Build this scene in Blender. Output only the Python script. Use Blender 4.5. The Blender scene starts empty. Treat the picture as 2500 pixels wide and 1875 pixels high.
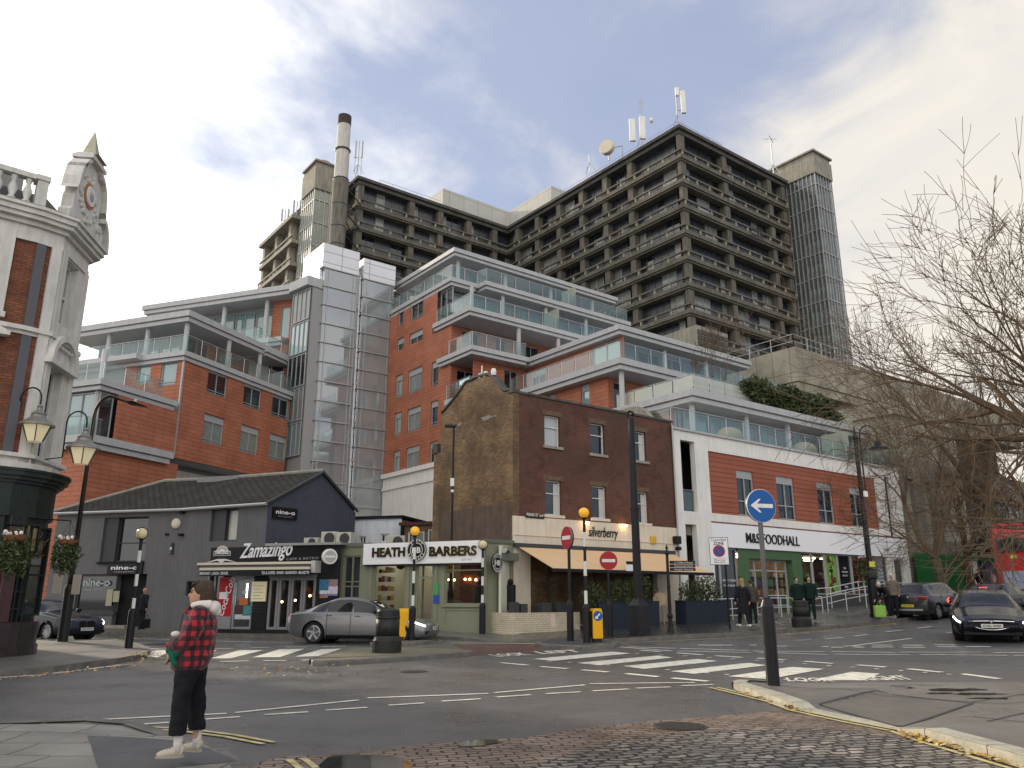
import bpy, bmesh, math, random
from mathutils import Vector, Matrix
rnd = random.Random(7)
R = math.radians
SC = bpy.context.scene
COL = SC.collection
# ------------------------------------------------------------------ camera
EYE = 1.55
PITCH = math.atan((1460-937.5)/1930.0)
cam = bpy.data.cameras.new('camera'); camo = bpy.data.objects.new('camera', cam); COL.objects.link(camo)
camo.location = (0, 0, EYE); camo.rotation_euler = (math.pi/2+PITCH, 0, 0)
cam.sensor_fit = 'HORIZONTAL'; cam.sensor_width = 36; cam.lens = 1930/2500*36
cam.clip_start = .1; cam.clip_end = 3000
SC.camera = camo
# ------------------------------------------------------------------ light
SUN = Vector((-.72, .66, .36)).normalized()
SUN_EL = math.asin(SUN.z); SUN_ROT = math.atan2(SUN.x, SUN.y)
sl = bpy.data.lights.new('sun', 'SUN'); sl.energy = 2.4; sl.angle = R(2.5); sl.color = (1, .86, .66)
so = bpy.data.objects.new('sun', sl); COL.objects.link(so); so.location = (-30, 10, 60)
so.rotation_euler = SUN.to_track_quat('Z', 'Y').to_euler()
SC.view_settings.view_transform = 'Standard'; SC.view_settings.look = 'None'
SC.view_settings.exposure = 0.85; SC.view_settings.gamma = 1
try: SC.view_settings.use_curve_mapping = False
except Exception: pass
W = bpy.data.worlds.new('World'); SC.world = W; W.use_nodes = True
def world():
    nt = W.node_tree; N = nt.nodes; L = nt.links; N.clear()
    out = N.new('ShaderNodeOutputWorld'); bg = N.new('ShaderNodeBackground'); L.new(bg.outputs[0], out.inputs[0])
    sky = N.new('ShaderNodeTexSky'); sky.sky_type = 'NISHITA'; sky.sun_disc = False
    sky.sun_elevation = SUN_EL; sky.sun_rotation = SUN_ROT
    sky.air_density = 1.2; sky.dust_density = .6; sky.ozone_density = 3
    bg.inputs[1].default_value = .1
    tc = N.new('ShaderNodeTexCoord')
    def M(op, a, b=None, c=None, cl=False):
        n = N.new('ShaderNodeMath'); n.operation = op; n.use_clamp = cl
        for i, x in enumerate((a, b, c)):
            if x is None: continue
            if isinstance(x, (int, float)): n.inputs[i].default_value = x
            else: L.new(x, n.inputs[i])
        return n.outputs[0]
    sep = N.new('ShaderNodeSeparateXYZ'); L.new(tc.outputs['Generated'], sep.inputs[0])
    zz = M('ADD', M('MAXIMUM', sep.outputs[2], 0.0), .42)
    cx = M('DIVIDE', sep.outputs[0], zz); cy = M('DIVIDE', sep.outputs[1], zz)
    cmb = N.new('ShaderNodeCombineXYZ'); L.new(cx, cmb.inputs[0]); L.new(cy, cmb.inputs[1])
    cmb.inputs[2].default_value = 3.1
    n1 = N.new('ShaderNodeTexNoise'); n1.inputs['Scale'].default_value = 1.9; n1.inputs['Detail'].default_value = 9
    n1.inputs['Roughness'].default_value = .56; n1.inputs['Distortion'].default_value = .35; L.new(cmb.outputs[0], n1.inputs['Vector'])
    n2 = N.new('ShaderNodeTexNoise'); n2.inputs['Scale'].default_value = 4.6; n2.inputs['Detail'].default_value = 8
    n2.inputs['Roughness'].default_value = .6; n2.inputs['Distortion'].default_value = .6; L.new(cmb.outputs[0], n2.inputs['Vector'])
    # angular closeness to the sun and to the bright western (left) cloud bank
    def dotv(v):
        d = N.new('ShaderNodeVectorMath'); d.operation = 'DOT_PRODUCT'; L.new(tc.outputs['Generated'], d.inputs[0]); d.inputs[1].default_value = v
        return d.outputs['Value']
    ds = dotv(tuple(Vector((-.80, .55, .20)).normalized()))
    near = M('POWER', M('MAXIMUM', ds, 0.0), 4.0)
    dr = M('MAXIMUM', dotv(tuple(Vector((.75, .68, .34)).normalized())), 0.0)
    right = M('POWER', dr, 9.0)
    back = M('MULTIPLY', M('MAXIMUM', M('MULTIPLY', sep.outputs[1], -1.0), 0.0), 1.0)  # extra bright cloud added behind the camera, out of view, to light the facades
    mr = N.new('ShaderNodeMapRange'); mr.clamp = True; mr.interpolation_type = 'SMOOTHSTEP'
    s = M('ADD', n1.outputs[0], M('MULTIPLY', M('SUBTRACT', n2.outputs[0], .5), .30))
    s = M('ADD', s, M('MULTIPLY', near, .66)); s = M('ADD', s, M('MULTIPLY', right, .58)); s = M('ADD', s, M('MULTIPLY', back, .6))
    L.new(s, mr.inputs['Value']); mr.inputs['From Min'].default_value = .53; mr.inputs['From Max'].default_value = .80
    cr = N.new('ShaderNodeValToRGB'); L.new(n2.outputs[0], cr.inputs[0])
    cr.color_ramp.elements[0].position = .33; cr.color_ramp.elements[0].color = (3.7, 3.85, 4.25, 1)
    cr.color_ramp.elements[1].position = .68; cr.color_ramp.elements[1].color = (5.7, 5.3, 4.6, 1)
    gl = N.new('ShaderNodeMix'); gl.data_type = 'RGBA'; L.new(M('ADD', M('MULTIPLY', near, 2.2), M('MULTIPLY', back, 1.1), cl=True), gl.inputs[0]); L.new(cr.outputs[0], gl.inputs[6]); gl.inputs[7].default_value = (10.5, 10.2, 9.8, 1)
    wm = N.new('ShaderNodeMix'); wm.data_type = 'RGBA'; L.new(M('MULTIPLY', right, .9, cl=True), wm.inputs[0]); L.new(gl.outputs[2], wm.inputs[6]); wm.inputs[7].default_value = (5.5, 5.1, 4.35, 1)
    sk = N.new('ShaderNodeMix'); sk.data_type = 'RGBA'; sk.inputs[0].default_value = .82; L.new(sky.outputs[0], sk.inputs[6]); sk.inputs[7].default_value = (2.15, 2.5, 3.6, 1)
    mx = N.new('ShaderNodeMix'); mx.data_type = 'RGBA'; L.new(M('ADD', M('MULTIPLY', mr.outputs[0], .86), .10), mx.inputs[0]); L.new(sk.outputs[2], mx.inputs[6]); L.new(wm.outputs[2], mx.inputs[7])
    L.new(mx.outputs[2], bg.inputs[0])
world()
# ------------------------------------------------------------------ geometry of the place
def ray(px, py):
    u = (px-1250)/1930.0; v = (937.5-py)/1930.0
    return Vector((u, math.cos(PITCH)-v*math.sin(PITCH), math.sin(PITCH)+v*math.cos(PITCH)))
def atZ(px, py, z):
    r = ray(px, py); return Vector((0, 0, EYE))+r*((z-EYE)/r.z)
def atY(px, py, y):
    r = ray(px, py); return Vector((0, 0, EYE))+r*(y/r.y)
def G(x, y):
    s = .82*x+.57*y
    return .028*max(min(s, 90)-12, 0)+.02*max(min(s, 90)-31, 0)
def gnd(px, py, o=0.0):
    z = 0
    for i in range(50):
        p = atZ(px, py, z+o); z = .5*z+.5*G(p.x, p.y)
    return p
class Frame:
    def __init__(s, o, d):
        s.o = Vector((o[0], o[1], 0)); d = Vector((d[0], d[1], 0)).normalized(); s.u = d; s.v = Vector((-d.y, d.x, 0))
    def p(s, u, v, z): return s.o+s.u*u+s.v*v+Vector((0, 0, z))
    def hit(s, px, py, v=0.0):
        o = s.o+s.v*v-Vector((0, 0, EYE)); r = ray(px, py); k = o.dot(s.v)/r.dot(s.v)
        q = Vector((0, 0, EYE))+r*k
        return ((q-s.o).dot(s.u), q.z)
    def rect(s, a, b, v=0.0):
        u0, z1 = s.hit(a[0], a[1], v); u1, z0 = s.hit(b[0], b[1], v); return [u0, u1, z0, z1]
    def at(s, u, v): return Frame(s.p(u, v, 0), s.u)
    def turn(s, u, v): # frame for the face to the left of the corner (u, v), reading left to right
        f = Frame(s.p(u, v, 0), (-s.v.x, -s.v.y)); return f
ID = Frame((0, 0), (1, 0))
SO = (.03, 32.0); SD = (.7953, .6062)
ST = Frame(SO, SD)            # the line of the Pond Street fronts
# ------------------------------------------------------------------ materials
MATS = {}
def mat(name, col, rough=.6, metal=0.0, spec=None, var=0.0, scale=3.0, bump=0.0, bscale=40.0, stain=0.0, emit=None, estr=0.0, coat=0.0, alpha=None):
    if name in MATS: return MATS[name]
    m = bpy.data.materials.new(name); m.use_nodes = True; nt = m.node_tree; N = nt.nodes; L = nt.links
    b = N['Principled BSDF']; c = (*col, 1)
    if spec is None: spec = .5 if (metal > 0 or rough < .3) else .2
    b.inputs['Base Color'].default_value = c; b.inputs['Roughness'].default_value = rough; b.inputs['Metallic'].default_value = metal
    b.inputs['Specular IOR Level'].default_value = spec; b.inputs['Coat Weight'].default_value = coat; b.inputs['Coat Roughness'].default_value = .04
    tc = N.new('ShaderNodeTexCoord'); src = None
    if var > 0:
        n = N.new('ShaderNodeTexNoise'); n.inputs['Scale'].default_value = scale; n.inputs['Detail'].default_value = 6; n.inputs['Roughness'].default_value = .65
        L.new(tc.outputs['UV'], n.inputs['Vector'])
        r = N.new('ShaderNodeMapRange'); r.inputs['From Min'].default_value = .3; r.inputs['From Max'].default_value = .7
        r.inputs['To Min'].default_value = 1-var; r.inputs['To Max'].default_value = 1+var; L.new(n.outputs[0], r.inputs['Value'])
        src = r.outputs[0]
    if stain > 0:
        mp = N.new('ShaderNodeMapping'); mp.inputs['Scale'].default_value = (2.2, .28, 1); L.new(tc.outputs['UV'], mp.inputs[0])
        n = N.new('ShaderNodeTexNoise'); n.inputs['Scale'].default_value = 1.6; n.inputs['Detail'].default_value = 7; n.inputs['Roughness'].default_value = .7; L.new(mp.outputs[0], n.inputs['Vector'])
        r = N.new('ShaderNodeMapRange'); r.inputs['From Min'].default_value = .35; r.inputs['From Max'].default_value = .65
        r.inputs['To Min'].default_value = 1-stain; r.inputs['To Max'].default_value = 1.05; L.new(n.outputs[0], r.inputs['Value'])
        if src is None: src = r.outputs[0]
        else:
            q = N.new('ShaderNodeMath'); q.operation = 'MULTIPLY'; L.new(src, q.inputs[0]); L.new(r.outputs[0], q.inputs[1]); src = q.outputs[0]
    if src is not None:
        mm = N.new('ShaderNodeVectorMath'); mm.operation = 'SCALE'; mm.inputs[0].default_value = col; L.new(src, mm.inputs['Scale']); L.new(mm.outputs[0], b.inputs['Base Color'])
    if bump > 0:
        n = N.new('ShaderNodeTexNoise'); n.inputs['Scale'].default_value = bscale; n.inputs['Detail'].default_value = 4; L.new(tc.outputs['UV'], n.inputs['Vector'])
        bp = N.new('ShaderNodeBump'); bp.inputs['Strength'].default_value = min(1, bump); bp.inputs['Distance'].default_value = .02; L.new(n.outputs[0], bp.inputs['Height']); L.new(bp.outputs[0], b.inputs['Normal'])
    if emit: b.inputs['Emission Color'].default_value = (*emit, 1); b.inputs['Emission Strength'].default_value = estr
    MATS[name] = m; return m
def brickmat(name, c1, c2, mortar, bw, rh, ms=.01, rough=.85, var=.35, vscale=.6, bump=.4, stain=None, off=.5, msm=.1, sq=1):
    m = bpy.data.materials.new(name); m.use_nodes = True; nt = m.node_tree; N = nt.nodes; L = nt.links; b = N['Principled BSDF']; b.inputs['Roughness'].default_value = rough; b.inputs['Specular IOR Level'].default_value = .18
    tc = N.new('ShaderNodeTexCoord'); k = N.new('ShaderNodeTexBrick'); L.new(tc.outputs['UV'], k.inputs['Vector'])
    k.offset = off; k.inputs['Scale'].default_value = 1; k.inputs['Brick Width'].default_value = bw; k.inputs['Row Height'].default_value = rh
    k.inputs['Mortar Size'].default_value = ms; k.inputs['Mortar Smooth'].default_value = msm; k.inputs['Bias'].default_value = 0
    k.inputs['Color1'].default_value = (*c1, 1); k.inputs['Color2'].default_value = (*c2, 1); k.inputs['Mortar'].default_value = (*mortar, 1)
    n = N.new('ShaderNodeTexNoise'); n.inputs['Scale'].default_value = vscale; n.inputs['Detail'].default_value = 8; n.inputs['Roughness'].default_value = .62; L.new(tc.outputs['UV'], n.inputs['Vector'])
    r = N.new('ShaderNodeMapRange'); r.inputs['From Min'].default_value = .3; r.inputs['From Max'].default_value = .7; r.inputs['To Min'].default_value = 1-var; r.inputs['To Max'].default_value = 1+var
    L.new(n.outputs[0], r.inputs['Value'])
    mm = N.new('ShaderNodeVectorMath'); mm.operation = 'SCALE'; L.new(k.outputs['Color'], mm.inputs[0]); L.new(r.outputs[0], mm.inputs['Scale'])
    last = mm.outputs[0]
    if stain:
        n2 = N.new('ShaderNodeTexNoise'); n2.inputs['Scale'].default_value = .45; n2.inputs['Detail'].default_value = 9; n2.inputs['Roughness'].default_value = .7; L.new(tc.outputs['UV'], n2.inputs['Vector'])
        cr = N.new('ShaderNodeMapRange'); cr.inputs['From Min'].default_value = .46; cr.inputs['From Max'].default_value = .66; cr.inputs['To Max'].default_value = stain[3]; L.new(n2.outputs[0], cr.inputs['Value'])
        mx = N.new('ShaderNodeMix'); mx.data_type = 'RGBA'; L.new(cr.outputs[0], mx.inputs[0]); L.new(last, mx.inputs[6]); mx.inputs[7].default_value = (*stain[:3], 1); last = mx.outputs[2]
    L.new(last, b.inputs['Base Color'])
    iv = N.new('ShaderNodeMath'); iv.operation = 'SUBTRACT'; iv.inputs[0].default_value = 1; L.new(k.outputs['Fac'], iv.inputs[1])
    bp = N.new('ShaderNodeBump'); bp.inputs['Strength'].default_value = bump; bp.inputs['Distance'].default_value = .015; L.new(iv.outputs[0], bp.inputs['Height']); L.new(bp.outputs[0], b.inputs['Normal'])
    MATS[name] = m; return m
def glassmat(name, tint, trans=.55, rough=.03, body=(.05, .06, .06), ior=1.5):
    m = bpy.data.materials.new(name); m.use_nodes = True; nt = m.node_tree; N = nt.nodes; L = nt.links; N.clear()
    out = N.new('ShaderNodeOutputMaterial'); t = N.new('ShaderNodeBsdfTransparent'); t.inputs[0].default_value = (*tint, 1)
    p = N.new('ShaderNodeBsdfPrincipled'); p.inputs['Base Color'].default_value = (*body, 1); p.inputs['Roughness'].default_value = rough
    mx = N.new('ShaderNodeMixShader'); mx.inputs[0].default_value = 1-trans; L.new(t.outputs[0], mx.inputs[1]); L.new(p.outputs[0], mx.inputs[2])
    g = N.new('ShaderNodeBsdfGlossy'); g.inputs['Roughness'].default_value = rough; g.inputs[0].default_value = (.9, .95, 1, 1)
    fr = N.new('ShaderNodeFresnel'); fr.inputs[0].default_value = ior
    m2 = N.new('ShaderNodeMixShader'); L.new(fr.outputs[0], m2.inputs[0]); L.new(mx.outputs[0], m2.inputs[1]); L.new(g.outputs[0], m2.inputs[2])
    L.new(m2.outputs[0], out.inputs[0]); MATS[name] = m; return m
orange = brickmat('terracotta_cladding', (.385, .145, .085), (.34, .125, .073), (.13, .047, .03), 1.35, .27, .012, rough=.55, var=.2, bump=.3, off=.5)
orange2 = brickmat('terracotta_cladding_street', (.33, .11, .065), (.28, .09, .055), (.09, .035, .03), 60, .25, .014, rough=.55, var=.12, bump=.4)
redbrick = brickmat('red_brown_brick', (.155, .062, .043), (.105, .05, .038), (.085, .06, .05), .225, .075, .010, var=.38, vscale=.9, stain=(.055, .042, .034, .75))
stockbrick = brickmat('yellow_stock_brick', (.26, .165, .08), (.15, .095, .055), (.12, .095, .07), .225, .075, .010, var=.42, vscale=.7, stain=(.075, .052, .035, .8))
pubbrick = brickmat('pub_red_brick', (.25, .085, .045), (.15, .055, .035), (.09, .055, .04), .225, .075, .012, var=.25, vscale=2)
creambrick = brickmat('cream_painted_brick', (.62, .55, .42), (.56, .49, .37), (.33, .28, .2), .225, .075, .008, var=.15, vscale=2, bump=.6)
concrete = mat('weathered_concrete', (.155, .143, .118), .85, var=.22, scale=.5, stain=.45, bump=.3, bscale=8)
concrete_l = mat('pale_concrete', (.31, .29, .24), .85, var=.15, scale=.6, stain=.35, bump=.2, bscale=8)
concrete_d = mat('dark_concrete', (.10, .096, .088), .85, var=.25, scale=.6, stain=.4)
band = mat('grey_metal_band', (.42, .425, .43), .5, var=.06, scale=1.2, stain=.1)
bandd = mat('grey_soffit', (.30, .30, .30), .6)
clad = brickmat('silver_cladding_panels', (.60, .60, .62), (.56, .565, .585), (.10, .10, .11), 2.6, .95, .02, rough=.34, var=.05, bump=.15, off=0)
MATS['silver_cladding_panels'].node_tree.nodes['Principled BSDF'].inputs['Metallic'].default_value = .45
white = mat('white_render', (.74, .72, .68), .7, var=.05, scale=.8, stain=.12)
whitesign = mat('white_sign', (.80, .80, .82), .4)
stucco = mat('white_stucco', (.64, .62, .58), .65, var=.1, scale=1.5, stain=.22, bump=.2, bscale=15)
cream = mat('cream_paint', (.66, .58, .47), .6, var=.05, scale=1, stain=.12)
greywall = mat('grey_painted_render', (.125, .127, .132), .7, var=.08, scale=1.2, bump=.3, bscale=25, stain=.1)
greybrick = brickmat('dark_blue_grey_brick', (.08, .088, .115), (.07, .076, .10), (.04, .044, .06), .225, .075, .008, var=.12, bump=.4)
sage = mat('sage_green_paint', (.215, .225, .16), .5, var=.07, scale=1.5)
black = mat('black_paint', (.010, .010, .012), .4, spec=.25, var=.2, scale=5)
blackm = mat('black_matt', (.012, .012, .014), .8)
dgreen = mat('dark_green_gloss', (.010, .017, .015), .38, spec=.3, var=.4, scale=4)
dred = mat('polished_red_granite', (.06, .022, .020), .25, var=.3, scale=12)
wframe = mat('white_frame', (.62, .62, .60), .5)
gframe = mat('grey_frame', (.34, .35, .36), .45)
dframe = mat('dark_frame', (.05, .052, .055), .45)
dglass = mat('dark_window_glass', (.012, .015, .018), .04, spec=.9)
dglass2 = mat('dark_window_panel', (.030, .035, .042), .25, spec=.6, var=.3, scale=1.2)
tglass = mat('teal_window_glass', (.16, .26, .26), .03, spec=1.0, coat=1)
cglass = mat('curtained_window_glass', (.19, .21, .19), .1, spec=.6, var=.15, scale=2)
lglass = mat('blind_window_glass', (.42, .42, .38), .12, spec=.6, var=.1, scale=3)
bal = glassmat('balustrade_glass', (.76, .90, .87), .78, .03, (.20, .30, .28), 1.7)
balf = glassmat('frosted_glass', (.72, .76, .68), .25, .25, (.46, .48, .40))
curt = glassmat('curtain_wall_glass', (.66, .72, .73), .40, .02, (.34, .37, .385), 2.3)
steel = mat('steel', (.45, .45, .45), .3, metal=.8)
galv = mat('galvanised_metal', (.38, .38, .37), .45, metal=.5, var=.1, scale=6)
lead = mat('lead_sheet', (.20, .20, .20), .5)
def tilemat():
    m = brickmat('roof_tiles', (.050, .045, .038), (.036, .032, .028), (.008, .008, .007), .30, .27, .028, var=.3, vscale=1.4, bump=1.0, off=0.5)
    return m
tiles = tilemat()
# ------------------------------------------------------------------ mesh builder
def root_loc(p):
    v = Vector((0, 0, 0))
    while p is not None: v = v+p.location; p = p.parent
    return v
class MB:
    def __init__(s): s.v = []; s.f = []; s.m = []; s.cur = 0
    def add(s, vs, fs):
        n = len(s.v); s.v += [tuple(v) for v in vs]
        for f in fs: s.f.append([i+n for i in f]); s.m.append(s.cur)
        return s
    def box(s, a, b, fr=ID):
        (u0, v0, z0), (u1, v1, z1) = a, b
        P = [fr.p(u, v, z) for z in (z0, z1) for v in (v0, v1) for u in (u0, u1)]
        return s.add(P, [(0, 2, 3, 1), (4, 5, 7, 6), (0, 1, 5, 4), (2, 6, 7, 3), (0, 4, 6, 2), (1, 3, 7, 5)])
    def poly(s, pts): return s.add(pts, [tuple(range(len(pts)))])
    def extr(s, pts, d):
        pts = [Vector(p) for p in pts]; n = len(pts); d = Vector(d)
        return s.add(pts+[p+d for p in pts], [tuple(range(n))[::-1], tuple(range(n, 2*n))]+[(i, (i+1) % n, n+(i+1) % n, n+i) for i in range(n)])
    def prism(s, pts, z0, z1): return s.extr([(p[0], p[1], z0) for p in pts], (0, 0, z1-z0))
    def tube(s, path, r, n=8, cap=True):
        path = [Vector(p) for p in path]; k = len(path); rs = r if isinstance(r, (list, tuple)) else [r]*k
        t0 = (path[1]-path[0]).normalized(); a = t0.orthogonal().normalized(); vs = []
        for i in range(k):
            t = (path[min(i+1, k-1)]-path[max(i-1, 0)])
            t = t.normalized() if t.length > 1e-9 else t0
            a = (a-t*a.dot(t)); a = a.normalized() if a.length > 1e-6 else t.orthogonal().normalized(); b = t.cross(a)
            for j in range(n):
                q = 2*math.pi*j/n; vs.append(path[i]+(a*math.cos(q)+b*math.sin(q))*rs[i])
        fs = [(i*n+j, i*n+(j+1) % n, (i+1)*n+(j+1) % n, (i+1)*n+j) for i in range(k-1) for j in range(n)]
        if cap: fs += [tuple(range(n))[::-1], tuple(range((k-1)*n, k*n))]
        return s.add(vs, fs)
    def lathe(s, c, prof, n=20, ax=None, ref=None):
        c = Vector(c); ax = Vector(ax).normalized() if ax else Vector((0, 0, 1)); a = Vector(ref) if ref else (Vector((1, 0, 0)) if abs(ax.z) > .9 else ax.orthogonal())
        a = (a-ax*a.dot(ax)).normalized(); b = ax.cross(a); vs = []
        for r, h in prof:
            for j in range(n):
                q = 2*math.pi*j/n; vs.append(c+ax*h+(a*math.cos(q)+b*math.sin(q))*max(r, 1e-4))
        k = len(prof)
        fs = [(i*n+j, i*n+(j+1) % n, (i+1)*n+(j+1) % n, (i+1)*n+j) for i in range(k-1) for j in range(n)]+[tuple(range(n))[::-1], tuple(range((k-1)*n, k*n))]
        return s.add(vs, fs)
    def ball(s, c, r, n=16, m=10):
        r = (r, r, r) if isinstance(r, (int, float)) else r; c = Vector(c); vs = []
        for i in range(m+1):
            q = math.pi*i/m
            for j in range(n):
                p = 2*math.pi*j/n; vs.append(c+Vector((r[0]*max(math.sin(q), 1e-3)*math.cos(p), r[1]*max(math.sin(q), 1e-3)*math.sin(p), r[2]*math.cos(q))))
        return s.add(vs, [(i*n+j, (i+1)*n+j, (i+1)*n+(j+1) % n, i*n+(j+1) % n) for i in range(m) for j in range(n)])
    def wall(s, fr, u0, u1, z0, z1, ops=(), depth=.18, v=0.0):
        """a wall sheet with real openings (u0,u1,z0,z1) and reveals going in"""
        ops = [o for o in ops if o[1] > o[0] and o[3] > o[2]]
        us = sorted(set([u0, u1]+[min(max(x, u0), u1) for o in ops for x in o[:2]])); zs = sorted(set([z0, z1]+[min(max(x, z0), z1) for o in ops for x in o[2:4]]))
        for i in range(len(us)-1):
            for j in range(len(zs)-1):
                cu = (us[i]+us[i+1])/2; cz = (zs[j]+zs[j+1])/2
                if us[i+1]-us[i] < 1e-5 or zs[j+1]-zs[j] < 1e-5: continue
                if any(o[0] < cu < o[1] and o[2] < cz < o[3] for o in ops): continue
                s.poly([fr.p(us[i], v, zs[j]), fr.p(us[i+1], v, zs[j]), fr.p(us[i+1], v, zs[j+1]), fr.p(us[i], v, zs[j+1])])
        for a, b, c, d in [o[:4] for o in ops]:
            for (p, q) in (((a, c), (b, c)), ((b, c), (b, d)), ((b, d), (a, d)), ((a, d), (a, c))):
                s.poly([fr.p(p[0], v, p[1]), fr.p(p[0], v+depth, p[1]), fr.p(q[0], v+depth, q[1]), fr.p(q[0], v, q[1])])
        return s
    def build(s, name, mats, parent=None, smooth=False, norm=True, bevel=0):
        me = bpy.data.meshes.new(name); off = root_loc(parent) if parent is not None else Vector((0, 0, 0))
        me.from_pydata([tuple(Vector(v)-off) for v in s.v], [], s.f)
        if not isinstance(mats, (list, tuple)): mats = [mats]
        for m in mats: me.materials.append(m)
        for p, i in zip(me.polygons, s.m): p.material_index = min(i, len(mats)-1); p.use_smooth = smooth
        if norm or bevel:
            bm = bmesh.new(); bm.from_mesh(me)
            if smooth or bevel: bmesh.ops.remove_doubles(bm, verts=bm.verts, dist=1e-4)
            bmesh.ops.recalc_face_normals(bm, faces=bm.faces); bm.to_mesh(me); bm.free()
        uvl = me.uv_layers.new(name='UVMap')
        for p in me.polygons:
            n = p.normal
            if abs(n.z) > .75: t = None
            else:
                t = Vector((-n.y, n.x, 0)).normalized(); w = n.cross(t) if abs(n.z) > .12 else Vector((0, 0, 1))
            for li in p.loop_indices:
                co = me.vertices[me.loops[li].vertex_index].co+off
                uvl.data[li].uv = (co.x, co.y) if t is None else (co.dot(t), co.dot(w))
        o = bpy.data.objects.new(name, me); COL.objects.link(o)
        if parent is not None: o.parent = parent
        if bevel:
            b = o.modifiers.new('bevel', 'BEVEL'); b.width = bevel; b.segments = 2; b.limit_method = 'ANGLE'
        return o
def tag(o, label=None, cat=None, group=None, kind=None):
    if label: o['label'] = label
    if cat: o['category'] = cat
    if group: o['group'] = group
    if kind: o['kind'] = kind
    return o
def thing(name, label, cat, loc=(0, 0, 0), group=None):
    o = bpy.data.objects.new(name, None); COL.objects.link(o); o.location = loc; o.empty_display_size = .3
    return tag(o, label, cat, group)
def copy_tree(o, parent=None):
    c = o.copy(); COL.objects.link(c); c.parent = parent
    for ch in list(o.children): copy_tree(ch, c)
    return c
def text_mesh(name, body, size, fr, u, z, v, m, parent, depth=.02, bold=0.0, shear=0.0, wide=1.0, fit=None, ang=0.0, spacing=1.0, mid=False):
    """lettering as a mesh standing on a facade plane (u = left edge, z = baseline)"""
    cu = bpy.data.curves.new(name, 'FONT'); cu.body = body; cu.size = 1; cu.extrude = 0; cu.offset = bold; cu.shear = shear; cu.space_character = spacing; cu.resolution_u = 3
    o = bpy.data.objects.new(name, cu); COL.objects.link(o); dg = bpy.context.evaluated_depsgraph_get(); dg.update()
    me0 = bpy.data.meshes.new_from_object(o.evaluated_get(dg)); bpy.data.objects.remove(o); bpy.data.curves.remove(cu)
    xs = [w.co.x for w in me0.vertices]; ys = [w.co.y for w in me0.vertices]
    if not xs: return None
    x0, x1, y0, y1 = min(xs), max(xs), min(ys), max(ys)
    sx = sy = size
    if fit: sx = fit/(x1-x0)
    mb = MB(); ca, sa = math.cos(ang), math.sin(ang)
    xo = (x0+x1)/2 if mid else x0
    for dv in (0,):
        P = []
        for w in me0.vertices:
            a = (w.co.x-xo)*sx; b = w.co.y*sy; P.append(fr.p(u+a*ca-b*sa, v-depth, z+a*sa+b*ca))
        mb.add(P, [tuple(p.vertices) for p in me0.polygons])
        if depth > .004:
            ed = {}
            for p in me0.polygons:
                vv = list(p.vertices)
                for i in range(len(vv)):
                    e = (vv[i], vv[(i+1) % len(vv)]); k = tuple(sorted(e)); ed[k] = ed.get(k, 0)+1
            Q = [fr.p(u+(w.co.x-xo)*sx*ca-w.co.y*sy*sa, v, z+(w.co.x-xo)*sx*sa+w.co.y*sy*ca) for w in me0.vertices]; n = len(P)
            mb.add(P+Q, [(a, b, b+n, a+n) for (a, b), c in ed.items() if c == 1])
    bpy.data.meshes.remove(me0)
    return mb.build(name, m, parent, norm=False)
def window(fr, r, parent, v=.14, glass=None, frame=None, fw=.06, mull=1, trans=(), panel=0, rail=False, sill=None, name='window', fd=.05):
    """pane + frame; r = u0,u1,z0,z1; mull = number of lights, trans = transom heights as fractions"""
    u0, u1, z0, z1 = r; glass = glass or dglass; frame = frame or gframe
    g = MB(); g.poly([fr.p(u0, v+.02, z0), fr.p(u1, v+.02, z0), fr.p(u1, v+.02, z1), fr.p(u0, v+.02, z1)])
    w = g.build(name, glass, parent, norm=False)
    f = MB(); f.box((u0, v-fd, z0), (u0+fw, v+.01, z1), fr).box((u1-fw, v-fd, z0), (u1, v+.01, z1), fr).box((u0+fw, v-fd, z0), (u1-fw, v+.01, z0+fw), fr).box((u0+fw, v-fd, z1-fw-panel), (u1-fw, v+.01, z1), fr)
    for i in range(1, mull):
        c = u0+(u1-u0)*i/mull; f.box((c-fw/2, v-fd+.003, z0+fw), (c+fw/2, v+.008, z1-fw-panel), fr)
    for t in trans:
        c = z0+(z1-z0)*t; f.box((u0+fw, v-fd+.006, c-fw*.4), (u1-fw, v+.006, c+fw*.4), fr)
    if rail:
        for t in (.04, .12): f.box((u0+.03, v-.12, z0+(z1-z0)*t), (u1-.03, v-.08, z0+(z1-z0)*t+.035), fr)
    f.build('frame', frame, w)
    if sill: MB().box((u0-.06, v-.3, z0-.09), (u1+.06, v-.02, z0-.003), fr).build('sill', sill, w)
    return w
def fixrect(r):
    return [min(r[0], r[1]), max(r[0], r[1]), min(r[2], r[3]), max(r[2], r[3])]
def balustrade(fr, pts, z, h, parent, glass=None, gap=1.4, m=None, v=0.0):
    """glass balustrade along a polyline given in (u, v) of a frame"""
    glass = glass or bal; m = m or steel
    g = MB(); rl = MB()
    for (a, b) in zip(pts[:-1], pts[1:]):
        L = math.hypot(b[0]-a[0], b[1]-a[1]); n = max(1, round(L/gap)); P = fr.p(a[0], a[1], 0); Q = fr.p(b[0], b[1], 0)
        for i in range(n):
            p = P.lerp(Q, (i+.03)/n); q = P.lerp(Q, (i+.97)/n)
            g.poly([p+Vector((0, 0, z+.05)), q+Vector((0, 0, z+.05)), q+Vector((0, 0, z+h-.06)), p+Vector((0, 0, z+h-.06))])
            rl.tube([p+Vector((0, 0, z)), p+Vector((0, 0, z+h))], .018, 5)
        rl.tube([P+Vector((0, 0, z+h)), Q+Vector((0, 0, z+h))], .028, 6)
    o = g.build('balustrade', glass, parent, norm=False); rl.build('handrail', m, o); return o
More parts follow.
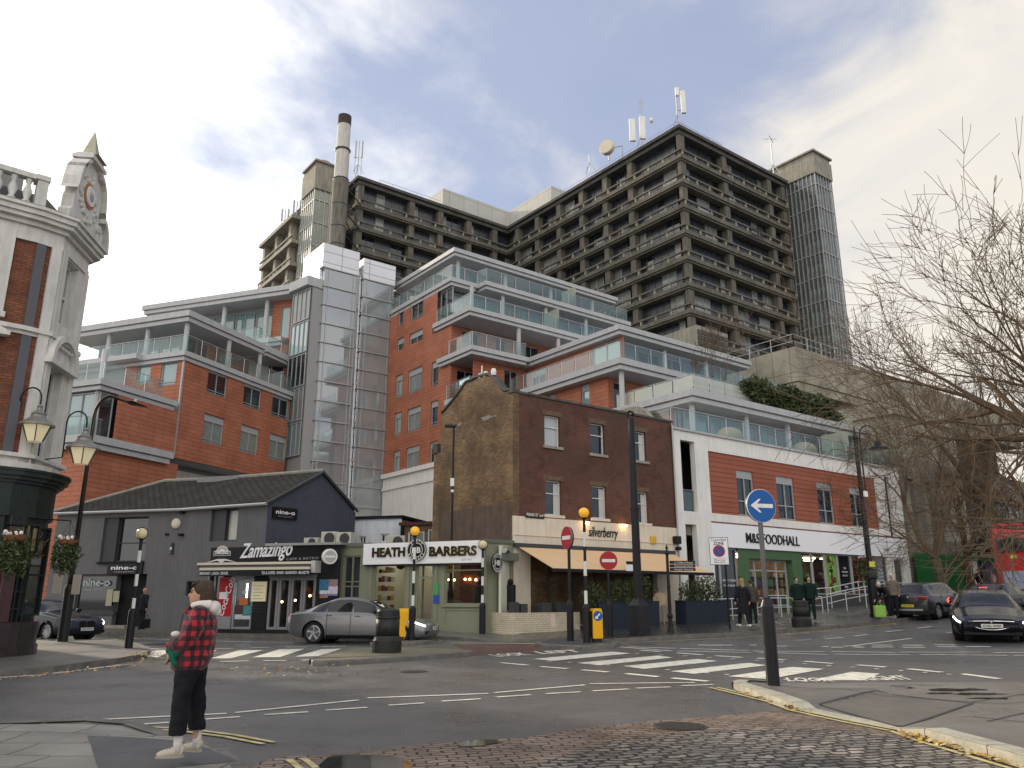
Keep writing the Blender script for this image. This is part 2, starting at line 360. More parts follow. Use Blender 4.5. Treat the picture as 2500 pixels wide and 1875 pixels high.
# ================================================================== GROUND, ROAD, PAVEMENTS
def asphalt(name, base, r0=.38, r1=.62, speck=.5):
    m = bpy.data.materials.new(name); m.use_nodes = True; nt = m.node_tree; N = nt.nodes; L = nt.links; b = N['Principled BSDF']
    tc = N.new('ShaderNodeTexCoord')
    def noise(sc, d=6, ro=.6):
        n = N.new('ShaderNodeTexNoise'); n.inputs['Scale'].default_value = sc; n.inputs['Detail'].default_value = d; n.inputs['Roughness'].default_value = ro; L.new(tc.outputs['UV'], n.inputs['Vector']); return n.outputs[0]
    def mr(x, a, c, d, e):
        r = N.new('ShaderNodeMapRange'); L.new(x, r.inputs['Value'])
        for k, vv in zip(('From Min', 'From Max', 'To Min', 'To Max'), (a, c, d, e)): r.inputs[k].default_value = vv
        return r.outputs[0]
    def mul(a, c):
        q = N.new('ShaderNodeMath'); q.operation = 'MULTIPLY'; L.new(a, q.inputs[0]); L.new(c, q.inputs[1]); return q.outputs[0]
    big = mr(noise(.22, 7, .6), .35, .65, .78, 1.2); mid = mr(noise(2.3, 6, .7), .3, .7, .86, 1.13); fine = mr(noise(20, 6, .95), .33, .67, 1-speck, 1+speck)
    vo = N.new('ShaderNodeTexVoronoi'); vo.inputs['Scale'].default_value = 55; L.new(tc.outputs['UV'], vo.inputs['Vector'])
    sp = mr(vo.outputs['Distance'], 0, .22, 1.0+speck, 1.0)
    s = mul(mul(mul(big, mid), fine), sp)
    mm = N.new('ShaderNodeVectorMath'); mm.operation = 'SCALE'; mm.inputs[0].default_value = base; L.new(s, mm.inputs['Scale']); L.new(mm.outputs[0], b.inputs['Base Color'])
    L.new(mr(noise(.5, 5, .6), .35, .65, r0, r1), b.inputs['Roughness'])
    bp = N.new('ShaderNodeBump'); bp.inputs['Strength'].default_value = .5; bp.inputs['Distance'].default_value = .012; L.new(noise(60, 3, .7), bp.inputs['Height']); L.new(bp.outputs[0], b.inputs['Normal'])
    MATS[name] = m; return m
m_road = asphalt('asphalt', (.098, .095, .093), .24, .52, .55)
m_ground = asphalt('dark_asphalt_ground', (.07, .068, .066), .5, .7, .3)
m_patch = asphalt('pavement_asphalt', (.065, .067, .068), .42, .6, .3)
m_pave = asphalt('worn_pavement', (.115, .108, .098), .35, .6, .3)
m_pavew = asphalt('wet_pavement', (.055, .052, .05), .12, .34, .3)
m_paint = mat('white_road_paint', (.62, .60, .52), .6, var=.3, scale=5, bump=.3)
m_yellow = mat('yellow_road_paint', (.46, .40, .20), .6, var=.35, scale=6)
m_kerb = mat('granite_kerb', (.15, .14, .125), .65, var=.35, scale=3, bump=.5, bscale=20, stain=.2)
m_kerbl = mat('pale_granite_kerb', (.36, .34, .28), .7, var=.3, scale=3, bump=.5, bscale=20)
m_slab = brickmat('paving_slabs', (.25, .235, .21), (.20, .19, .17), (.07, .065, .055), .9, .6, .012, rough=.5, var=.22, vscale=1.2, bump=.4)
m_redpave = brickmat('red_block_paving', (.15, .085, .065), (.11, .065, .055), (.04, .03, .025), .21, .10, .008, rough=.6, var=.3)
def settmat(name, c1, c2, mortar, bw, rh, ms, dist, rough=.5):
    m = brickmat(name, c1, c2, mortar, bw, rh, ms, rough=rough, var=.35, vscale=1.6, bump=1.0, msm=.6)
    nt = m.node_tree; N = nt.nodes; L = nt.links; k = [n for n in N if n.type == 'TEX_BRICK'][0]; tc = [n for n in N if n.type == 'TEX_COORD'][0]
    n = N.new('ShaderNodeTexNoise'); n.inputs['Scale'].default_value = 2.6; n.inputs['Detail'].default_value = 5; L.new(tc.outputs['UV'], n.inputs['Vector'])
    s = N.new('ShaderNodeVectorMath'); s.operation = 'MULTIPLY_ADD'; L.new(n.outputs['Color'], s.inputs[0]); s.inputs[1].default_value = (dist, dist, 0)
    mp = N.new('ShaderNodeMapping'); mp.inputs['Rotation'].default_value = (0, 0, R(-14)); L.new(tc.outputs['UV'], mp.inputs[0]); L.new(mp.outputs[0], s.inputs[2]); L.new(s.outputs[0], k.inputs['Vector'])
    b = N['Principled BSDF']; bp = [x for x in N if x.type == 'BUMP'][0]; bp.inputs['Distance'].default_value = .045
    n3 = N.new('ShaderNodeTexNoise'); n3.inputs['Scale'].default_value = .8; n3.inputs['Detail'].default_value = 5; L.new(tc.outputs['UV'], n3.inputs['Vector'])
    r = N.new('ShaderNodeMapRange'); r.inputs['From Min'].default_value = .4; r.inputs['From Max'].default_value = .62; r.inputs['To Min'].default_value = .22; r.inputs['To Max'].default_value = .65; L.new(n3.outputs[0], r.inputs['Value']); L.new(r.outputs[0], b.inputs['Roughness'])
    return m
m_cobble_r = settmat('reddish_brick_setts', (.23, .175, .135), (.16, .12, .095), (.030, .026, .022), .24, .12, .012, .22)
m_cobble_g = settmat('grey_granite_setts', (.29, .255, .215), (.11, .105, .10), (.028, .026, .024), .21, .125, .024, .30)
m_water = mat('puddle_water', (.02, .018, .015), .06, spec=.6)
SV = Vector((.82, .57, 0))
def sheet(name, polys, off, m, zf=None, kind='structure', parent=None, cuts=(12, 31, 90)):
    bm = bmesh.new()
    for P in polys:
        P = [Vector((p[0], p[1], 0)) for p in P]
        bm.faces.new([bm.verts.new(p) for p in P])
    for s in cuts:
        bmesh.ops.bisect_plane(bm, geom=bm.verts[:]+bm.edges[:]+bm.faces[:], plane_co=SV*(s/SV.length_squared), plane_no=SV)
    bmesh.ops.triangulate(bm, faces=[f for f in bm.faces if len(f.verts) > 4])
    for v in bm.verts: v.co.z = (zf(v.co.x, v.co.y) if zf else G(v.co.x, v.co.y)+off)
    for f in bm.faces:
        f.normal_update()
        if f.normal.z < 0: f.normal_flip()
    me = bpy.data.meshes.new(name); bm.to_mesh(me); bm.free(); me.materials.append(m)
    uvl = me.uv_layers.new(name='UVMap')
    for p in me.polygons:
        for li in p.loop_indices:
            c = me.vertices[me.loops[li].vertex_index].co; uvl.data[li].uv = (c.x, c.y)
    o = bpy.data.objects.new(name, me); COL.objects.link(o)
    if kind: o['kind'] = kind
    if parent: o.parent = parent
    return o
from mathutils.bvhtree import BVHTree
def drape(name, base, poly, off, m, parent=None, kind=None, step=.2):
    dg = bpy.context.evaluated_depsgraph_get(); dg.update(); bv = BVHTree.FromObject(base, dg); bm = bmesh.new(); bm.faces.new([bm.verts.new((p[0], p[1], 0)) for p in poly])
    for ax in (0, 1):
        lo = min(p[ax] for p in poly); hi = max(p[ax] for p in poly); k = lo+step
        while k < hi: bmesh.ops.bisect_plane(bm, geom=bm.verts[:]+bm.edges[:]+bm.faces[:], plane_co=(k, 0, 0) if ax == 0 else (0, k, 0), plane_no=(1, 0, 0) if ax == 0 else (0, 1, 0)); k += step
    for v in bm.verts:
        h = bv.ray_cast(Vector((v.co.x, v.co.y, 5)), Vector((0, 0, -1)))[0]; v.co.z = (h.z if h else G(v.co.x, v.co.y))+off
    me = bpy.data.meshes.new(name); bm.to_mesh(me); bm.free(); me.materials.append(m); uvl = me.uv_layers.new(name='UVMap')
    for p in me.polygons:
        for li in p.loop_indices: c = me.vertices[me.loops[li].vertex_index].co; uvl.data[li].uv = (c.x, c.y)
    o = bpy.data.objects.new(name, me); COL.objects.link(o)
    if kind: o['kind'] = kind
    if parent: o.parent = parent
    return o
def strip(a, b, w):
    a = Vector((a[0], a[1])); b = Vector((b[0], b[1])); d = (b-a).normalized(); n = Vector((-d.y, d.x))*(w/2)
    return [a+n, b+n, b-n, a-n]
def g2(px, py, o=0): p = gnd(px, py, o); return (p.x, p.y)
sheet('ground', [[(-900, -300), (900, -300), (900, 1500), (-900, 1500)]], -.02, m_ground, cuts=(12, 31, 90))
sheet('road', [[(-70, 4), (25, 4), (110, 60), (110, 95), (-70, 60)]], 0, m_road)
# --- far pavement, rising a little to the shop fronts
LF = [(-420, 1551), (0, 1549), (234, 1550), (420, 1553), (700, 1559), (900, 1562), (1068, 1561), (1150, 1564), (1201, 1569)]
LBK = [(-420, 1534), (0, 1533), (234, 1533), (420, 1533), (655, 1534), (900, 1536), (1060, 1537), (1195, 1536), (1252, 1534)]
front = [gnd(x, y) for x, y in LF]; back = [atZ(x, y, .20 if x < 500 else (.24 if x < 700 else (.33 if x < 1000 else .38))) for x, y in LBK]
for (x, y), u, z in zip([(1306, 1570), (1504, 1567), (1650, 1560), (1801, 1553), (1900, 1546.5), (2000, 1538.5), (2100, 1529.5), (2189, 1519)], (.6, 3.2, 7, 12, 15, 19, 24, 29), (.42, .45, .5, .6, .64, .68, .9, 1.25)):
    front.append(gnd(x, y)); b = ST.p(u, 0, z); back.append(b)
e = front[-1]; kv = (e-ST.o).dot(ST.v)
for u, z in ((36, 1.6), (50, 2.2), (80, 3.2)):
    q = ST.p(u, kv, 0); q.z = G(q.x, q.y); front.append(q); back.append(ST.p(u, 0, z))
back = [Vector((b.x, b.y, b.z)) for b in back]
def farpavement():
    mb = MB(); kb = MB(); n = len(front)
    hh = [.12]*7+[.08, .02, .02]+[.09]+[.12]*20
    T = []
    for i in range(n): T.append(front[i]+Vector((0, 0, hh[i])))
    for i in range(n-1):
        B0, B1 = back[i]+ (back[i]-front[i]).normalized()*.0, back[i+1]
        e0 = (B0-T[i]).normalized()*3; e1 = (B1-T[i+1]).normalized()*3
        wet = i >= 8; mb.cur = 1 if wet else 0
        mb.poly([T[i], T[i+1], B1, B0])
        mb.poly([B0, B1, B1+Vector((e1.x, e1.y, 0)), B0+Vector((e0.x, e0.y, 0))])
        a, b = T[i], T[i+1]; ia = (B0-a); ib = (B1-b); ia.z = ib.z = 0; ia = ia.normalized()*.16; ib = ib.normalized()*.16
        z = Vector((0, 0, .004)); dn = Vector((0, 0, hh[i]+.05)); dn2 = Vector((0, 0, hh[i+1]+.05))
        kb.poly([a+z, b+z, b+ib+z, a+ia+z]); kb.poly([a-dn, b-dn2, b+z, a+z])
    o = mb.build('pavement', [m_pave, m_pavew], norm=False); o['kind'] = 'structure'
    kb.build('kerb', m_kerb, o, norm=False)
farpavement()
def island(name, front_px, back_px, h=.12, top=m_pave, kw=.2, kerb=m_kerb, rnd_=False):
    P = [gnd(x, y) for x, y in front_px]+[gnd(x, y, h) for x, y in back_px]
    P = [Vector((p.x, p.y, G(p.x, p.y))) for p in P]; n = len(P); c = sum(P, Vector())/n
    kb = MB(); inn = []
    for i in range(n):
        d1 = (P[i]-P[i-1]).normalized(); d2 = (P[(i+1) % n]-P[i]).normalized(); nn = Vector((-(d1+d2).y, (d1+d2).x, 0)).normalized()
        if nn.dot(c-P[i]) < 0: nn = -nn
        inn.append(P[i]+nn*kw)
    for i in range(n):
        j = (i+1) % n; H = Vector((0, 0, h)); h1 = Vector((0, 0, h-.03)); k = .12
        a, b = P[i], P[j]; ai = a.lerp(inn[i], k); bi = b.lerp(inn[j], k)
        kb.poly([a-Vector((0, 0, .05)), b-Vector((0, 0, .05)), b+h1, a+h1]); kb.poly([a+h1, b+h1, bi+H, ai+H]); kb.poly([ai+H, bi+H, inn[j]+H, inn[i]+H])
    tp = MB(); tp.poly([q+Vector((0, 0, h-.004)) for q in inn]); o = tp.build(name, top, norm=False); o['kind'] = 'structure'
    kb.build('kerb', kerb, o); return o
m_moss = asphalt('mossy_island_top', (.15, .14, .085), .5, .7, .3)
island('traffic_island', [(757, 1620), (762, 1626), (800, 1625), (900, 1619), (1020, 1611), (1154, 1600)], [(1155, 1588), (1125, 1582), (980, 1578), (870, 1580), (790, 1596), (755, 1609)], top=m_moss)
island('traffic_island', [(902, 1579), (905, 1581), (1000, 1577), (1081, 1571)], [(1080, 1563), (1000, 1562), (905, 1568)], kw=.12)
island('traffic_island', [(1306, 1578), (1330, 1583), (1420, 1587), (1500, 1582), (1514, 1577)], [(1513, 1565), (1480, 1561), (1400, 1559), (1340, 1560), (1306, 1566)], top=m_patch)
# near right pavement (blue arrow post), kerb stones dropped in the middle
def nearright():
    O_ = [(1789, 1676, .10), (1796, 1684, .10), (1836, 1699, .11), (1881, 1715, .12), (1935, 1731, .09), (1960, 1737, .02), (2060, 1757, .01), (2178, 1779, .01), (2200, 1789, .05), (2260, 1806, .12), (2413, 1851, .12), (2560, 1895, .12)]
    P = [(gnd(x, y), h) for x, y, h in O_]
    far = [(2700, 1665, 0.01), (2300, 1665, .01), (2000, 1668, .01), (1900, 1666, .02), (1860, 1662, .06), (1800, 1659, .10), (1786, 1664, .10)]
    Q = [(gnd(x, y, h), h) for x, y, h in far]
    Z = lambda p, h, dz=0: Vector((p.x, p.y, G(p.x, p.y)+h+dz))
    top = MB(); ctr = [Z(p, h) for p, h in P]+[Z(p, h) for p, h in [(Vector((14, 7.5, 0)), .12), (Vector((30, 9, 0)), .02)]+Q]
    # triangulated through bmesh by position
    bm = bmesh.new(); f = bm.faces.new([bm.verts.new((p.x, p.y, p.z)) for p in ctr]); bmesh.ops.triangulate(bm, faces=[f])
    me = bpy.data.meshes.new('pavement'); bm.to_mesh(me); bm.free(); me.materials.append(m_pave2); uvl = me.uv_layers.new(name='UVMap')
    for p in me.polygons:
        for li in p.loop_indices: c = me.vertices[me.loops[li].vertex_index].co; uvl.data[li].uv = (c.x, c.y)
    o = bpy.data.objects.new('pavement', me); COL.objects.link(o); o['kind'] = 'structure'
    C = Vector((9, 11, 0)); ring = Q[-4:]+P; kb = MB(); pts = [Z(p, h) for p, h in ring]; n = len(pts); inn = []
    for i in range(n):
        d1 = (pts[i]-pts[max(i-1, 0)]); d2 = (pts[min(i+1, n-1)]-pts[i]); d = (d1+d2); nn = Vector((-d.y, d.x, 0)).normalized()
        if nn.dot(C-pts[i]) < 0 and i < 30: nn = -nn
        if i < 5: nn = (Vector((5.9, 14.0, 0))-Vector((pts[i].x, pts[i].y, 0))).normalized()
        inn.append(pts[i]+nn*.24)
    for i in range(n-1):
        a, b = pts[i], pts[i+1]; z = Vector((0, 0, .006)); lo = Vector((0, 0, ring[i][1]+.05)); lo2 = Vector((0, 0, ring[i+1][1]+.05))
        g = (b-a).normalized()*.006
        kb.poly([a+g-lo, b-g-lo2, b-g+z-Vector((0, 0, .012)), a+g+z-Vector((0, 0, .012))]); ai = a.lerp(inn[i], .08); bi = b.lerp(inn[i+1], .08)
        kb.poly([a+g+z-Vector((0, 0, .012)), b-g+z-Vector((0, 0, .012)), bi-g+z, ai+g+z]); kb.poly([ai+g+z, bi-g+z, inn[i+1]-g+z, inn[i]+g+z])
    kb.build('kerb', m_kerbl, o, norm=False)
    return o
m_panel = asphalt('relaid_pavement', (.12, .11, .095), .35, .6, .35); m_joint = asphalt('dark_joint', (.045, .042, .04), .4, .6, .3)
m_pave2 = asphalt('grey_pavement', (.155, .145, .13), .22, .5, .25)
nr = nearright()
pt = [gnd(x, y, .02) for x, y in ((2003, 1724), (2140, 1694), (2375, 1722), (2200, 1775))]
drape('relaid_panel', nr, [tuple(p)[:2] for p in pt], .004, m_panel, nr)
for i in range(4):
    q = strip(pt[i], pt[(i+1) % 4], .05); drape('panel_joint', nr, q, .007, m_joint, nr)
for (a, b) in (((2375, 1722), (2560, 1690)), ((2413, 1790), (2600, 1740)), ((1960, 1702), (2140, 1694)), ((2255, 1760), (2560, 1800)), ((2100, 1680), (2300, 1676))): drape('panel_joint', nr, strip(g2(*a), g2(*b), .025), .006, m_joint, nr)
# near left pavement under the person
PLN = [(-400, 1792, .12), (0, 1788, .12), (110, 1784, .12), (224, 1780, .12), (330, 1784, .1), (439, 1802, .03), (520, 1822, .02), (560, 1838, .02), (600, 1872, .02), (640, 1930, .02)]
def nearleft():
    P = [gnd(x, y) for x, y, h in PLN]; T = [Vector((p.x, p.y, h)) for p, (_, _, h) in zip(P, PLN)]
    back_ = [Vector((-1.3, 5.2, .02)), Vector((-2.0, 2.5, .12)), Vector((-14, 2.5, .12))]
    bm = bmesh.new(); f = bm.faces.new([bm.verts.new(p) for p in T+back_]); bmesh.ops.triangulate(bm, faces=[f])
    me = bpy.data.meshes.new('pavement'); bm.to_mesh(me); bm.free(); me.materials.append(m_slab); uvl = me.uv_layers.new(name='UVMap')
    for p in me.polygons:
        for li in p.loop_indices: c = me.vertices[me.loops[li].vertex_index].co; uvl.data[li].uv = (c.x, c.y)
    o = bpy.data.objects.new('pavement', me); COL.objects.link(o); o['kind'] = 'structure'
    kb = MB(); n = len(T); C = Vector((-5, 6, 0)); inn = []
    for i in range(n):
        d = T[min(i+1, n-1)]-T[max(i-1, 0)]; nn = Vector((-d.y, d.x, 0)).normalized()
        if nn.dot(C-T[i]) < 0: nn = -nn
        inn.append(T[i]+nn*.2)
    for i in range(n-1):
        z = Vector((0, 0, .006)); g = (T[i+1]-T[i]).normalized()*.006; lo = Vector((0, 0, .17))
        kb.poly([T[i]+g-lo, T[i+1]-g-lo, T[i+1]-g+z, T[i]+g+z]); kb.poly([T[i]+g+z, T[i+1]-g+z, inn[i+1]-g+z, inn[i]+g+z])
    kb.build('kerb', m_kerb, o, norm=False)
    pp = [(214, 1787, .119), (330, 1789, .107), (439, 1806, .045), (515, 1830, .03), (584, 1858, .025), (400, 1866, .085), (248, 1869, .119)]
    drape('asphalt_patch', o, [tuple(atZ(x, y, z))[:2] for x, y, z in pp], .004, m_patch, o)
nearleft()
# pub pavement
PPUB = [(-500, 1668), (0, 1652), (130, 1641), (285, 1620), (346, 1608), (366, 1599), (362, 1590), (330, 1578), (280, 1569), (180, 1562), (60, 1556), (-300, 1560)]
def pubpave():
    P = [gnd(x, y) for x, y in PPUB[:9]]+[gnd(x, y, .12) for x, y in PPUB[9:]]; T = [Vector((p.x, p.y, .12)) for p in P]; C = sum(T, Vector())/len(T)
    mb = MB(); mb.poly(T); o = mb.build('pavement', m_pave, norm=False); o['kind'] = 'structure'
    kb = MB(); n = len(T)
    inn = []
    for i in range(n):
        d = T[(i+1) % n]-T[i-1]; nn = Vector((-d.y, d.x, 0)).normalized()
        if nn.dot(C-T[i]) < 0: nn = -nn
        inn.append(T[i]+nn*.22)
    for i in range(n-1):
        z = Vector((0, 0, .005)); lo = Vector((0, 0, .17)); kb.poly([T[i]-lo, T[i+1]-lo, T[i+1]+z, T[i]+z]); kb.poly([T[i]+z, T[i+1]+z, inn[i+1]+z, inn[i]+z])
    kb.build('kerb', m_kerb, o, norm=False)
pubpave()
# setts in the foreground
edge = [(600, 1880), (640, 1860), (700, 1848), (883, 1838), (1066, 1815), (1270, 1803), (1432, 1777), (1600, 1760), (1760, 1748), (1907, 1737), (2010, 1753), (2178, 1786), (2250, 1808), (2413, 1856), (2560, 1900)]
E1 = [g2(x, y) for x, y in edge]
sheet('cobbled_road', [E1+[(9, 4.5), (-2, 4.5)]], .006, m_cobble_r)
grey = [(1290, 1880), (1400, 1838), (1500, 1805), (1640, 1793), (1800, 1782), (1997, 1780), (2120, 1788), (2235, 1812), (2400, 1858), (2540, 1902)]
sheet('cobbled_setts', [[g2(x, y) for x, y in grey]+[(8.6, 4.6), (.6, 4.6)]], .010, m_cobble_g)
sheet('puddle', [[g2(x, y) for x, y in ((778, 1872), (800, 1852), (850, 1846), (930, 1847), (985, 1853), (1000, 1866), (1010, 1890), (960, 1900), (790, 1890))],
                 [g2(x, y) for x, y in ((1115, 1820), (1135, 1812), (1172, 1808), (1215, 1809), (1230, 1814), (1180, 1823), (1130, 1826))]], .014, m_water)
rq = random.Random(12)
for (cx_, cy_, rx_, ry_) in ((2330, 1688, 95, 4.5), (2390, 1700, 70, 4), (2290, 1698, 45, 2.5), (2420, 1712, 60, 2.5), (2200, 1684, 35, 2)):
    P_ = [g2(cx_+math.cos(q*.449)*rx_*rq.uniform(.6, 1.15), cy_+math.sin(q*.449)*ry_*rq.uniform(.5, 1.2)) for q in range(14)]
    drape('puddle', nr, P_, .005, m_water, None, 'structure', .5)
sheet('red_paving', [[g2(x, y) for x, y in ((1160, 1601), (1105, 1574), (1300, 1572), (1318, 1585), (1420, 1590), (1290, 1596))]], .005, m_redpave)
# --- markings (white)
W_ = []
def ln(a, b, w=.11): W_.append(strip(g2(*a), g2(*b), w))
for a, b in [((199, 1760), (553, 1743)), ((574, 1741), (875, 1710)), ((897, 1705), (1192, 1694)), ((1207, 1692), (1428, 1673)), ((1440, 1670), (1697, 1667)), ((28, 1777), (165, 1764)), ((287, 1773), (413, 1765)), ((502, 1757), (586, 1751)), ((646, 1746), (753, 1739)), ((795, 1735), (897, 1728)), ((948, 1723), (1036, 1717)), ((1079, 1713), (1174, 1707)), ((1212, 1703), (1296, 1697)), ((1333, 1694.5), (1418, 1690)), ((1447, 1687.6), (1535, 1683)), ((1554, 1681), (1637, 1678)), ((1664, 1675), (1742, 1672))]: ln(a, b, .10)
for a, b in [((1222, 1618.5), (1289, 1624.6)), ((1320, 1628), (1385, 1633)), ((1420.6, 1636), (1485, 1641.5)), ((1527.6, 1645), (1606.7, 1653)), ((1641.5, 1656), (1728.5, 1664)), ((1563, 1588), (1614.6, 1591.5)), ((1654, 1594.6), (1716, 1599.4)), ((1749, 1601.6), (1812, 1605.7)), ((1849, 1607.3), (1916.5, 1612)), ((1963, 1615), (2033, 1620.6)), ((2092.7, 1624), (2163, 1629.5)), ((2217, 1633.6), (2300, 1642)), ((2350.6, 1646), (2440, 1658)),
             ((537, 1616), (607.6, 1614)), ((642.7, 1613.6), (700.6, 1612.6)), ((736, 1612.6), (764, 1611)), ((524, 1585), (570, 1583.5)), ((609, 1582), (658.5, 1581)), ((698, 1580), (748, 1579.7)), ((786.7, 1578.8), (843.7, 1578))]: ln(a, b, .17)
for a, b in [((1838, 1590), (2013.6, 1591.5)), ((1849, 1593), (2020, 1598.5)), ((2030, 1591), (2186, 1594)), ((2035, 1597.8), (2222.5, 1599.4)), ((2197, 1593), (2398, 1593)), ((2246, 1598.5), (2460, 1601)), ((2425, 1594), (2560, 1594)), ((2475, 1601), (2600, 1602)), ((1659, 1583.6), (1825, 1589)), ((1654, 1590), (1833, 1593.7)), ((1513, 1580), (1641, 1590)), ((1535, 1579.5), (1651, 1583.6)),
             ((2075, 1578), (2227, 1559)), ((1944, 1564), (1980, 1562)), ((2017, 1560), (2058, 1556.7)), ((2085, 1553.5), (2118, 1549.4)), ((2163, 1543), (2204, 1538.6)), ((2239, 1534), (2274.7, 1529.8)), ((2308, 1546.5), (2343, 1541.8)), ((321, 1559), (600, 1567.7)), ((600, 1567.7), (900, 1571)), ((1100, 1569.5), (1304, 1572)), ((130, 1645), (297, 1624)), ((0, 1654.8), (119, 1647.5)), ((-200, 1668), (-20, 1656)), ((320, 1577), (358, 1582.6)), ((358, 1583), (392, 1585))]: ln(a, b, .12)
for a, b in [((2128.6, 1575.7), (2178.8, 1575.7)), ((2128.6, 1580.4), (2181, 1580.4)), ((2203.5, 1576), (2255, 1576)), ((2205, 1581), (2260, 1581)), ((2280.4, 1575), (2332.6, 1575)), ((2288, 1579.5), (2337, 1579.5)), ((2357, 1579), (2418.7, 1579)), ((2029, 1581), (2058, 1581)), ((2059.5, 1578), (2103.8, 1578)), ((1890, 1578), (1921.8, 1578)), ((2005.7, 1579), (2023, 1579)), ((1830, 1575.7), (1847, 1575.7)), ((1703, 1575.7), (1788.6, 1575.7)), ((2085, 1581), (2110, 1581))]: ln(a, b, .20)
# studs beside the zebra
for i in range(7):
    for (x0, y0, x1, y1) in ((1550, 1595.6, 2370, 1651), (1336, 1614.5, 2010, 1668)):
        for k in (0, 1):
            t = (i+.5*k)/7; x = x0+(x1-x0)*t; y = y0+(y1-y0)*(t**1.12); ln((x, y), (x+11, y+.5), .1)
sheet('road_markings', W_, .008, m_paint)
Z_ = [[(1301, 1609.5), (1494, 1591.5), (1540, 1596), (1352, 1614)], [(1409, 1619), (1608, 1601), (1643, 1606), (1463, 1625)], [(1520, 1627), (1703, 1609.5), (1755, 1614.6), (1573, 1634)], [(1637, 1639.6), (1827, 1619), (1872, 1625), (1694, 1646)], [(1776, 1652), (1934, 1629), (2013, 1634), (1875, 1659)], [(1984, 1661), (2079, 1641), (2149, 1645.6), (2106, 1662)]]
sheet('zebra_crossing', [[g2(*p) for p in q] for q in Z_], .008, m_paint)
ZL = [[(412, 1609), (470, 1590), (530, 1588), (478, 1609)], [(514, 1608), (585, 1588), (644, 1587.7), (562, 1608)], [(616, 1605.5), (681, 1586), (744, 1584.5), (684, 1605)], [(720, 1604), (783.6, 1586), (835, 1584), (777, 1602.5)], [(330, 1600), (385, 1588), (420, 1588), (385, 1606)]]
sheet('zebra_crossing', [[g2(*p) for p in q] for q in ZL], .008, m_paint)
Y_ = []
def yl(pts, w=.07, gap=.14, dbl=True):
    P = [Vector(g2(*p)) for p in pts]
    for s in ((-1, 1) if dbl else (0,)):
        for i in range(len(P)-1):
            d = (P[i+1]-P[i]).normalized(); n = Vector((-d.y, d.x))*gap/2*s; Y_.append(strip(P[i]+n, P[i+1]+n+d*.01, w))
yl([(1742, 1680), (1885, 1715), (1941, 1736), (2060, 1762), (2185, 1786), (2255, 1811), (2475, 1877), (2560, 1905)])
yl([(300, 1776.5), (443, 1784), (560, 1799), (655, 1817)])
yl([(1516.5, 1572), (1650, 1565), (1801, 1558), (1900, 1551), (2000, 1543), (2100, 1533), (2189, 1522)], dbl=False, w=.09)
yl([(722, 1856), (736, 1866), (752, 1880)]); 
sheet('yellow_lines', Y_, .016, m_yellow)
# painted words on the road
def roadword(body, px, py, px2, py2, hgt):
    a = Vector(g2(px, py)); b = Vector(g2(px2, py2)); d = (b-a)
    cu = bpy.data.curves.new('t', 'FONT'); cu.body = body; cu.size = 1; cu.offset = .03; cu.resolution_u = 2
    o = bpy.data.objects.new('t', cu); COL.objects.link(o); dg = bpy.context.evaluated_depsgraph_get(); dg.update()
    me = bpy.data.meshes.new_from_object(o.evaluated_get(dg)); bpy.data.objects.remove(o)
    x1 = max(v.co.x for v in me.vertices); u = d.normalized(); n = Vector((-u.y, u.x)); out = []
    for p in me.polygons: out.append([a+u*(me.vertices[i].co.x/x1*d.length)+n*(me.vertices[i].co.y*hgt) for i in p.vertices])
    return out
ww = roadword('LOOK', 1922, 1664, 2040, 1664.5, .8)+roadword('RIGHT', 2110, 1662, 2235, 1660, .9)+roadword('LOOK', 1215, 1604, 1300, 1599, 1.2)+roadword('LEFT', 1320, 1597, 1425, 1592, 1.2)
sheet('road_lettering', ww, .009, m_paint)
# fallen leaves along the kerbs (nobody could count them)
def leaves(name, segs, n, seed, cols):
    r_ = random.Random(seed); mb = MB()
    for _ in range(n):
        a, b, spread, off = r_.choice(segs); t = r_.random(); p = Vector(a).lerp(Vector(b), t)+Vector((r_.gauss(0, spread), r_.gauss(0, spread)))
        z = G(p.x, p.y)+off+r_.random()*.03; s = r_.uniform(.018, .05); q = r_.random()*6.28; mb.cur = r_.randrange(3)
        c = Vector((p.x, p.y, z)); e1 = Vector((math.cos(q), math.sin(q), r_.uniform(-.4, .4)))*s; e2 = Vector((-math.sin(q), math.cos(q), r_.uniform(-.4, .4)))*s*.7
        mb.poly([c-e1, c-e2*.9+e1*.2, c+e1, c+e2])
    o = mb.build(name, cols, norm=False); o['kind'] = 'stuff'; return o
lc = [mat('leaf_yellow', (.5, .33, .06), .6), mat('leaf_orange', (.42, .19, .05), .6), mat('leaf_pale', (.5, .42, .22), .6)]
K = lambda *a: g2(*a)
leaves('fallen_leaves', [(K(2215, 1798), K(2330, 1833), .06, .02), (K(2330, 1833), K(2500, 1880), .07, .02), (K(1800, 1690), K(1960, 1740), .07, .02), (K(310, 1617), K(385, 1606), .25, .02), (K(320, 1612), K(375, 1604), .2, .1)], 420, 3, lc)
leaves('leaf_litter', [(K(240, 1556), K(640, 1562), .25, .01), (K(1900, 1552), K(2200, 1522), .25, .01), (K(760, 1630), K(700, 1640), .8, .01), (K(0, 1660), K(300, 1628), .2, .01)], 380, 5, lc)
# ================================================================== BIG BUILDINGS BEHIND
V3 = Vector
def slabband(mb, fr, u0, u1, v0, v1, z, th=.62, inset=.14):
    mb.cur = 0; mb.box((u0, v0, z-th*.55), (u1, v1, z), fr); mb.box((u0+inset, v0+inset, z-th+.0), (u1-inset, v1-inset, z-th*.55-.04), fr)
    mb.box((u0+inset*1.8, v0+inset*1.8, z-th*.55-.04), (u1-inset*1.8, v1-inset*1.8, z-th*.55), fr)
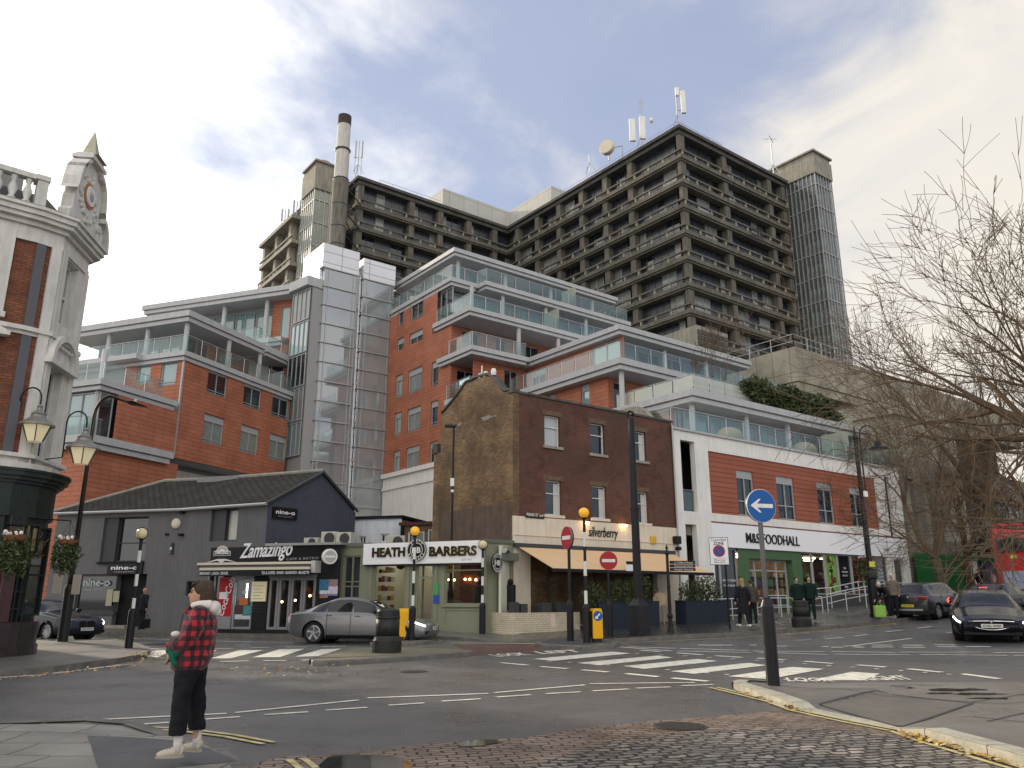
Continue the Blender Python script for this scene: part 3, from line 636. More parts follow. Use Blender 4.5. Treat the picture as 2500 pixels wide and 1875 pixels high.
# ------------------------------------------------------------------ concrete hospital tower
def hospital_tower():
    cu, cv = 48.1, 29.7; TF = ST.at(cu, cv); TL = ST.turn(cu, cv); c0 = TF.p(0, 0, 0)
    T = thing('hospital_tower', 'tall weathered concrete tower block with balcony bands on every floor', 'hospital', tuple(c0))
    WF = ST.at(cu, 64.2); LW = -25.4      # wing front, running left from the inner corner
    LL, RR, FH, top = 34.5, 21.6, 3.3, 57.0
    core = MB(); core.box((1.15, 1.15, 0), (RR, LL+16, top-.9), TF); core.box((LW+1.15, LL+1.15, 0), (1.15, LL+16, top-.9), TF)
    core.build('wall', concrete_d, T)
    rf = MB(); rf.box((-.45, -.45, top-.42), (RR+.3, LL+16, top), TF); rf.box((-.1, -.1, top-.95), (RR, LL+16, top-.424), TF)
    rf.box((LW-.45, LL-.45, top-.42), (-.45, LL+16, top), TF); rf.box((LW-.1, LL-.1, top-.95), (-.1, LL+16, top-.424), TF); rf.build('roof', concrete_d, T)
    lc = [0, -8.45, -13.1, -17.8, -22.6, -27.5, -32.3]; rc = [0, 8.6, 18.1, 21.3]; wc = [-25.0, -17.0, -12.2, -7.2, -2.4]
    nw = [0]; stuff = MB()
    gm = [dglass2, dglass, cglass, mat('tower_blind_glass', (.27, .28, .27), .12, spec=.6, var=.2, scale=2), gframe]
    r_ = random.Random(11)
    def glaz(fr, a, b, z0, z1, v, part=True):
        mb = MB() if part else stuff; n = max(2, round((b-a)/1.18)); w = (b-a)/n; run = 0; cm = 0
        for i in range(n):
            if run <= 0: cm = r_.choices([0, 1, 2, 3], [.62, .12, .12, .14])[0]; run = r_.choice([1, 2, 2, 3]) if cm < 2 else r_.choice([1, 1, 2])
            run -= 1; u0 = a+i*w; mb.cur = cm
            mb.poly([fr.p(u0, v, z0), fr.p(u0+w, v, z0), fr.p(u0+w, v, z1), fr.p(u0, v, z1)])
            mb.cur = 0 if cm < 2 else 4
            mb.box((u0+w-.05, v-.06, z0), (u0+w+.05, v-.005, z1), fr)
            if cm >= 2: mb.box((u0+.05, v-.05, z1-.2), (u0+w-.05, v-.008, z1-.1), fr); mb.box((u0+.05, v-.05, z0+.9), (u0+w-.05, v-.008, z0+1.0), fr)
        if part and nw[0] < 96: mb.build('window', gm, T, norm=False); nw[0] += 1
        elif part:
            n0 = len(stuff.v); stuff.v += mb.v; stuff.f += [[i+n0 for i in f] for f in mb.f]; stuff.m += mb.m
    for k in range(1, 14):
        zb = 52.6-FH*(k-1); ceil_ = zb+FH-.05 if k > 1 else top-.95; floor = zb+.5
        if zb < 12: break
        s = MB()
        s.box((-.35, -.35, zb), (RR+.1, 1.6, zb+.5), TF); s.box((-.35, 1.6, zb), (1.6, LL-.352, zb+.5), TF); s.box((LW-.3, LL-.35, zb), (1.6, LL+1.6, zb+.5), TF)
        s.box((-.16, -.16, zb-.22), (RR, .9, zb), TF); s.box((-.16, .9, zb-.22), (.9, LL-.16, zb), TF); s.box((LW-.1, LL-.16, zb-.22), (1.4, LL+1.5, zb), TF)
        # rail beam on short posts
        s.box((-.35, -.35, zb+1.02), (RR, -.12, zb+1.24), TF); s.box((-.35, -.12, zb+1.02), (-.12, LL-.35, zb+1.24), TF); s.box((LW, LL-.35, zb+1.02), (-.35, LL-.12, zb+1.24), TF)
        s.cur = 1
        n = int(RR/2.4)
        for i in range(n+1): s.box((i*2.37+.0, -.31, zb+.5), (i*2.37+.26, -.14, zb+1.02), TF)
        for i in range(1, int(LL/2.4)): s.box((-.31, i*2.4, zb+.5), (-.14, i*2.4+.26, zb+1.02), TF)
        for i in range(0, int(-LW/2.4)): s.box((LW+i*2.4, LL-.31, zb+.5), (LW+i*2.4+.26, LL-.14, zb+1.02), TF)
        s.build('balcony', [concrete, concrete_l], T)
        for i in range(len(lc)-1): 
            if zb > 22: glaz(TL, lc[i+1]+.3, lc[i]-.3, floor, ceil_, 1.0)
        for i in range(len(rc)-1):
            if zb > 15: glaz(TF, rc[i]+.3, rc[i+1]-.3, floor, ceil_, 1.0)
        if zb > 38:
            for i in range(len(wc)-1): glaz(WF, wc[i]+.3, wc[i+1]-.3, floor, ceil_, 1.0)
            glaz(WF, wc[-1]+.3, 1.2, floor, ceil_, 1.0, False); glaz(TL, -LL+.1, lc[-1]-.3, floor, ceil_, 1.0, False)
    o = stuff.build('window', gm, T, norm=False); o['kind'] = 'stuff'
    for u in lc: MB().box((u-.42-(.1 if u == 0 else 0), .02, 14), (u+.42 if u else .0, .95, top-.95), TL).build('column', concrete, T)
    for u in rc[1:]: MB().box((u-.42, .02, 14), (u+.42, .95, top-.95), TF).build('column', concrete, T)
    for u in wc: MB().box((u-.42, .02, 30), (u+.42, .95, top-.95), WF).build('column', concrete, T)
    # pale plant rooms on the roof
    pm = brickmat('pale_plant_cladding', (.46, .45, .42), (.44, .43, .40), (.2, .2, .19), 2.6, 6, .03, rough=.5, var=.05, off=0)
    p = MB(); p.box((-11.5, LL+.8, top), (.8, LL+9, top+3.4), TF); p.box((.8, LL-9.5, top), (5.5, LL+9, top+3.4), TF); p.build('plant_room', pm, T)
    for (x, y, ww) in ((5.5, 8.8, 2.6), (14.5, 3.2, 2.6)): MB().box((x, 1.2+y*.3, top), (x+ww, 4.2+y*.3, top+1.9), TF).build('plant_room', concrete_l, T)
    def rail(fr, a, b, v, z):
        rl = MB()
        n = max(1, int(abs(b-a)/2)); 
        for i in range(n+1): u = a+(b-a)*i/n; rl.tube([fr.p(u, v, z), fr.p(u, v, z+1.05)], .035, 4)
        for h in (.55, 1.05): rl.tube([fr.p(a, v, z+h), fr.p(b, v, z+h)], .03, 4)
        rl.build('roof_railing', galv, T)
    rail(TF, .4, 9, .4, top); rail(TL, -25.0, -.4, .4, top); rail(WF, -22, -12, .6, top)
    # caged bridge panel on the right face
    cg = MB()
    for i in range(9): cg.tube([TF.p(12.4+i*.3, -.5, 45.4), TF.p(12.4+i*.3, -.5, 47.6)], .03, 4)
    for j in range(6): cg.tube([TF.p(12.4, -.5, 45.4+j*.44), TF.p(14.8, -.5, 45.4+j*.44)], .03, 4)
    cg.build('cage', dframe, T)
    # lower precast boxes near the foot of the corner
    q = MB(); q.box((-6.5, -6, 24.2), (-1.5, 1.5, 28.4), TF); q.build('precast_box', concrete_l, T)
    gr = MB(); 
    for i in range(5):
        for j in range(5): gr.box((-6.4+i*.98, -6.12, 25.0+j*.62), (-5.55+i*.98, -6.002, 25.45+j*.62), TF)
    gr.build('louvre', concrete_d, T)
    # ---- glazed stair towers
    def stair(fr, u1, v1, z, glass, caph=3.4, step=.62, dep=0):
        g = MB(); g.box((.12, .12, 8), (u1-.12, v1, z-caph), fr); g.build('glazing', glass, T)
        ic = MB(); ic.box((u1*.3, v1*.5, 8), (u1-.4, v1-.1, z-caph), fr); ic.build('stair_core', concrete_d, T); fl = MB()
        for k in range(13): zz = z-caph-1.6-k*FH; fl.box((.25, .25, zz-.1), (u1*.75, v1*.42, zz+.12), fr); fl.box((.25, .25, zz), (u1*.6, .35, zz+1.15), fr); fl.box((.25, .36, zz), (.35, v1*.3, zz+1.15), fr)
        fl.build('landing', white, T)
        m = MB(); n = int(u1/step)
        for i in range(n+1): x = u1*i/n; m.box((x-.06, -.02, 8), (x+.06, .115, z-caph), fr)
        n = int(v1/step)
        for i in range(1, n+1): y = v1*i/n; m.box((-.02, y-.06, 8), (.115, y+.06, z-caph), fr); m.box((u1-.115, y-.06, 8), (u1+.02, y+.06, z-caph), fr)
        for k in range(13): zz = z-caph-1.6-k*FH; m.box((-.01, -.01, zz), (u1+.01, .1, zz+.12), fr); m.box((-.01, .1, zz), (.1, v1, zz+.12), fr)
        m.build('mullion', galv, T, norm=False)
        c = MB(); c.box((-.15, -.15, z-caph), (u1+.15, v1, z-.9), fr); c.box((-.3, -.3, z-.25), (u1+.3, v1, z), fr); c.box((0, 0, z-.9), (u1, v1, z-.25), fr)
        c.build('concrete_cap', concrete_l, T)
        d = MB(); d.lathe(fr.p(u1*.55, v1*.35, z), [(1.3, 0), (1.25, .35), (.9, .75), (.35, .95), (0, 1)], 20); d.lathe(fr.p(u1*.55, v1*.8, z), [(1.3, 0), (1.25, .3), (.9, .65), (.35, .85), (0, .9)], 20); d.build('roof_dome', concrete_l, T, smooth=True)
    sg = glassmat('stair_glass', (.62, .68, .66), .45, .12, (.12, .135, .13))
    sg2 = glassmat('stair_glass_pale', (.42, .48, .36), .10, .2, (.27, .28, .20))
    stair(ST.at(70.3, 25.4), 4.0, 9.5, 60, sg); stair(ST.at(17.0, 65.4), 2.9, 4.2, 58.2, sg2, 4.2)
    MB().box((.6, .6, 8), (4.8, 9, 54), ST.at(17.0, 65.4)).build('stair_core', concrete, T)
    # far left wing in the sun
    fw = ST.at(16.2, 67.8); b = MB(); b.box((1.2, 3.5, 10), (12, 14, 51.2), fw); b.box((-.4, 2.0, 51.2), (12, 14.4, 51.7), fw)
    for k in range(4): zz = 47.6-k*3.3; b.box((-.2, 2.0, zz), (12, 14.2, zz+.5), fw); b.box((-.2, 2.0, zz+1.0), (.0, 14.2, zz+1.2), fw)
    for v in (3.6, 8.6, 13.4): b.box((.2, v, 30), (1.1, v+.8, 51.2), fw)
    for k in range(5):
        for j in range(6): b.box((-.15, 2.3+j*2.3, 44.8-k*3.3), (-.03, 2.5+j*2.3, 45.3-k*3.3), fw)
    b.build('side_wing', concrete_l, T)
    return T
tower = hospital_tower()
def chimney():
    c = ST.p(17.6, 58.5, 0); p = atY(842, 285, c.y); c.x = p.x; zt = p.z; k = atY(859, 420, c.y).x-atY(825, 420, c.y).x; r = k/2
    T = thing('chimney', 'tall pale cylindrical flue chimney with a black top ring beside the concrete tower', 'chimney', (c.x, c.y, 0))
    zz = lambda y: atY(842, y, c.y).z
    MB().lathe(c, [(r*1.05, 8), (r*1.05, zz(500)), (r, zz(500)+.3), (r, zz(368)), (r*.94, zz(366)), (r*.94, zt)], 28).build('flue', mat('flue_cladding', (.50, .48, .43), .5, var=.12, scale=.6, stain=.35), T, smooth=True)
    MB().lathe(c, [(r*1.12, 8), (r*1.12, zz(440))], 28).build('concrete_sleeve', concrete, T, smooth=True)
    MB().lathe(c, [(r*.97, zt-1.3), (r*.97, zt), (r*.8, zt+.03)], 28).build('cap', mat('sooty_band', (.05, .042, .035), .7, var=.3), T)
    b = MB()
    for y in (368, 440, 502, 556, 600): b.lathe(c+V3((0, 0, zz(y))), [(r*1.1, -.12), (r*1.16, 0), (r*1.1, .12)], 24)
    for y in (440, 502, 556): 
        for dv in (-1.1, 1.1): b.tube([c+V3((0, 0, zz(y))), ST.p(22.7, 64.5+dv, 0)+V3((0, 0, zz(y)+.3))], .09, 5); b.tube([c+V3((0, 0, zz(y))), ST.p(22.7, 64.5+dv, 0)+V3((0, 0, zz(y)+3.2))], .07, 5)
    b.build('bracket', dframe, T)
chimney()
# ------------------------------------------------------------------ orange terraced flats, right-hand block
def posts(T, fr, us, v, z0, z1, r=.17):
    for u in us: MB().lathe(fr.p(u, v, z0), [(r, 0), (r, z1-z0)], 12).build('post', band, T)
def glazed_run(fr, u0, u1, z0, z1, parent, v, w=1.15, skip=(), glass=None):
    n = max(1, round((u1-u0)/(2*w))); s = (u1-u0)/n
    for i in range(n):
        if i in skip: continue
        g = glass or rnd.choice([tglass, tglass, tglass, dglass, cglass])
        window(fr, [u0+i*s+.08, u0+(i+1)*s-.08, z0, z1], parent, v=v, glass=g, mull=2, fw=.07, fd=.06)
def terraced_block():
    c0 = ST.p(11.4, 22.6, 0)
    T = thing('terraced_apartment_block', 'orange terracotta flats stepping down to the right in grey-edged glass-fronted terraces', 'apartment block', tuple(c0))
    S = MB()
    # ---- slabs
    slabband(S, ST, 12.2, 30.5, 23.7, 34, 28.7)
    slabband(S, ST, 11.3, 13.9, 22.7, 33, 25.6); slabband(S, ST, 13.9+.003, 30.0, 21.7, 33, 25.595)
    slabband(S, ST, 11.1, 28.0, 19.8, 24.9, 22.25)
    slabband(S, ST, 11.0, 16.3, 19.3, 24, 19.12); slabband(S, ST, 16.303, 30.5, 9.7, 24, 19.125)
    slabband(S, ST, 14.2, 31.4, 7.7, 19.4, 15.95, .7)
    slabband(S, ST, 14.2, 32.4, 2.2, 9.2, 12.8, .7)
    S.build('floor_slab', band, T)
    # ---- bodies
    LFr = ST.turn(11.4, 0)   # left face of the tall block, u = -v
    def lp(a, b, fr=LFr): return fixrect(fr.rect(a, b))
    s = .31646; cr = lambda x, y: (600+x*s, 700+y*s)
    wins = []
    for a, b in [((1180, 150), (1215, 285)), ((1275, 90), (1365, 240)), ((1170, 395), (1212, 565)), ((1265, 335), (1360, 525)), ((1440, 280), (1490, 460)), ((1160, 680), (1203, 850)), ((1255, 625), (1355, 815)), ((1435, 575), (1485, 760)), ((1150, 970), (1193, 1145)), ((1248, 930), (1345, 1115)), ((1428, 880), (1478, 1070)), ((1143, 1265), (1183, 1445)), ((1240, 1230), (1335, 1420)), ((1420, 1195), (1475, 1390))]:
        r = lp(cr(*a), cr(*b)); zc = (r[2]+r[3])/2; r[2] = zc-1.0; r[3] = zc+.95; wins.append(r)
    w = MB(); big = [-24.6, -22.7, 22.3, 24.95]
    w.wall(LFr, -33, -22.6, 11.0, 21.6, [x for x in wins if x[3] < 21.65]); w.wall(LFr, -33, -24.7, 21.6, 24.95, [x for x in wins if x[3] > 21.65])
    F0 = ST.at(11.4, 22.6)
    fw = [[.6, 2.2, 16.3, 18.2], [1.0, 2.6, 19.3, 21.4], [4.2, 5.2, 19.3, 21.4], [7.0, 8.6, 19.3, 21.4]]
    w.wall(F0, 0, 12, 19.12, 21.63, [fw[1], fw[2], fw[3]]); w.wall(F0, 0, 5.8, 11, 18.5, [fw[0]])
    w.build('wall', orange, T, norm=False)
    for i, r in enumerate(wins): window(LFr, r, T, v=.16, glass=[cglass, dglass, tglass][i % 3] if i > 3 else dglass, mull=1 if r[1]-r[0] < 1.3 else 2, panel=.42, rail=True)
    for r in fw: window(F0, r, T, v=.16, glass=dglass, mull=2)
    # top storeys, set back and glazed
    b = MB(); b.box((13.6, 26.2, 25.6), (30, 33, 28.1), ST); b.box((12.0, 23.9, 22.26), (29.5, 32.8, 24.9), ST); b.box((16.2, 23.0, 11), (30, 33, 18.5), ST); b.box((11.75, 22.95, 11), (30, 32.9, 21.6), ST)
    b.build('inner_wall', bandd, T)
    glazed_run(ST, 14.0, 28, 25.7, 28.0, T, 26.1); glazed_run(ST, 12.2, 28, 22.4, 24.8, T, 23.8)
    window(ST.turn(12.0, 0), [-24.6, -23.9, 22.35, 24.85], T, v=-.12, glass=tglass, mull=1); window(LFr, [-24.6, -22.9, 22.3, 24.9], T, v=.3, glass=dglass, mull=2)
    # ---- s block (middle terraces)
    L16 = ST.turn(16.9, 0); L15 = ST.turn(15.0, 0)
    cr2 = lambda x, y: (1200+x*s, 700+y*s)
    w2 = MB(); a = fixrect(L16.rect(cr2(300, 520), cr2(415, 700))); a[2] = 16.2; a[3] = 18.2
    w2.wall(L16, -20.3, -13.2, 15.95, 18.5, [a]); w2.wall(L16, -13.2, -9.9, 15.95, 18.5, [[-13.0, -10.3, 16.0, 18.4]])
    w2.wall(ST.at(11.9, 20.4), 0, 5.0, 11, 18.5, [[2.9, 4.2, 16.1, 18.2]])
    r1 = fixrect(L15.rect(cr2(430, 740), cr2(490, 870))); r2 = fixrect(L15.rect(cr2(685, 650), cr2(755, 860)))
    for r in (r1, r2): r[2] = 13.2; r[3] = 15.2
    w2.wall(L15, -19.3, -9.6, 9.6, 15.25, [r1, r2]); w2.wall(ST.at(15, 9.6), 0, 3.2, 12.8, 15.25, [[.5, 1.6, 12.9, 15.0]])
    w2.wall(L15, -9.1, -4.3, 9.6, 12.1, [])
    w2.build('wall', orange, T, norm=False)
    window(L16, a, T, v=.16, mull=2, panel=.4, rail=True, glass=dglass); window(L16, [-13.0, -10.3, 16.0, 18.4], T, v=.1, mull=2, glass=tglass)
    window(ST.at(11.9, 20.4), [2.9, 4.2, 16.1, 18.2], T, v=.16, mull=2)
    for r in (r1, r2): window(L15, r, T, v=.16, mull=1, panel=.4, rail=True, glass=tglass)
    window(ST.at(15, 9.6), [.5, 1.6, 12.9, 15.0], T, v=.14, glass=dglass)
    b = MB(); b.box((17.2, 11.7, 15.95), (30, 20, 18.5), ST); b.box((15.3, 9.8, 9.6), (31, 19.2, 15.25), ST); b.box((15.2, 4.1, 9.64), (31.8, 9.6, 12.1), ST); b.build('inner_wall', bandd, T)
    glazed_run(ST, 17.3, 29.5, 16.0, 18.4, T, 11.55); glazed_run(ST, 18.6, 30.8, 12.9, 15.1, T, 9.65); glazed_run(ST, 15.3, 31.6, 9.7, 11.95, T, 3.95)
    window(ST.turn(15.15, 0), [-9.3, -4.2, 9.7, 11.95], T, v=-.1, mull=4, glass=tglass)
    posts(T, ST, [14.9, 20, 25, 29.8], 8.3, 12.8, 15.3); posts(T, ST, [17.2, 21.5, 26, 30], 10.5, 15.95, 18.5); posts(T, ST, [14.9, 19.8, 24.0, 28.2, 31.6], 2.9, 9.64, 12.2)
    posts(T, ST, [13.2, 18, 23, 28], 24.6, 25.6, 28.1); posts(T, ST, [13.0, 16, 20.5, 25], 22.3, 22.25, 25.0); posts(T, ST, [16, 20, 24], 20.2, 19.12, 21.7)
    # ---- balustrades
    balustrade(ST, [(11.5, 32.5), (11.5, 22.9), (13.9, 22.9), (14.1, 21.9), (29.8, 21.9)], 25.6, 1.1, T)
    balustrade(ST, [(11.3, 24.6), (11.3, 20.0), (27.8, 20.0)], 22.25, 1.1, T)
    balustrade(ST, [(11.2, 22.6), (11.2, 19.5), (16.2, 19.5)], 19.12, 1.1, T)
    balustrade(ST, [(14.4, 19.0), (14.4, 7.9), (31.2, 7.9)], 15.95, 1.1, T)
    balustrade(ST, [(15.2, 9.1), (15.2, 2.9), (32.0, 2.9)], 12.8, 1.15, T, glass=balf)
    balustrade(ST, [(11.4, 20.0), (11.4, 21.9)], 15.9, 1.1, T)
    sb = MB(); sb.box((10.9, 19.0, 15.2), (13.0, 22.6, 15.6), ST); sb.build('balcony', band, T); balustrade(ST, [(11.0, 22.5), (11.0, 19.1), (12.9, 19.1)], 15.6, 1.1, T, glass=bal)
    for (u, v, z) in ((23.5, 21.9, 25.6), (20, 20.1, 22.3), (26.5, .35, 9.7)): MB().box((u, v, z), (u+.05, v+1.8, z+1.9), ST).build('privacy_screen', balf, T, norm=False)
    # white rendered base seen between the low roofs
    wb = MB(); wb.box((11.25, 21.8, 0), (14.9, 32.2, 10.9), ST); wb.box((11.05, 21.6, 10.9), (14.9, 32.25, 11.25), ST); wb.box((11.15, 21.7, 9.9), (11.249, 32.2, 10.1), ST); wb.build('base_wall', white, T)
    return T
terr = terraced_block()
# ------------------------------------------------------------------ glass lift tower
def glass_tower():
    GT = ST.at(5.1, 32.4); c0 = GT.p(0, 0, 0); T = thing('glass_lift_tower', 'tall silver-clad lift tower with two full-height glass shafts', 'tower', tuple(c0))
    zt = 30.2; zg = 28.1
    c = MB(); c.box((-.25, -.1, zg), (3.05, 4, zt), GT); c.box((3.5, -.05, zg-.1), (6.6, 4, zt-.35), GT)
    c.box((-.2, .5, 0), (.02, 3.2, zg), GT); c.box((3.0, .35, 0), (3.55, 3.2, zg+.2), GT); c.build('metal_cladding', clad, T)
    core = MB(); core.box((.05, 2.2, 0), (6.5, 3.4, zg), GT); core.build('back_wall', white, T)
    li = MB()
    for k in range(9):
        z = 2.6+k*3.2; MB().box((.1, .25, z), (6.4, 2.19, z+.25), GT).build('floor_slab', band, T)
        if k % 2 == 0 or k in (3, 5): li.box((.3, .5, z-.06), (.9, .62, z-.02), GT)
    li.build('ceiling_light', mat('lift_lobby_light', (1, 1, .9), emit=(1, .9, .6), estr=6), T)
    for k, (a, b) in enumerate(((.05, 2.95), (3.6, 6.45))):
        top = zg if k == 0 else zg-.1
        g = MB(); g.poly([GT.p(a, 0, .0), GT.p(b, 0, 0), GT.p(b, 0, top), GT.p(a, 0, top)]); g.poly([GT.p(a, 0, 0), GT.p(a, .9, 0), GT.p(a, .9, top), GT.p(a, 0, top)]); g.poly([GT.p(b, 0, 0), GT.p(b, .9, 0), GT.p(b, .9, top), GT.p(b, 0, top)])
        g.build('glazing', curt, T, norm=False)
        m = MB(); z = top-.02
        while z > 4: m.box((a-.06, -.12, z-.05), (b+.06, -.005, z+.03), GT); m.box((a-.1, -.005, z-.05), (a-.005, .9, z+.03), GT); z -= 1.62
        for x in (a, b, a+.35, b-.3): m.box((x-.035, -.06, 3), (x+.035, -.003, top), GT)
        m.build('mullion', galv, T)
    pp = MB(); pp.tube([GT.p(3.28, .1, 3), GT.p(3.28, .1, zg)], .07, 8); pp.build('pipe', steel, T)
    # glazed link to the left block
    lk = MB(); lk.box((-4.2, 4.0, 9), (0, 4.6, 20), GT); lk.build('link_wall', mat('pale_link_panels', (.42, .42, .38), .5), T)
    LNK = Frame(GT.p(-4.4, 4.6, 0), GT.p(-.25, 3.2, 0)-GT.p(-4.4, 4.6, 0))
    for k in range(4): window(LNK, [.2, 4.1, 9.3+k*2.8, 11.9+k*2.8], T, v=.0, mull=4, glass=[tglass, dglass][k % 2])
    return T
glass_tower()
# ------------------------------------------------------------------ orange flats, left block
def left_block():
    k = 1.1; cc = V3((-19.84*k, 45.81*k, 0)); z_ = lambda z: (z-1.55)*k+1.55
    FR = Frame(cc, (.35, .937)); FL = Frame(cc, (.937, -.35)); s = .31646; cr = lambda x, y: (x*s, 700+y*s)
    T = thing('apartment_block', 'orange terracotta flats on the left with wraparound glass balconies under a flat grey roof', 'apartment block', (cc.x, cc.y, 0))
    za, zb, zr, z2, z1, zu = z_(16), z_(9.5), z_(19.1), z_(12.8), z_(9.6), z_(22.3)
    wr = []
    for a, b in [((1615, 605), (1745, 860)), ((1890, 720), (2010, 950)), ((2108, 805), (2222, 1023)), ((1580, 975), (1715, 1230)), ((1865, 1060), (1985, 1300)), ((2085, 1130), (2200, 1355))]:
        r = fixrect(FR.rect(cr(*a), cr(*b))); wr.append(r)
    for r in wr: zc = (r[2]+r[3])/2; r[2] = zc-1.0; r[3] = zc+.98
    FLl = [fixrect(FL.rect(cr(*a), cr(*b))) for a, b in (((1070, 560), (1150, 745)), ((1255, 540), (1350, 755)))]
    w = MB(); w.wall(FR, 0, 11.6, zb, za-.6, wr); w.wall(FR, -4.9, 0, zb, z2-.6, []); w.wall(FL, -5.0, 0, z2, za-.6, FLl)
    F6 = Frame(FR.p(-6.9, -.45, 0), (.35, .937)); w.wall(F6, 0, 6.9, -.5, z1-.6, []); w.wall(Frame(FR.p(-6.9, -.45, 0), (.937, -.35)), -8, 0, -.5, z1-.6, [])
    w.build('wall', orange, T, norm=False)
    for i, r in enumerate(wr): window(FR, r, T, v=.16, mull=2, panel=.42, rail=True, glass=dglass if i < 3 else cglass)
    for r in FLl: window(FL, r, T, v=.14, mull=1, panel=.42, rail=True, glass=tglass)
    b = MB(); b.box((.2, .2, zb), (11.6, 11, za-.6), FR); b.box((-4.0, .2, zb), (.2, 8, z2-.6), FR); b.box((-6.7, -.2, -.5), (0, 8, z1-.6), FR)
    b.box((3.4, 3.6, za), (11.6, 11.5, zr-.6), FR); b.box((0, 2.4, -.5), (11.6, 9, zb), FR); b.build('inner_wall', bandd, T)
    MB().box((0.05, 2.2, -.5), (11.6, 2.39, zb-.3), FR).build('undercroft_wall', white, T)
    S = MB(); slabband(S, FR, -.3, 11.9, -.25, 12, za); slabband(S, FR, .9, 12.4, .9, 12.6, zr, .75); slabband(S, FR, -6.4, -.3, -.15, 9, z2); slabband(S, FR, -7.4, -.9, -.9, 9, z1, .75)
    S.box((-.9, 3.3, za-.34), (-.3, 12, za-.004), FR)
    S.build('floor_slab', band, T)
    # orange pieces of the set-back storeys
    o = MB(); FRi = FR.at(3.4, 3.55); o.wall(FRi, 2.6, 8.4, za, zr-.6, [[3.9, 5.0, za+.1, za+2.6]]);
    o.build('wall', orange, T, norm=False)
    window(FRi, [3.9, 5.0, za+.1, za+2.6], T, v=.12, mull=2); window(FRi, [.1, 2.5, za+.1, za+2.6], T, v=-.03, mull=2, glass=dglass)
    FLi = Frame(FR.p(3.35, 3.6, 0), (.937, -.35)); glazed_run(FLi, -8, 0, za+.1, za+2.7, T, -.02, w=1.1, glass=tglass)
    # glazed corner bay of the lower terrace
    FLc = Frame(FR.p(-6.0, .25, 0), (.937, -.35)); glazed_run(FLc, -7, -.1, z1+.1, z2-.7, T, .0, w=1.0, glass=tglass); window(Frame(FR.p(-6.0, .25, 0), (.35, .937)), [0, 1.9, z1+.1, z2-.7], T, v=-.02, mull=2, glass=dglass)
    for u, v in ((1.5, 1.5), (5.6, 1.3), (9.2, 1.3), (1.5, 5.0), (1.5, 8.6)): posts(T, FR, [u], v, za, zr-.6)
    for u, v in ((-5.9, .5), (-5.0, 3.6)): posts(T, FR, [u], v, z1, z2-.6)
    for u, v in ((-3.6, 3.0),): posts(T, FR, [u], v, z2, za-.6)
    balustrade(FR, [(-.15, 11), (-.15, -.1), (11.6, -.1)], za, 1.15, T); balustrade(FR, [(-6.2, 8), (-6.2, 0), (-1.5, 0)], z2, 1.1, T); balustrade(FR, [(-6.9, 8), (-6.9, .2), (-5.6, .2)], z1+.1, 1.1, T)
    sp = MB(); sp.box((-.03, -.03, zb), (.09, .09, za-.6), FR); sp.build('corner_trim', galv, T)
    return T
left_block()
def upper_block():
    o = ST.p(3.28, 35.03, 0); FU = Frame(o, (.95, -.33)); T = thing('rear_apartment_block', 'set-back upper flats with teal windows between the left orange flats and the silver lift tower', 'apartment block', tuple(o))
    S = MB(); slabband(S, FU, -15.6, 0, 0, 9, 27.0, .8); slabband(S, FU, -14, -.8, .4, 9, 22.6, .7); slabband(S, FU, -9, .2, -2.6, 1.8, 20.6, .6)
    B = ST.p(3.75, 32.4, 0); FB = Frame(o, B-o); L = (B-o).length; S.box((0, -.1, 26.2), (L+.1, 2, 27.0), FB); S.build('floor_slab', band, T)
    b = MB(); b.box((-14, 2.3, 8), (-.1, 9, 26.2), FU); b.box((0, .5, 8), (L, 2.4, 26.2), FB); b.build('inner_wall', bandd, T)
    w = MB(); w.wall(FU, -2.6, -.1, 22.6, 26.2, [[-1.7, -.8, 22.8, 25.6]], v=1.4); w.wall(FU, -3.6, 0, 12, 22.0, [[-2.2, -1.0, 17.5, 19.8]], v=.9); w.build('wall', orange, T, norm=False)
    window(FU, [-1.7, -.8, 22.8, 25.6], T, v=1.5, glass=tglass, mull=1); glazed_run(FU, -13.6, -2.7, 22.7, 25.9, T, 2.2, w=1.1, glass=tglass)
    for k in range(5): window(FB, [.05, L-.05, 12.2+k*2.8, 14.9+k*2.8], T, v=.35, mull=4, glass=[tglass, cglass, dglass][k % 3], fw=.09)
    for u in (-12, -7.2, -2.8): MB().lathe(FU.p(u, .9, 22.6), [(.2, 0), (.2, 3.6)], 12).build('post', band, T)
    balustrade(FU, [(-13.8, .5), (-3.2, .5), (-3.2, 1.6)], 22.6, 1.1, T); balustrade(FU, [(-8.8, -2.4), (0, -2.4), (.1, 1)], 20.6, 1.1, T)
    pl = MB(); r_ = random.Random(4)
    for i in range(260): c = FU.p(r_.uniform(-4.5, -2), r_.uniform(-2, -1), 20.7+r_.random()*1.2); d = V3((r_.gauss(0, 1), r_.gauss(0, 1), r_.gauss(0, 1))).normalized()*.12; e = d.orthogonal().normalized()*.06; pl.poly([c-d, c+e, c+d, c-e])
    pl.build('planting', mat('terrace_leaves', (.06, .09, .03), .6), T, norm=False)
upper_block()
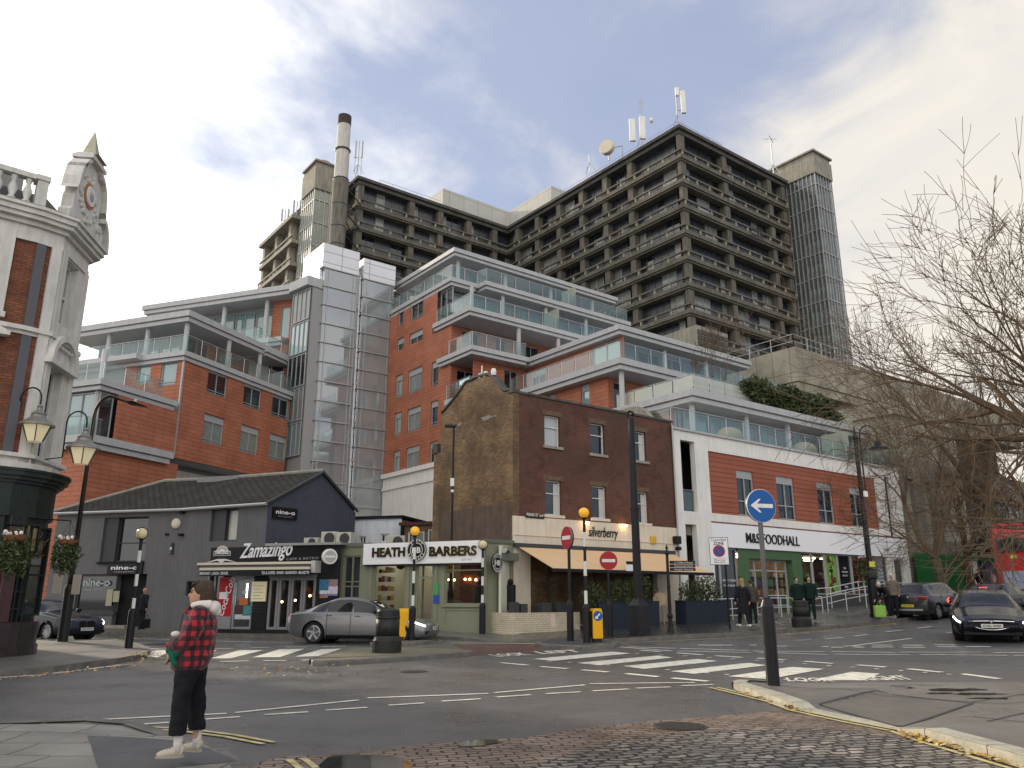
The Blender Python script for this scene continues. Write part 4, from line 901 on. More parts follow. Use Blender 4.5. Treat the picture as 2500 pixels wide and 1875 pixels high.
# ------------------------------------------------------------------ concrete podium on the right
def podium():
    P = ST.at(32.3, 7.0); T = thing('hospital_podium', 'low concrete hospital podium with a deep overhanging upper box behind the bare trees', 'hospital', tuple(P.p(0, 0, 0)))
    up = MB(); up.box((0, 0, 17.3), (40, 20, 20), P); up.box((.1, .1, 16.6), (40, 20, 17.26), P); up.build('upper_box', brickmat('board_marked_concrete', (.34, .31, .24), (.31, .28, .22), (.16, .145, .12), 1.5, 6, .03, var=.22, vscale=.5, stain=(.07, .065, .055, .5), off=0), T)
    for i in range(5): MB().box((.8+i*6, .8, 8), (1.6+i*6, 1.6, 16.6), P).build('column', concrete_l, T)
    body = MB(); body.box((2.5, 2.6, 0), (40, 20, 16.6), P); body.build('wall', concrete_d, T)
    for i in range(7): glazed_run(P, 2.8+i*4, 6.3+i*4, 12.8, 16.2, T, 2.5, glass=[dglass, cglass, dglass2][i % 3])
    lo = MB(); lo.box((.6, -6.5, 0), (9.5, 3.0, 14.6), P); lo.box((.4, -6.7, 13.6), (9.7, 3.0, 13.75), P); lo.build('lower_block', brickmat('pale_precast', (.37, .35, .28), (.35, .33, .26), (.2, .19, .15), 3, 3.0, .02, var=.14, vscale=.7, stain=(.16, .16, .12, .5), off=0), T)
    rl = MB()
    for i in range(12): rl.tube([P.p(.3+i*1.9, .3, 20), P.p(.3+i*1.9, .3, 21.1)], .035, 4)
    for i in range(6): rl.tube([P.p(.3, .3+i*2, 20), P.p(.3, .3+i*2, 21.1)], .035, 4)
    for h in (20.55, 21.1): rl.tube([P.p(21, .3, h), P.p(.3, .3, h), P.p(.3, 11, h)], .03, 4)
    rl.build('roof_railing', galv, T)
    # street range beyond the food shop: concrete frames with dark ribbon windows
    Q = ST.at(31.6, .2); st = MB(); st.wall(Q, 0, 40, 0, 10.6, [[.9, 2.2, 4.9, 9.2], [3.4, 4.6, 4.9, 9.2], [5.6, 12.6, 5.3, 10.0], [13.6, 24, 5.6, 8.6], [25, 38, 5.6, 9.2]], depth=.5); st.box((0, .6, 10.3), (40, 5.5, 10.6), Q); st.box((0, -.15, 4.0), (40, -.004, 5.0), Q)
    st.build('street_range', mat('grey_concrete_panels', (.25, .235, .20), .85, var=.2, scale=.7, stain=.4), T)
    for r in ([.9, 2.2, 4.9, 9.2], [3.4, 4.6, 4.9, 9.2]): window(Q, r, T, v=.4, glass=dglass2, mull=1)
    for i in range(5): window(Q, [5.6+i*1.4, 7.0+i*1.4, 5.3, 10.0], T, v=.4, glass=dglass2, mull=2, trans=(.4,), frame=dframe)
    for i in range(5): window(Q, [13.6+i*2.08, 15.68+i*2.08, 5.6, 8.6], T, v=.4, glass=[cglass, dglass2][i % 2], mull=2, frame=gframe)
    for i in range(6): window(Q, [25+i*2.16, 27.16+i*2.16, 5.6, 9.2], T, v=.4, glass=dglass2, mull=2, frame=dframe)
    return T
podium()
# ------------------------------------------------------------------ aerials on the roofs
def on_roof(px, py, z): p = atZ(px, py, z); return p
def mast(px, py, z, label, kind, h=4.2):
    p = on_roof(px, py, z); T = thing('roof_antenna', label, 'antenna', (p.x, p.y, z), 'aerials on the hospital roofs')
    m = MB(); m.tube([p, p+V3((0, 0, h))], .07, 6)
    for a in range(3): q = a*2.1; m.tube([p+V3((math.cos(q)*.9, math.sin(q)*.9, 0)), p+V3((0, 0, 1.5))], .05, 4)
    m.build('pole', galv, T)
    if kind == 'panel2':
        MB().box((p.x+.55, p.y-.2, p.z+h*.32), (p.x+1.1, p.y+.2, p.z+h*.92)).build('panel', white, T, bevel=.06); MB().box((p.x-.1, p.y-.25, p.z+h*.78), (p.x+.35, p.y+.1, p.z+h)).build('panel', white, T, bevel=.05)
        MB().tube([p+V3((0, 0, h*.4)), p+V3((.7, 0, h*.4))], .05, 5).tube([p+V3((0, 0, h*.85)), p+V3((.7, 0, h*.85))], .05, 5).build('arm', galv, T)
    if kind == 'panels':
        for i, dx in enumerate((-1.5, -.2)): MB().box((p.x+dx, p.y-.2, p.z+.4+i*.3), (p.x+dx+.75, p.y+.15, p.z+3.6+i*.3)).build('panel', white, T, bevel=.06)
        y = MB(); y.tube([p+V3((.1, 0, h)), p+V3((.1, 0, h+2.4))], .04, 5)
        for i in range(5): y.tube([p+V3((-.25, 0, h+.5+i*.4)), p+V3((.45, 0, h+.5+i*.4))], .025, 4)
        y.build('aerial', galv, T); MB().lathe(p+V3((1.2, 0, 3.4)), [(.3, 0), (.35, .1), (.3, .35)], 12, ax=(1, -.3, 0)).build('small_dish', white, T)
    if kind == 'yagi':
        y = MB(); y.tube([p+V3((-.9, 0, h-.3)), p+V3((.9, 0, h-.3))], .04, 4); y.tube([p+V3((-.3, -.4, h)), p+V3((.5, .4, h-.6))], .04, 4); y.build('aerial', galv, T)
    if kind == 'twin':
        m2 = MB()
        for dx in (-.45, .45): m2.tube([p+V3((dx, 0, 0)), p+V3((dx, 0, h))], .05, 5); m2.tube([p+V3((dx, 0, h*.5)), p+V3((dx, 0, h*1.02))], .14, 6)
        m2.tube([p+V3((-.45, 0, h*.5)), p+V3((.45, 0, h*.5))], .04, 4); m2.build('panel', galv, T)
mast(1655, 306, 57, 'white panel antennas on a pole at the very corner of the concrete tower roof', 'panel2', 5.2)
mast(1567, 352, 57, 'pair of tall white panel antennas with a spiky aerial on the left roof edge', 'panels', 4.2)
mast(1889, 424, 57, 'thin mast with a small crossed aerial near the right glass stair tower', 'yagi', 5.6)
mast(873, 425, 57.5, 'twin upright whip antennas just right of the round chimney', 'twin', 5.0)
mast(693, 565, 51.7, 'left of two grey antenna clusters on the far sunlit wing', 'twin', 3.4)
mast(722, 548, 51.7, 'right of two grey antenna clusters on the far sunlit wing', 'twin', 3.6)
p = on_roof(1440, 410, 57); mast(1440, 420, 57, 'single short rod on the roof edge left of the round dish', 'rod', 2.6)
def dish():
    p = on_roof(1487, 392, 57); T = thing('satellite_dish', 'large round cream dish antenna on the left roof edge of the tower', 'dish antenna', (p.x, p.y, 57), 'aerials on the hospital roofs')
    c = p+V3((0, 0, 1.7)); ax = V3((-.55, -.8, .05))
    MB().lathe(c, [(.95, 0), (1.02, .1), (1.02, .7), (.95, .8), (0, .82)], 28, ax=ax).build('reflector', mat('cream_dish', (.62, .56, .44), .5), T, smooth=False)
    MB().tube([p, c], .09, 6).tube([p+V3((1.8, 0, 0)), p+V3((1.8, 0, 2.2)), c], .07, 5).build('bracket', galv, T)
dish()
# ================================================================== STREET FRONTS
def C3(x, y, ox=0, oy=1150, s=.31646): return (ox+x*s, oy+y*s)     # crop pixels to photo pixels
def L3(x, y): return C3(x, y)
def M3(x, y): return C3(x, y, 600)
def S3(x, y): return C3(x, y, 1200)
def T3(x, y): return C3(x, y, 1800)
def fr_rect(fr, a, b, v=0.0): return fixrect(fr.rect(a, b, v))
curtain = mat('net_curtain', (.5, .5, .48), .9)
def sign_disc(fr, u, z, v, r, m, parent, name='disc', th=.03): return MB().lathe(fr.p(u, v, z), [(r, 0), (r, th)], 28, ax=-fr.v).build(name, m, parent)
# ------------------------------------------------------------------ brick corner building with the silverberry cafe
def cafe_building():
    T = thing('brick_corner_building', 'three-storey dark brick corner building with a curved gable and cream ground floor', 'building', tuple(ST.p(0, 0, .4)))
    Lb = 9.75; zr = 9.85; LG = ST.turn(0, 0)
    W1 = [((1331, 1012), (1366, 1092)), ((1443, 1032), (1475, 1111)), ((1546, 1051), (1577, 1127)), ((1333, 1171), (1370, 1259)), ((1447, 1185), (1480, 1267)), ((1553, 1199), (1581, 1278))]
    ws = [fr_rect(ST, a, b) for a, b in W1]
    for r in ws: m_ = (r[0]+r[1])/2; r[0] = m_-.44; r[1] = m_+.44
    MB().wall(ST, 0, Lb, 4.75, zr, ws, depth=.2).build('wall', redbrick, T, norm=False)
    gls = [mat('pale_blind_glass', (.42, .44, .45), .15, spec=.6), dglass, dglass, dglass, dglass, dglass]
    for i, r in enumerate(ws):
        w = window(ST, r, T, v=.18, glass=gls[i], frame=wframe, fw=.05, mull=1, trans=(.62 if i != 0 else .62,), sill=None)
        MB().box((r[0]-.12, -.08, r[2]-.12), (r[1]+.12, .17, r[2]-.003), ST).build('sill', concrete_l if i < 3 else cream, w)
        MB().box((r[0]-.1, -.012, r[3]+.003), (r[1]+.1, .05, r[3]+.2), ST).build('lintel', mat('brick_lintel', (.13, .09, .06), .9, var=.3, scale=6), w)
        if i in (3, 4, 5, 2): MB().box((r[1]-.32, .17, r[2]+.06), (r[1]-.06, .19, r[3]-.1), ST).build('curtain', curtain, w)
    MB().box((-.06, -.06, zr), (Lb+.1, .32, zr+.1), ST).build('coping', concrete_d, T)
    # gable wall, profile read off as the curved outline it has
    pts = [LG.hit(x, y) for x, y in ((1252, 955), (1233, 957), (1222, 950), (1210, 934), (1200, 922), (1190, 917), (1165, 924), (1150, 931), (1138, 936), (1131, 946), (1120, 962), (1108, 978), (1096, 992), (1087, 1004), (1078, 1012))]
    u1 = pts[-1][0]; prof = [(u, z) for u, z in pts]+[(u1, 0), (0, 0)]
    g = MB(); A = [LG.p(u-(.0 if u < -.01 else .001), .0, z) for u, z in prof]; g.extr(A, LG.v*.32); gw = g.build('gable_wall', stockbrick, T)
    cp = MB(); P = [LG.p(u, .16, z+.05) for u, z in pts]
    for a, b in zip(P[:-1], P[1:]):
        d = (b-a); cp.extr([a-LG.v*.22, a+LG.v*.22, a+LG.v*.22+V3((0, 0, .09)), a-LG.v*.22+V3((0, 0, .09))], d)
    cp.build('gable_coping', concrete_d, T)
    pc = MB(); pc.box((-2.6, .14, 0), (-.02, .2, 4.0), LG)
    g2_ = MB(); A = [ST.p(Lb-.35, 0, 0)+ST.v*(-u)+V3((0, 0, z)) for u, z in prof]; g2_.extr([p+ST.v*.02 for p in A], ST.u*.3); g2_.build('rendered_gable', concrete_l, T)
    cht = MB(); cht.tube([LG.p(-2.4, .1, 10.9), LG.p(-2.4, .1, 11.6)], .03, 5)
    for u in (-1.5, -2.1, -2.5): cht.lathe(LG.p(u, .1, 10.95), [(.10, 0), (.12, .15), (.08, .3)], 10)
    cht.build('roof_vent', white, T)
    D = -u1
    b = MB(); b.box((.33, .22, .0), (Lb-.36, D, zr-.25), ST); b.build('inner_wall', stockbrick, T)
    r2 = LG.hit(1059, 1108); MB().box((.02, D, 0), (Lb, -r2[0], r2[1]), ST).build('rear_wall', stockbrick, T); MB().box((-.05, -r2[0]-.3, r2[1]), (1.6, -r2[0]+.05, r2[1]+.45), ST).build('rear_chimney', concrete_d, T)
    # broken render patches on the gable
    for x0, y0, x1, y1 in ((1175, 1013, 1212, 1020), (1108, 1030, 1127, 1045)):
        a = LG.hit(x0, y1); c = LG.hit(x1, y0); MB().poly([LG.p(a[0], -.012, a[1]), LG.p((a[0]+c[0])/2, -.012, a[1]+.02), LG.p(c[0], -.012, c[1]-.1), LG.p(c[0], -.012, c[1]), LG.p(a[0]+.2, -.012, c[1]-.12)]).build('render_patch', concrete_l, T, norm=False)
    # lower grey-brown render band on the gable
    pl = LG.hit(1160, 1240)[1]; MB().box((u1+.0, -.02, 3.6), (0, -.003, pl), LG).build('render_band', mat('brown_render', (.115, .085, .065), .9, var=.2, scale=2, stain=.2, bump=.4), T)
    # cream ground floor
    zt = 4.74; ops = [fr_rect(ST, S3(265, 640), S3(1300, 1215))]; ops[0][0] = .85; ops[0][1] = 8.2; ops[0][2] = .5; ops[0][3] = 3.45
    w = MB(); w.wall(ST, -.02, Lb, .0, zt, ops, depth=.35, v=-.06); w.poly([ST.p(-.02, -.06, zt), ST.p(Lb, -.06, zt), ST.p(Lb, 0, zt), ST.p(-.02, 0, zt)]); w.poly([ST.p(-.02, -.06, 0), ST.p(-.02, .1, 0), ST.p(-.02, .1, zt), ST.p(-.02, -.06, zt)]); w.build('cream_front', cream, T, norm=False)
    MB().box((.0, -.1, 3.98), (Lb-.1, -.062, 4.02), ST).build('string_course', cream, T)
    MB().box((-.05, -.22, 3.5), (Lb-.4, -.064, 3.66), ST).build('awning_case', dframe, T)
    # cafe interior and glazing
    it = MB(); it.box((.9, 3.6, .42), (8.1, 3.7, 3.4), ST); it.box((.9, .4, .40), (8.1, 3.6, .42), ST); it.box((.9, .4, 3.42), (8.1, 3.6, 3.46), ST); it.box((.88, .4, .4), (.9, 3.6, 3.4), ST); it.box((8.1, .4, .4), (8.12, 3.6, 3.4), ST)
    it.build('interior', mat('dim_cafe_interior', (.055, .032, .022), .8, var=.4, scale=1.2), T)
    window(ST, [.9, 2.0, .9, 3.4], T, v=.2, glass=glassmat('shop_glass', (.85, .87, .86), .75, .02, (.03, .03, .03)), frame=dframe, mull=1); sg = MATS['shop_glass']
    window(ST, [2.0, 4.6, .9, 3.4], T, v=.2, glass=sg, frame=dframe, mull=2); window(ST, [5.5, 8.1, .6, 3.4], T, v=.2, glass=sg, frame=dframe, mull=3)
    warm = mat('warm_bulb', (1, .6, .25), emit=(1, .55, .2), estr=14)
    for u, v, z in ((1.9, .9, 2.85), (4.3, 1.4, 2.5), (5.4, 1.2, 2.45), (7.2, 1.6, 2.6), (3.2, 2.4, 2.6)):
        MB().ball(ST.p(u, v, z), .07, 10, 6).build('pendant_bulb', warm, T)
    MB().ball(ST.p(5.0, 1.0, 2.0), (.16, .16, .32), 12, 8).build('red_lantern', mat('red_glow', (.5, .03, .04), emit=(.8, .05, .05), estr=.5), T)
    tbl = MB()
    for u in (1.4, 2.6, 6.2, 7.3): tbl.box((u, 1.0, 1.1), (u+.7, 1.7, 1.15), ST); tbl.box((u+.3, 1.3, .42), (u+.4, 1.4, 1.1), ST)
    tbl.build('inside_table', dframe, T)
    # lettering
    a = ST.hit(*S3(740, 500)); b_ = ST.hit(*S3(965, 500)); text_mesh('lettering', 'silverberry', .62, ST, a[0], a[1]-.02, -.07, black, T, .03, bold=-.004, shear=.25, fit=b_[0]-a[0], ang=-.0)
    # alarm box, lights, street name plate, CCTV
    a = ST.hit(*S3(1235, 535)); MB().prism([(0, 0)], 0, 0) if False else None
    MB().box((a[0]-.17, -.16, a[1]-.17), (a[0]+.17, -.062, a[1]+.2), ST).build('alarm_box', mat('yellow_alarm', (.6, .36, .03), .5), T, bevel=.06)
    for x, y in ((1005, 422), (712, 400)): a = ST.hit(*S3(x, y)); MB().box((a[0]-.05, -.25, a[1]-.03), (a[0]+.05, -.062, a[1]+.04), ST).ball(ST.p(a[0], -.28, a[1]-.02), .045, 8, 6).build('spotlight', warm, T)
    for x, y, w_ in ((1410, 535, .2), (1418, 600, .09)): a = ST.hit(*S3(x, y)); MB().box((a[0]-w_, -.35, a[1]-w_*.9), (a[0]+w_*.6, -.062, a[1]+w_*.9), ST).build('loudspeaker', black, T, bevel=.03)
    r = fr_rect(ST, S3(253, 337), S3(397, 372)); n = MB().box((r[0], -.09, r[2]), (r[1], -.062, r[3]), ST).build('street_name_plate', black, T)
    text_mesh('lettering', 'POND ST', .17, ST, r[0]+.05, r[2]+.08, -.092, white, n, .004, bold=.02, fit=(r[1]-r[0])*.62); text_mesh('lettering', 'NW3', .12, ST, r[0]+(r[1]-r[0])*.73, r[2]+.08, -.092, white, n, .004, bold=.02, fit=(r[1]-r[0])*.2)
    pp = MB(); pp.tube([ST.p(9.72, -.09, .5), ST.p(9.72, -.09, 9.7)], .045, 7); pp.build('downpipe', galv, T)
    # awning
    aw = thing('cafe_awning', 'long peach-coloured canopy sloping out over the cafe planters', 'awning', tuple(ST.p(4.9, -1.2, 2.6)))
    A = [ST.p(.15, -.15, 3.52), ST.p(9.2, -.15, 3.52), ST.p(9.2, -2.35, 2.6), ST.p(.15, -2.35, 2.6)]
    c = MB(); c.poly(A); c.poly([p-V3((0, 0, .02)) for p in A]); c.build('canopy', mat('peach_canvas', (.66, .46, .27), .85, var=.05, scale=1), aw, norm=False)
    MB().box((.1, -2.42, 2.5), (9.25, -2.32, 2.62), ST).build('front_bar', black, aw)
    for u in (1.2, 8.2): MB().tube([ST.p(u, -.2, 3.3), ST.p(u+.5, -1.2, 2.9), ST.p(u, -2.3, 2.56)], .03, 6).build('folding_arm', dframe, aw)
    hs = thing('hanging_sign', 'small white panel with bird shapes hung from the peach awning edge', 'sign', tuple(ST.p(6.0, -2.45, 2.6)))
    r = fr_rect(ST, S3(1035, 695), S3(1098, 772), -2.45); MB().box((r[0], -2.47, r[2]), (r[1], -2.45, r[3]), ST).build('board', whitesign, hs); MB().box((r[0], -2.48, r[3]-.12), (r[1], -2.472, r[3]), ST).build('top_strip', black, hs)
    # low wall and planters
    def plant(name, label, grp, r0, r1, v0, v1, z0, z1, n, seed, cols, parent=None):
        pass
    lw = MB(); lw.box((-1.15, -1.55, 0), (2.1, -1.3, 1.02), ST); lw.box((-1.15, -1.3, 0), (-.9, -.07, 1.02), ST); t = tag(lw.build('low_wall', creambrick), 'low cream-painted brick wall in front of the cafe window', 'wall')
    for i, (u0, u1, h) in enumerate(((-.9, -.6, .3), (-.5, -.2, .24), (.5, 1.0, .28), (1.3, 1.8, .3))):
        tag(MB().box((u0, -1.2, 1.0), (u1, -.9, 1.0+h+.1), ST).build('planter_pot', dframe, bevel=.02), ['tall narrow dark pot at the left end of the low cafe wall', 'small dark pot second from the left behind the cream wall', 'wide dark pot behind the red sticker on the wall', 'dark square pot at the right end of the low wall'][i], 'pot', 'pots behind the low cafe wall')
    tag(MB().box((.62, -1.57, .5), (.82, -1.553, .95), ST).build('notice_sticker', mat('red_white_sticker', (.7, .55, .5), .6)), 'small red and white notice on the low cream wall', 'notice')
cafe_building()
def leafcloud(mb, c, size, n, seed, leaf=.05, fr=ST, up=0.0):
    r_ = random.Random(seed)
    for i in range(n):
        while True:
            p = [r_.uniform(-1, 1) for _ in range(3)]
            if sum(x*x for x in p) < 1: break
        k = 1+.25*math.sin(p[0]*9+seed)*math.cos(p[1]*7); q = fr.p(c[0]+p[0]*size[0]*k, c[1]+p[1]*size[1]*k, c[2]+p[2]*size[2]*k)
        d = V3((r_.gauss(0, 1), r_.gauss(0, 1), r_.gauss(up, 1))).normalized()*leaf*r_.uniform(.6, 1.5); e = d.cross(V3((r_.gauss(0, 1), r_.gauss(0, 1), r_.gauss(0, 1)))).normalized()*leaf*.4
        mb.cur = r_.randrange(3); mb.poly([q-d, q+e, q+d, q-e])
leafm = [mat('leaf_dark', (.030, .045, .018), .5), mat('leaf_mid', (.055, .075, .028), .5), mat('leaf_light', (.09, .11, .045), .5)]
navy = mat('navy_planter_paint', (.020, .028, .042), .55, var=.1)
def planter(label, u0, u1, v0, v1, z0, z1, blobs, seed, fr=ST, nl=1):
    T = thing('planter', label, 'planter', tuple(fr.p((u0+u1)/2, (v0+v1)/2, z0)), 'planters outside the cafe')
    MB().box((u0, v0, z0-.2), (u1, v1, z1), fr).build('box', navy, T, bevel=.015)
    MB().box((u0-.02, v0-.02, z1), (u1+.02, v1+.02, z1+.035), fr).build('rim', navy, T)
    mb = MB()
    for i, (u, v, z, a, b, c, n) in enumerate(blobs): leafcloud(mb, (u, v, z), (a, b, c), n, seed+i, .055, fr, .6)
    mb.build('shrub', leafm, T, norm=False)
    st = MB(); r_ = random.Random(seed)
    for u, v, z, a, b, c, n in blobs:
        for k in range(6): st.tube([fr.p(u, v, z1), fr.p(u+r_.uniform(-a, a)*.7, v+r_.uniform(-b, b)*.7, z+r_.uniform(0, c)*.8)], .012, 4, False)
    st.build('stem', mat('stem_brown', (.07, .05, .03), .8), T)
planter('left navy planter box with tall grey-green bushes under the awning', 2.25, 5.6, -2.5, -2.0, .42, 1.4, [(2.2, -2.2, 1.65, .6, .4, .5, 520), (3.6, -2.25, 1.75, .8, .4, .55, 900), (4.8, -2.2, 1.85, .8, .4, .75, 900), (2.9, -2.2, 1.5, .8, .35, .35, 500)], 20)
planter('right navy planter box with rounded bright bush near the signpost', 7.1, 9.9, -2.6, -2.0, .44, 1.42, [(7.8, -2.3, 1.8, .7, .4, .5, 800), (8.9, -2.3, 1.95, .8, .45, .6, 1100), (8.4, -2.3, 1.6, 1.3, .4, .35, 700)], 40)
for (u, v, lb) in ((5.95, -2.2, 'round pale table top stood on edge beside the black post'), (6.55, -1.9, 'second pale round table top further from the post')):
    t = thing('folded_table', lb, 'table', tuple(ST.p(u, v, .44)), 'cafe tables'); MB().lathe(ST.p(u, v, 1.5), [(.27, 0), (.27, .03)], 20, ax=(-.2, -.98, 0)).build('table_top', mat('pale_wood', (.42, .33, .22), .6), t); MB().tube([ST.p(u, v+.05, .44), ST.p(u, v+.05, 1.5)], .03, 6).build('leg', mat('pale_wood', (.42, .33, .22)), t)
# ------------------------------------------------------------------ white-framed block with the food shop
def food_shop():
    u0, u1 = 9.8, 31.5; T = thing('food_shop_building', 'white-framed orange-panelled block with the food hall on its ground floor', 'shop', tuple(ST.p(u0, 0, .5)))
    zt = 9.64
    bo = fr_rect(ST, (1660, 1073), (1705, 1250)); en = fr_rect(ST, S3(1495, 408), S3(1622, 1100)); en[2] = .5
    og = fr_rect(ST, (1727, 1086), (2150, 1292)); og[2] = 5.62; og[3] = 8.75
    p1 = [fr_rect(ST, T3(1130, 40), T3(1220, 465)), fr_rect(ST, T3(1280, 90), T3(1335, 470))]
    for p in p1: p[2] = 5.2; p[3] = 9.0
    p1[1][1] = min(p1[1][1], 31.0)
    shopz = 3.98; s0 = ST.hit(*S3(1712, 590))[0]
    sh = [s0, ST.hit(*T3(1158, 700))[0], .6, shopz]; dr = fr_rect(ST, T3(1205, 680), T3(1300, 870)); dr[2] = 1.2
    w = MB(); w.wall(ST, u0, u1, 0, zt, [bo, en, og]+p1+[sh, dr], depth=.3); w.poly([ST.p(u0, 0, zt), ST.p(u1, 0, zt), ST.p(u1, 4, zt), ST.p(u0, 4, zt)]); w.build('white_frame', white, T, norm=False)
    MB().box((u0-.02, -.1, zt-.09), (u1+.05, .3, zt+.02), ST).build('parapet_trim', band, T)
    ww = [fr_rect(ST, a, b) for a, b in (((1798, 1127), (1849, 1262)), ((1895, 1144), (1949, 1276.6)), ((1993.7, 1160.8), (2043.7, 1286)), ((2073.7, 1172.5), (2116, 1291)))]
    for r in ww: r[2] = 5.66; r[3] = 8.02
    MB().wall(ST, og[0], og[1], og[2], og[3], ww, depth=.2, v=.08).build('orange_wall', orange2, T, norm=False)
    for i, r in enumerate(ww): window(ST, r, T, v=.2, glass=dglass, frame=gframe, mull=2, panel=.35, trans=(.32,), fw=.07)
    window(ST, [bo[0], bo[1], bo[2], bo[3]], T, v=.9, glass=dglass, frame=dframe, mull=1, trans=(.3, .62)); balustrade(ST, [(bo[0]+.02, .2), (bo[1]-.02, .2)], bo[2], 1.05, T)
    for r in p1: window(ST, r, T, v=.25, glass=dglass2, frame=dframe, mull=1, trans=(.3,))
    window(ST, en, T, v=.8, glass=tglass, frame=gframe, mull=2, trans=(.45, .85)); text_mesh('lettering', 'PANORAMIC', .2, ST, en[0]+.1, 3.1, .7, whitesign, T, .01, fit=(en[1]-en[0])*.8)
    # body behind, roof terrace
    b = MB(); b.box((u0+.02, 3.6, 0), (u1, 9, zt-.15), ST); b.box((u0+.02, .95, zt-.3), (u1, 3.6, zt-.02), ST); b.box((u1-.3, .3, 0), (u1, 3.6, zt), ST); b.box((u0+.02, .35, 4.5), (u1-.4, .95, 5.0), ST); b.box((og[0], .35, 5), (og[1], .9, 9.3), ST); b.build('inner_wall', concrete_l, T)
    balustrade(ST, [(u0+.1, 4.0), (u0+.1, .15), (u1, .15)], zt, 1.08, T)
    # sign band
    a = ST.hit(*T3(0, 600)); sg0 = s0-.05; MB().box((sg0, -.09, shopz+.0), (30.9, -.003, 5.12), ST).build('sign_band', whitesign, T); MB().box((sg0, -.03, 5.16), (30.9, -.002, 5.22), ST).build('red_line', mat('dull_red', (.16, .07, .06), .6), T)
    a = ST.hit(*T3(57, 560)); b_ = ST.hit(*T3(467, 588)); text_mesh('lettering', 'M&S FOODHALL', .72, ST, a[0], 4.28, -.1, black, T, .04, bold=.004, fit=b_[0]-a[0])
    # green surround, doors, shop windows, lit interior
    sg = MATS['shop_glass']; gm = mat('green_shopfront', (.065, .125, .06), .5, var=.08)
    g0, g1 = 14.25, 19.75; d0 = ST.hit(*T3(95, 700))[0]; d1 = ST.hit(*T3(425, 700))[0]
    MB().wall(ST, g0, g1, .6, shopz, [[d0, d1, .68, 3.5]], depth=.5, v=.02).build('green_surround', gm, T, norm=False)
    it = MB(); it.box((s0, 3.45, .6), (28, 3.55, 3.9), ST); it.box((s0, .35, .58), (28, 3.5, .62), ST); it.box((s0, .35, 3.86), (28, 3.5, 3.9), ST); it.box((27.9, .35, .6), (28, 3.5, 3.9), ST); it.box((s0, .35, .6), (s0+.1, 3.5, 3.9), ST); it.build('interior', mat('shop_interior', (.20, .15, .10), .8, var=.4, scale=1.5), T)
    tubem = mat('shop_tube_light', (1, 1, .9), emit=(1, .88, .65), estr=9)
    for u in (15, 16.6, 18.2, 20.2, 21.9, 23.6): MB().box((u, 1.2, 3.74), (u+1.1, 1.3, 3.8), ST).build('tube_light', tubem, T); MB().box((u+.3, 2.5, 3.7), (u+1.2, 2.58, 3.76), ST).build('tube_light', tubem, T)
    shelf = MB(); r_ = random.Random(5); cols = [mat('goods_%d' % i, c, .6) for i, c in enumerate([(.35, .12, .05), (.3, .25, .1), (.08, .2, .06), (.5, .45, .35), (.12, .05, .1)])]
    for u in range(15, 27):
        for k in range(5):
            for j in range(3): shelf.cur = r_.randrange(5); shelf.box((u+j*.3, 2.7, .7+k*.5), (u+j*.3+.27, 3.3, .7+k*.5+r_.uniform(.2, .4)), ST)
    shelf.build('shelf_goods', cols, T)
    n = window(ST, [d0, d1, .68, 3.5], T, v=.45, glass=sg, frame=gframe, mull=4, trans=(.80,), name='entrance_doors', fw=.09)
    window(ST, [s0+.02, 12.9, .7, shopz-.03], T, v=.15, glass=dglass2, frame=gframe, mull=1); x = window(ST, [12.9, g0-.02, .7, shopz-.03], T, v=.15, glass=dglass, frame=gframe, mull=1)
    text_mesh('lettering', 'BAKERY COFFEE', .13, ST, 13.05, 2.35, .1, whitesign, T, .005, fit=1.0); text_mesh('lettering', 'FRESH DAILY', .13, ST, 13.1, 2.1, .1, whitesign, T, .005, fit=.9)
    green = mat('window_graphic_green', (.16, .30, .06), .5); fruit = [mat('fruit_red', (.20, .025, .02), .5), mat('fruit_olive', (.10, .14, .03), .5), mat('fruit_dark', (.02, .022, .02), .5), mat('fruit_lime', (.28, .42, .12), .5)]
    for x0, x1, kind in ((480, 585, 0), (590, 683, 0), (690, 782, 1), (788, 885, 2), (893, 972, 3), (976, 1058, 4), (1062, 1158, 2)):
        a = ST.hit(*T3(x0, 700))[0]; c = ST.hit(*T3(x1, 700))[0]
        window(ST, [a, c, 1.75, shopz-.03], T, v=.15, glass=sg if kind == 0 else (dglass if kind == 2 else (mat('graphic_backing', (.012, .014, .01), .3) if kind != 1 else green)), frame=gframe, mull=1, fw=.045)
        if kind in (1, 3, 4):
            f = MB(); r_ = random.Random(x0)
            for k in range(60):
                zz = r_.uniform(1.9, 3.8); uu = a+(c-a)*(.5+(.22*math.sin(zz*7) if kind == 1 else 0)+r_.uniform(-.33, .33) if kind != 1 else .5+.12*math.sin(zz*8)+r_.uniform(-.14, .14)); f.cur = r_.randrange(4) if kind != 3 else r_.choice([0, 0, 2, 1]); rr = r_.uniform(.06, .13); 
                f.v and None
                nn = len(f.v); f.add([ST.p(uu+rr*math.cos(q*.785), .145-k*.0006, zz+rr*.9*math.sin(q*.785)) for q in range(8)], [tuple(range(8))])
            f.build('window_graphic', fruit, T, norm=False)
        if kind == 2:
            text_mesh('lettering', 'THE', .16, ST, (a+c)/2, 3.15, .12, whitesign, T, .004, mid=True); text_mesh('lettering', 'FRESHEST', .13, ST, (a+c)/2, 2.95, .12, whitesign, T, .004, mid=True, fit=.62); text_mesh('lettering', 'QUALITY', .13, ST, (a+c)/2, 2.75, .12, whitesign, T, .004, mid=True, fit=.55); text_mesh('lettering', 'M&S', .2, ST, (a+c)/2, 2.1, .12, whitesign, T, .004, mid=True)
    MB().box((19.75, .1, .6), (28.5, .5, 1.74), ST).build('plinth', mat('dark_plinth', (.06, .06, .06), .6), T)
    window(ST, dr, T, v=.2, glass=dglass2, frame=gframe, mull=1)
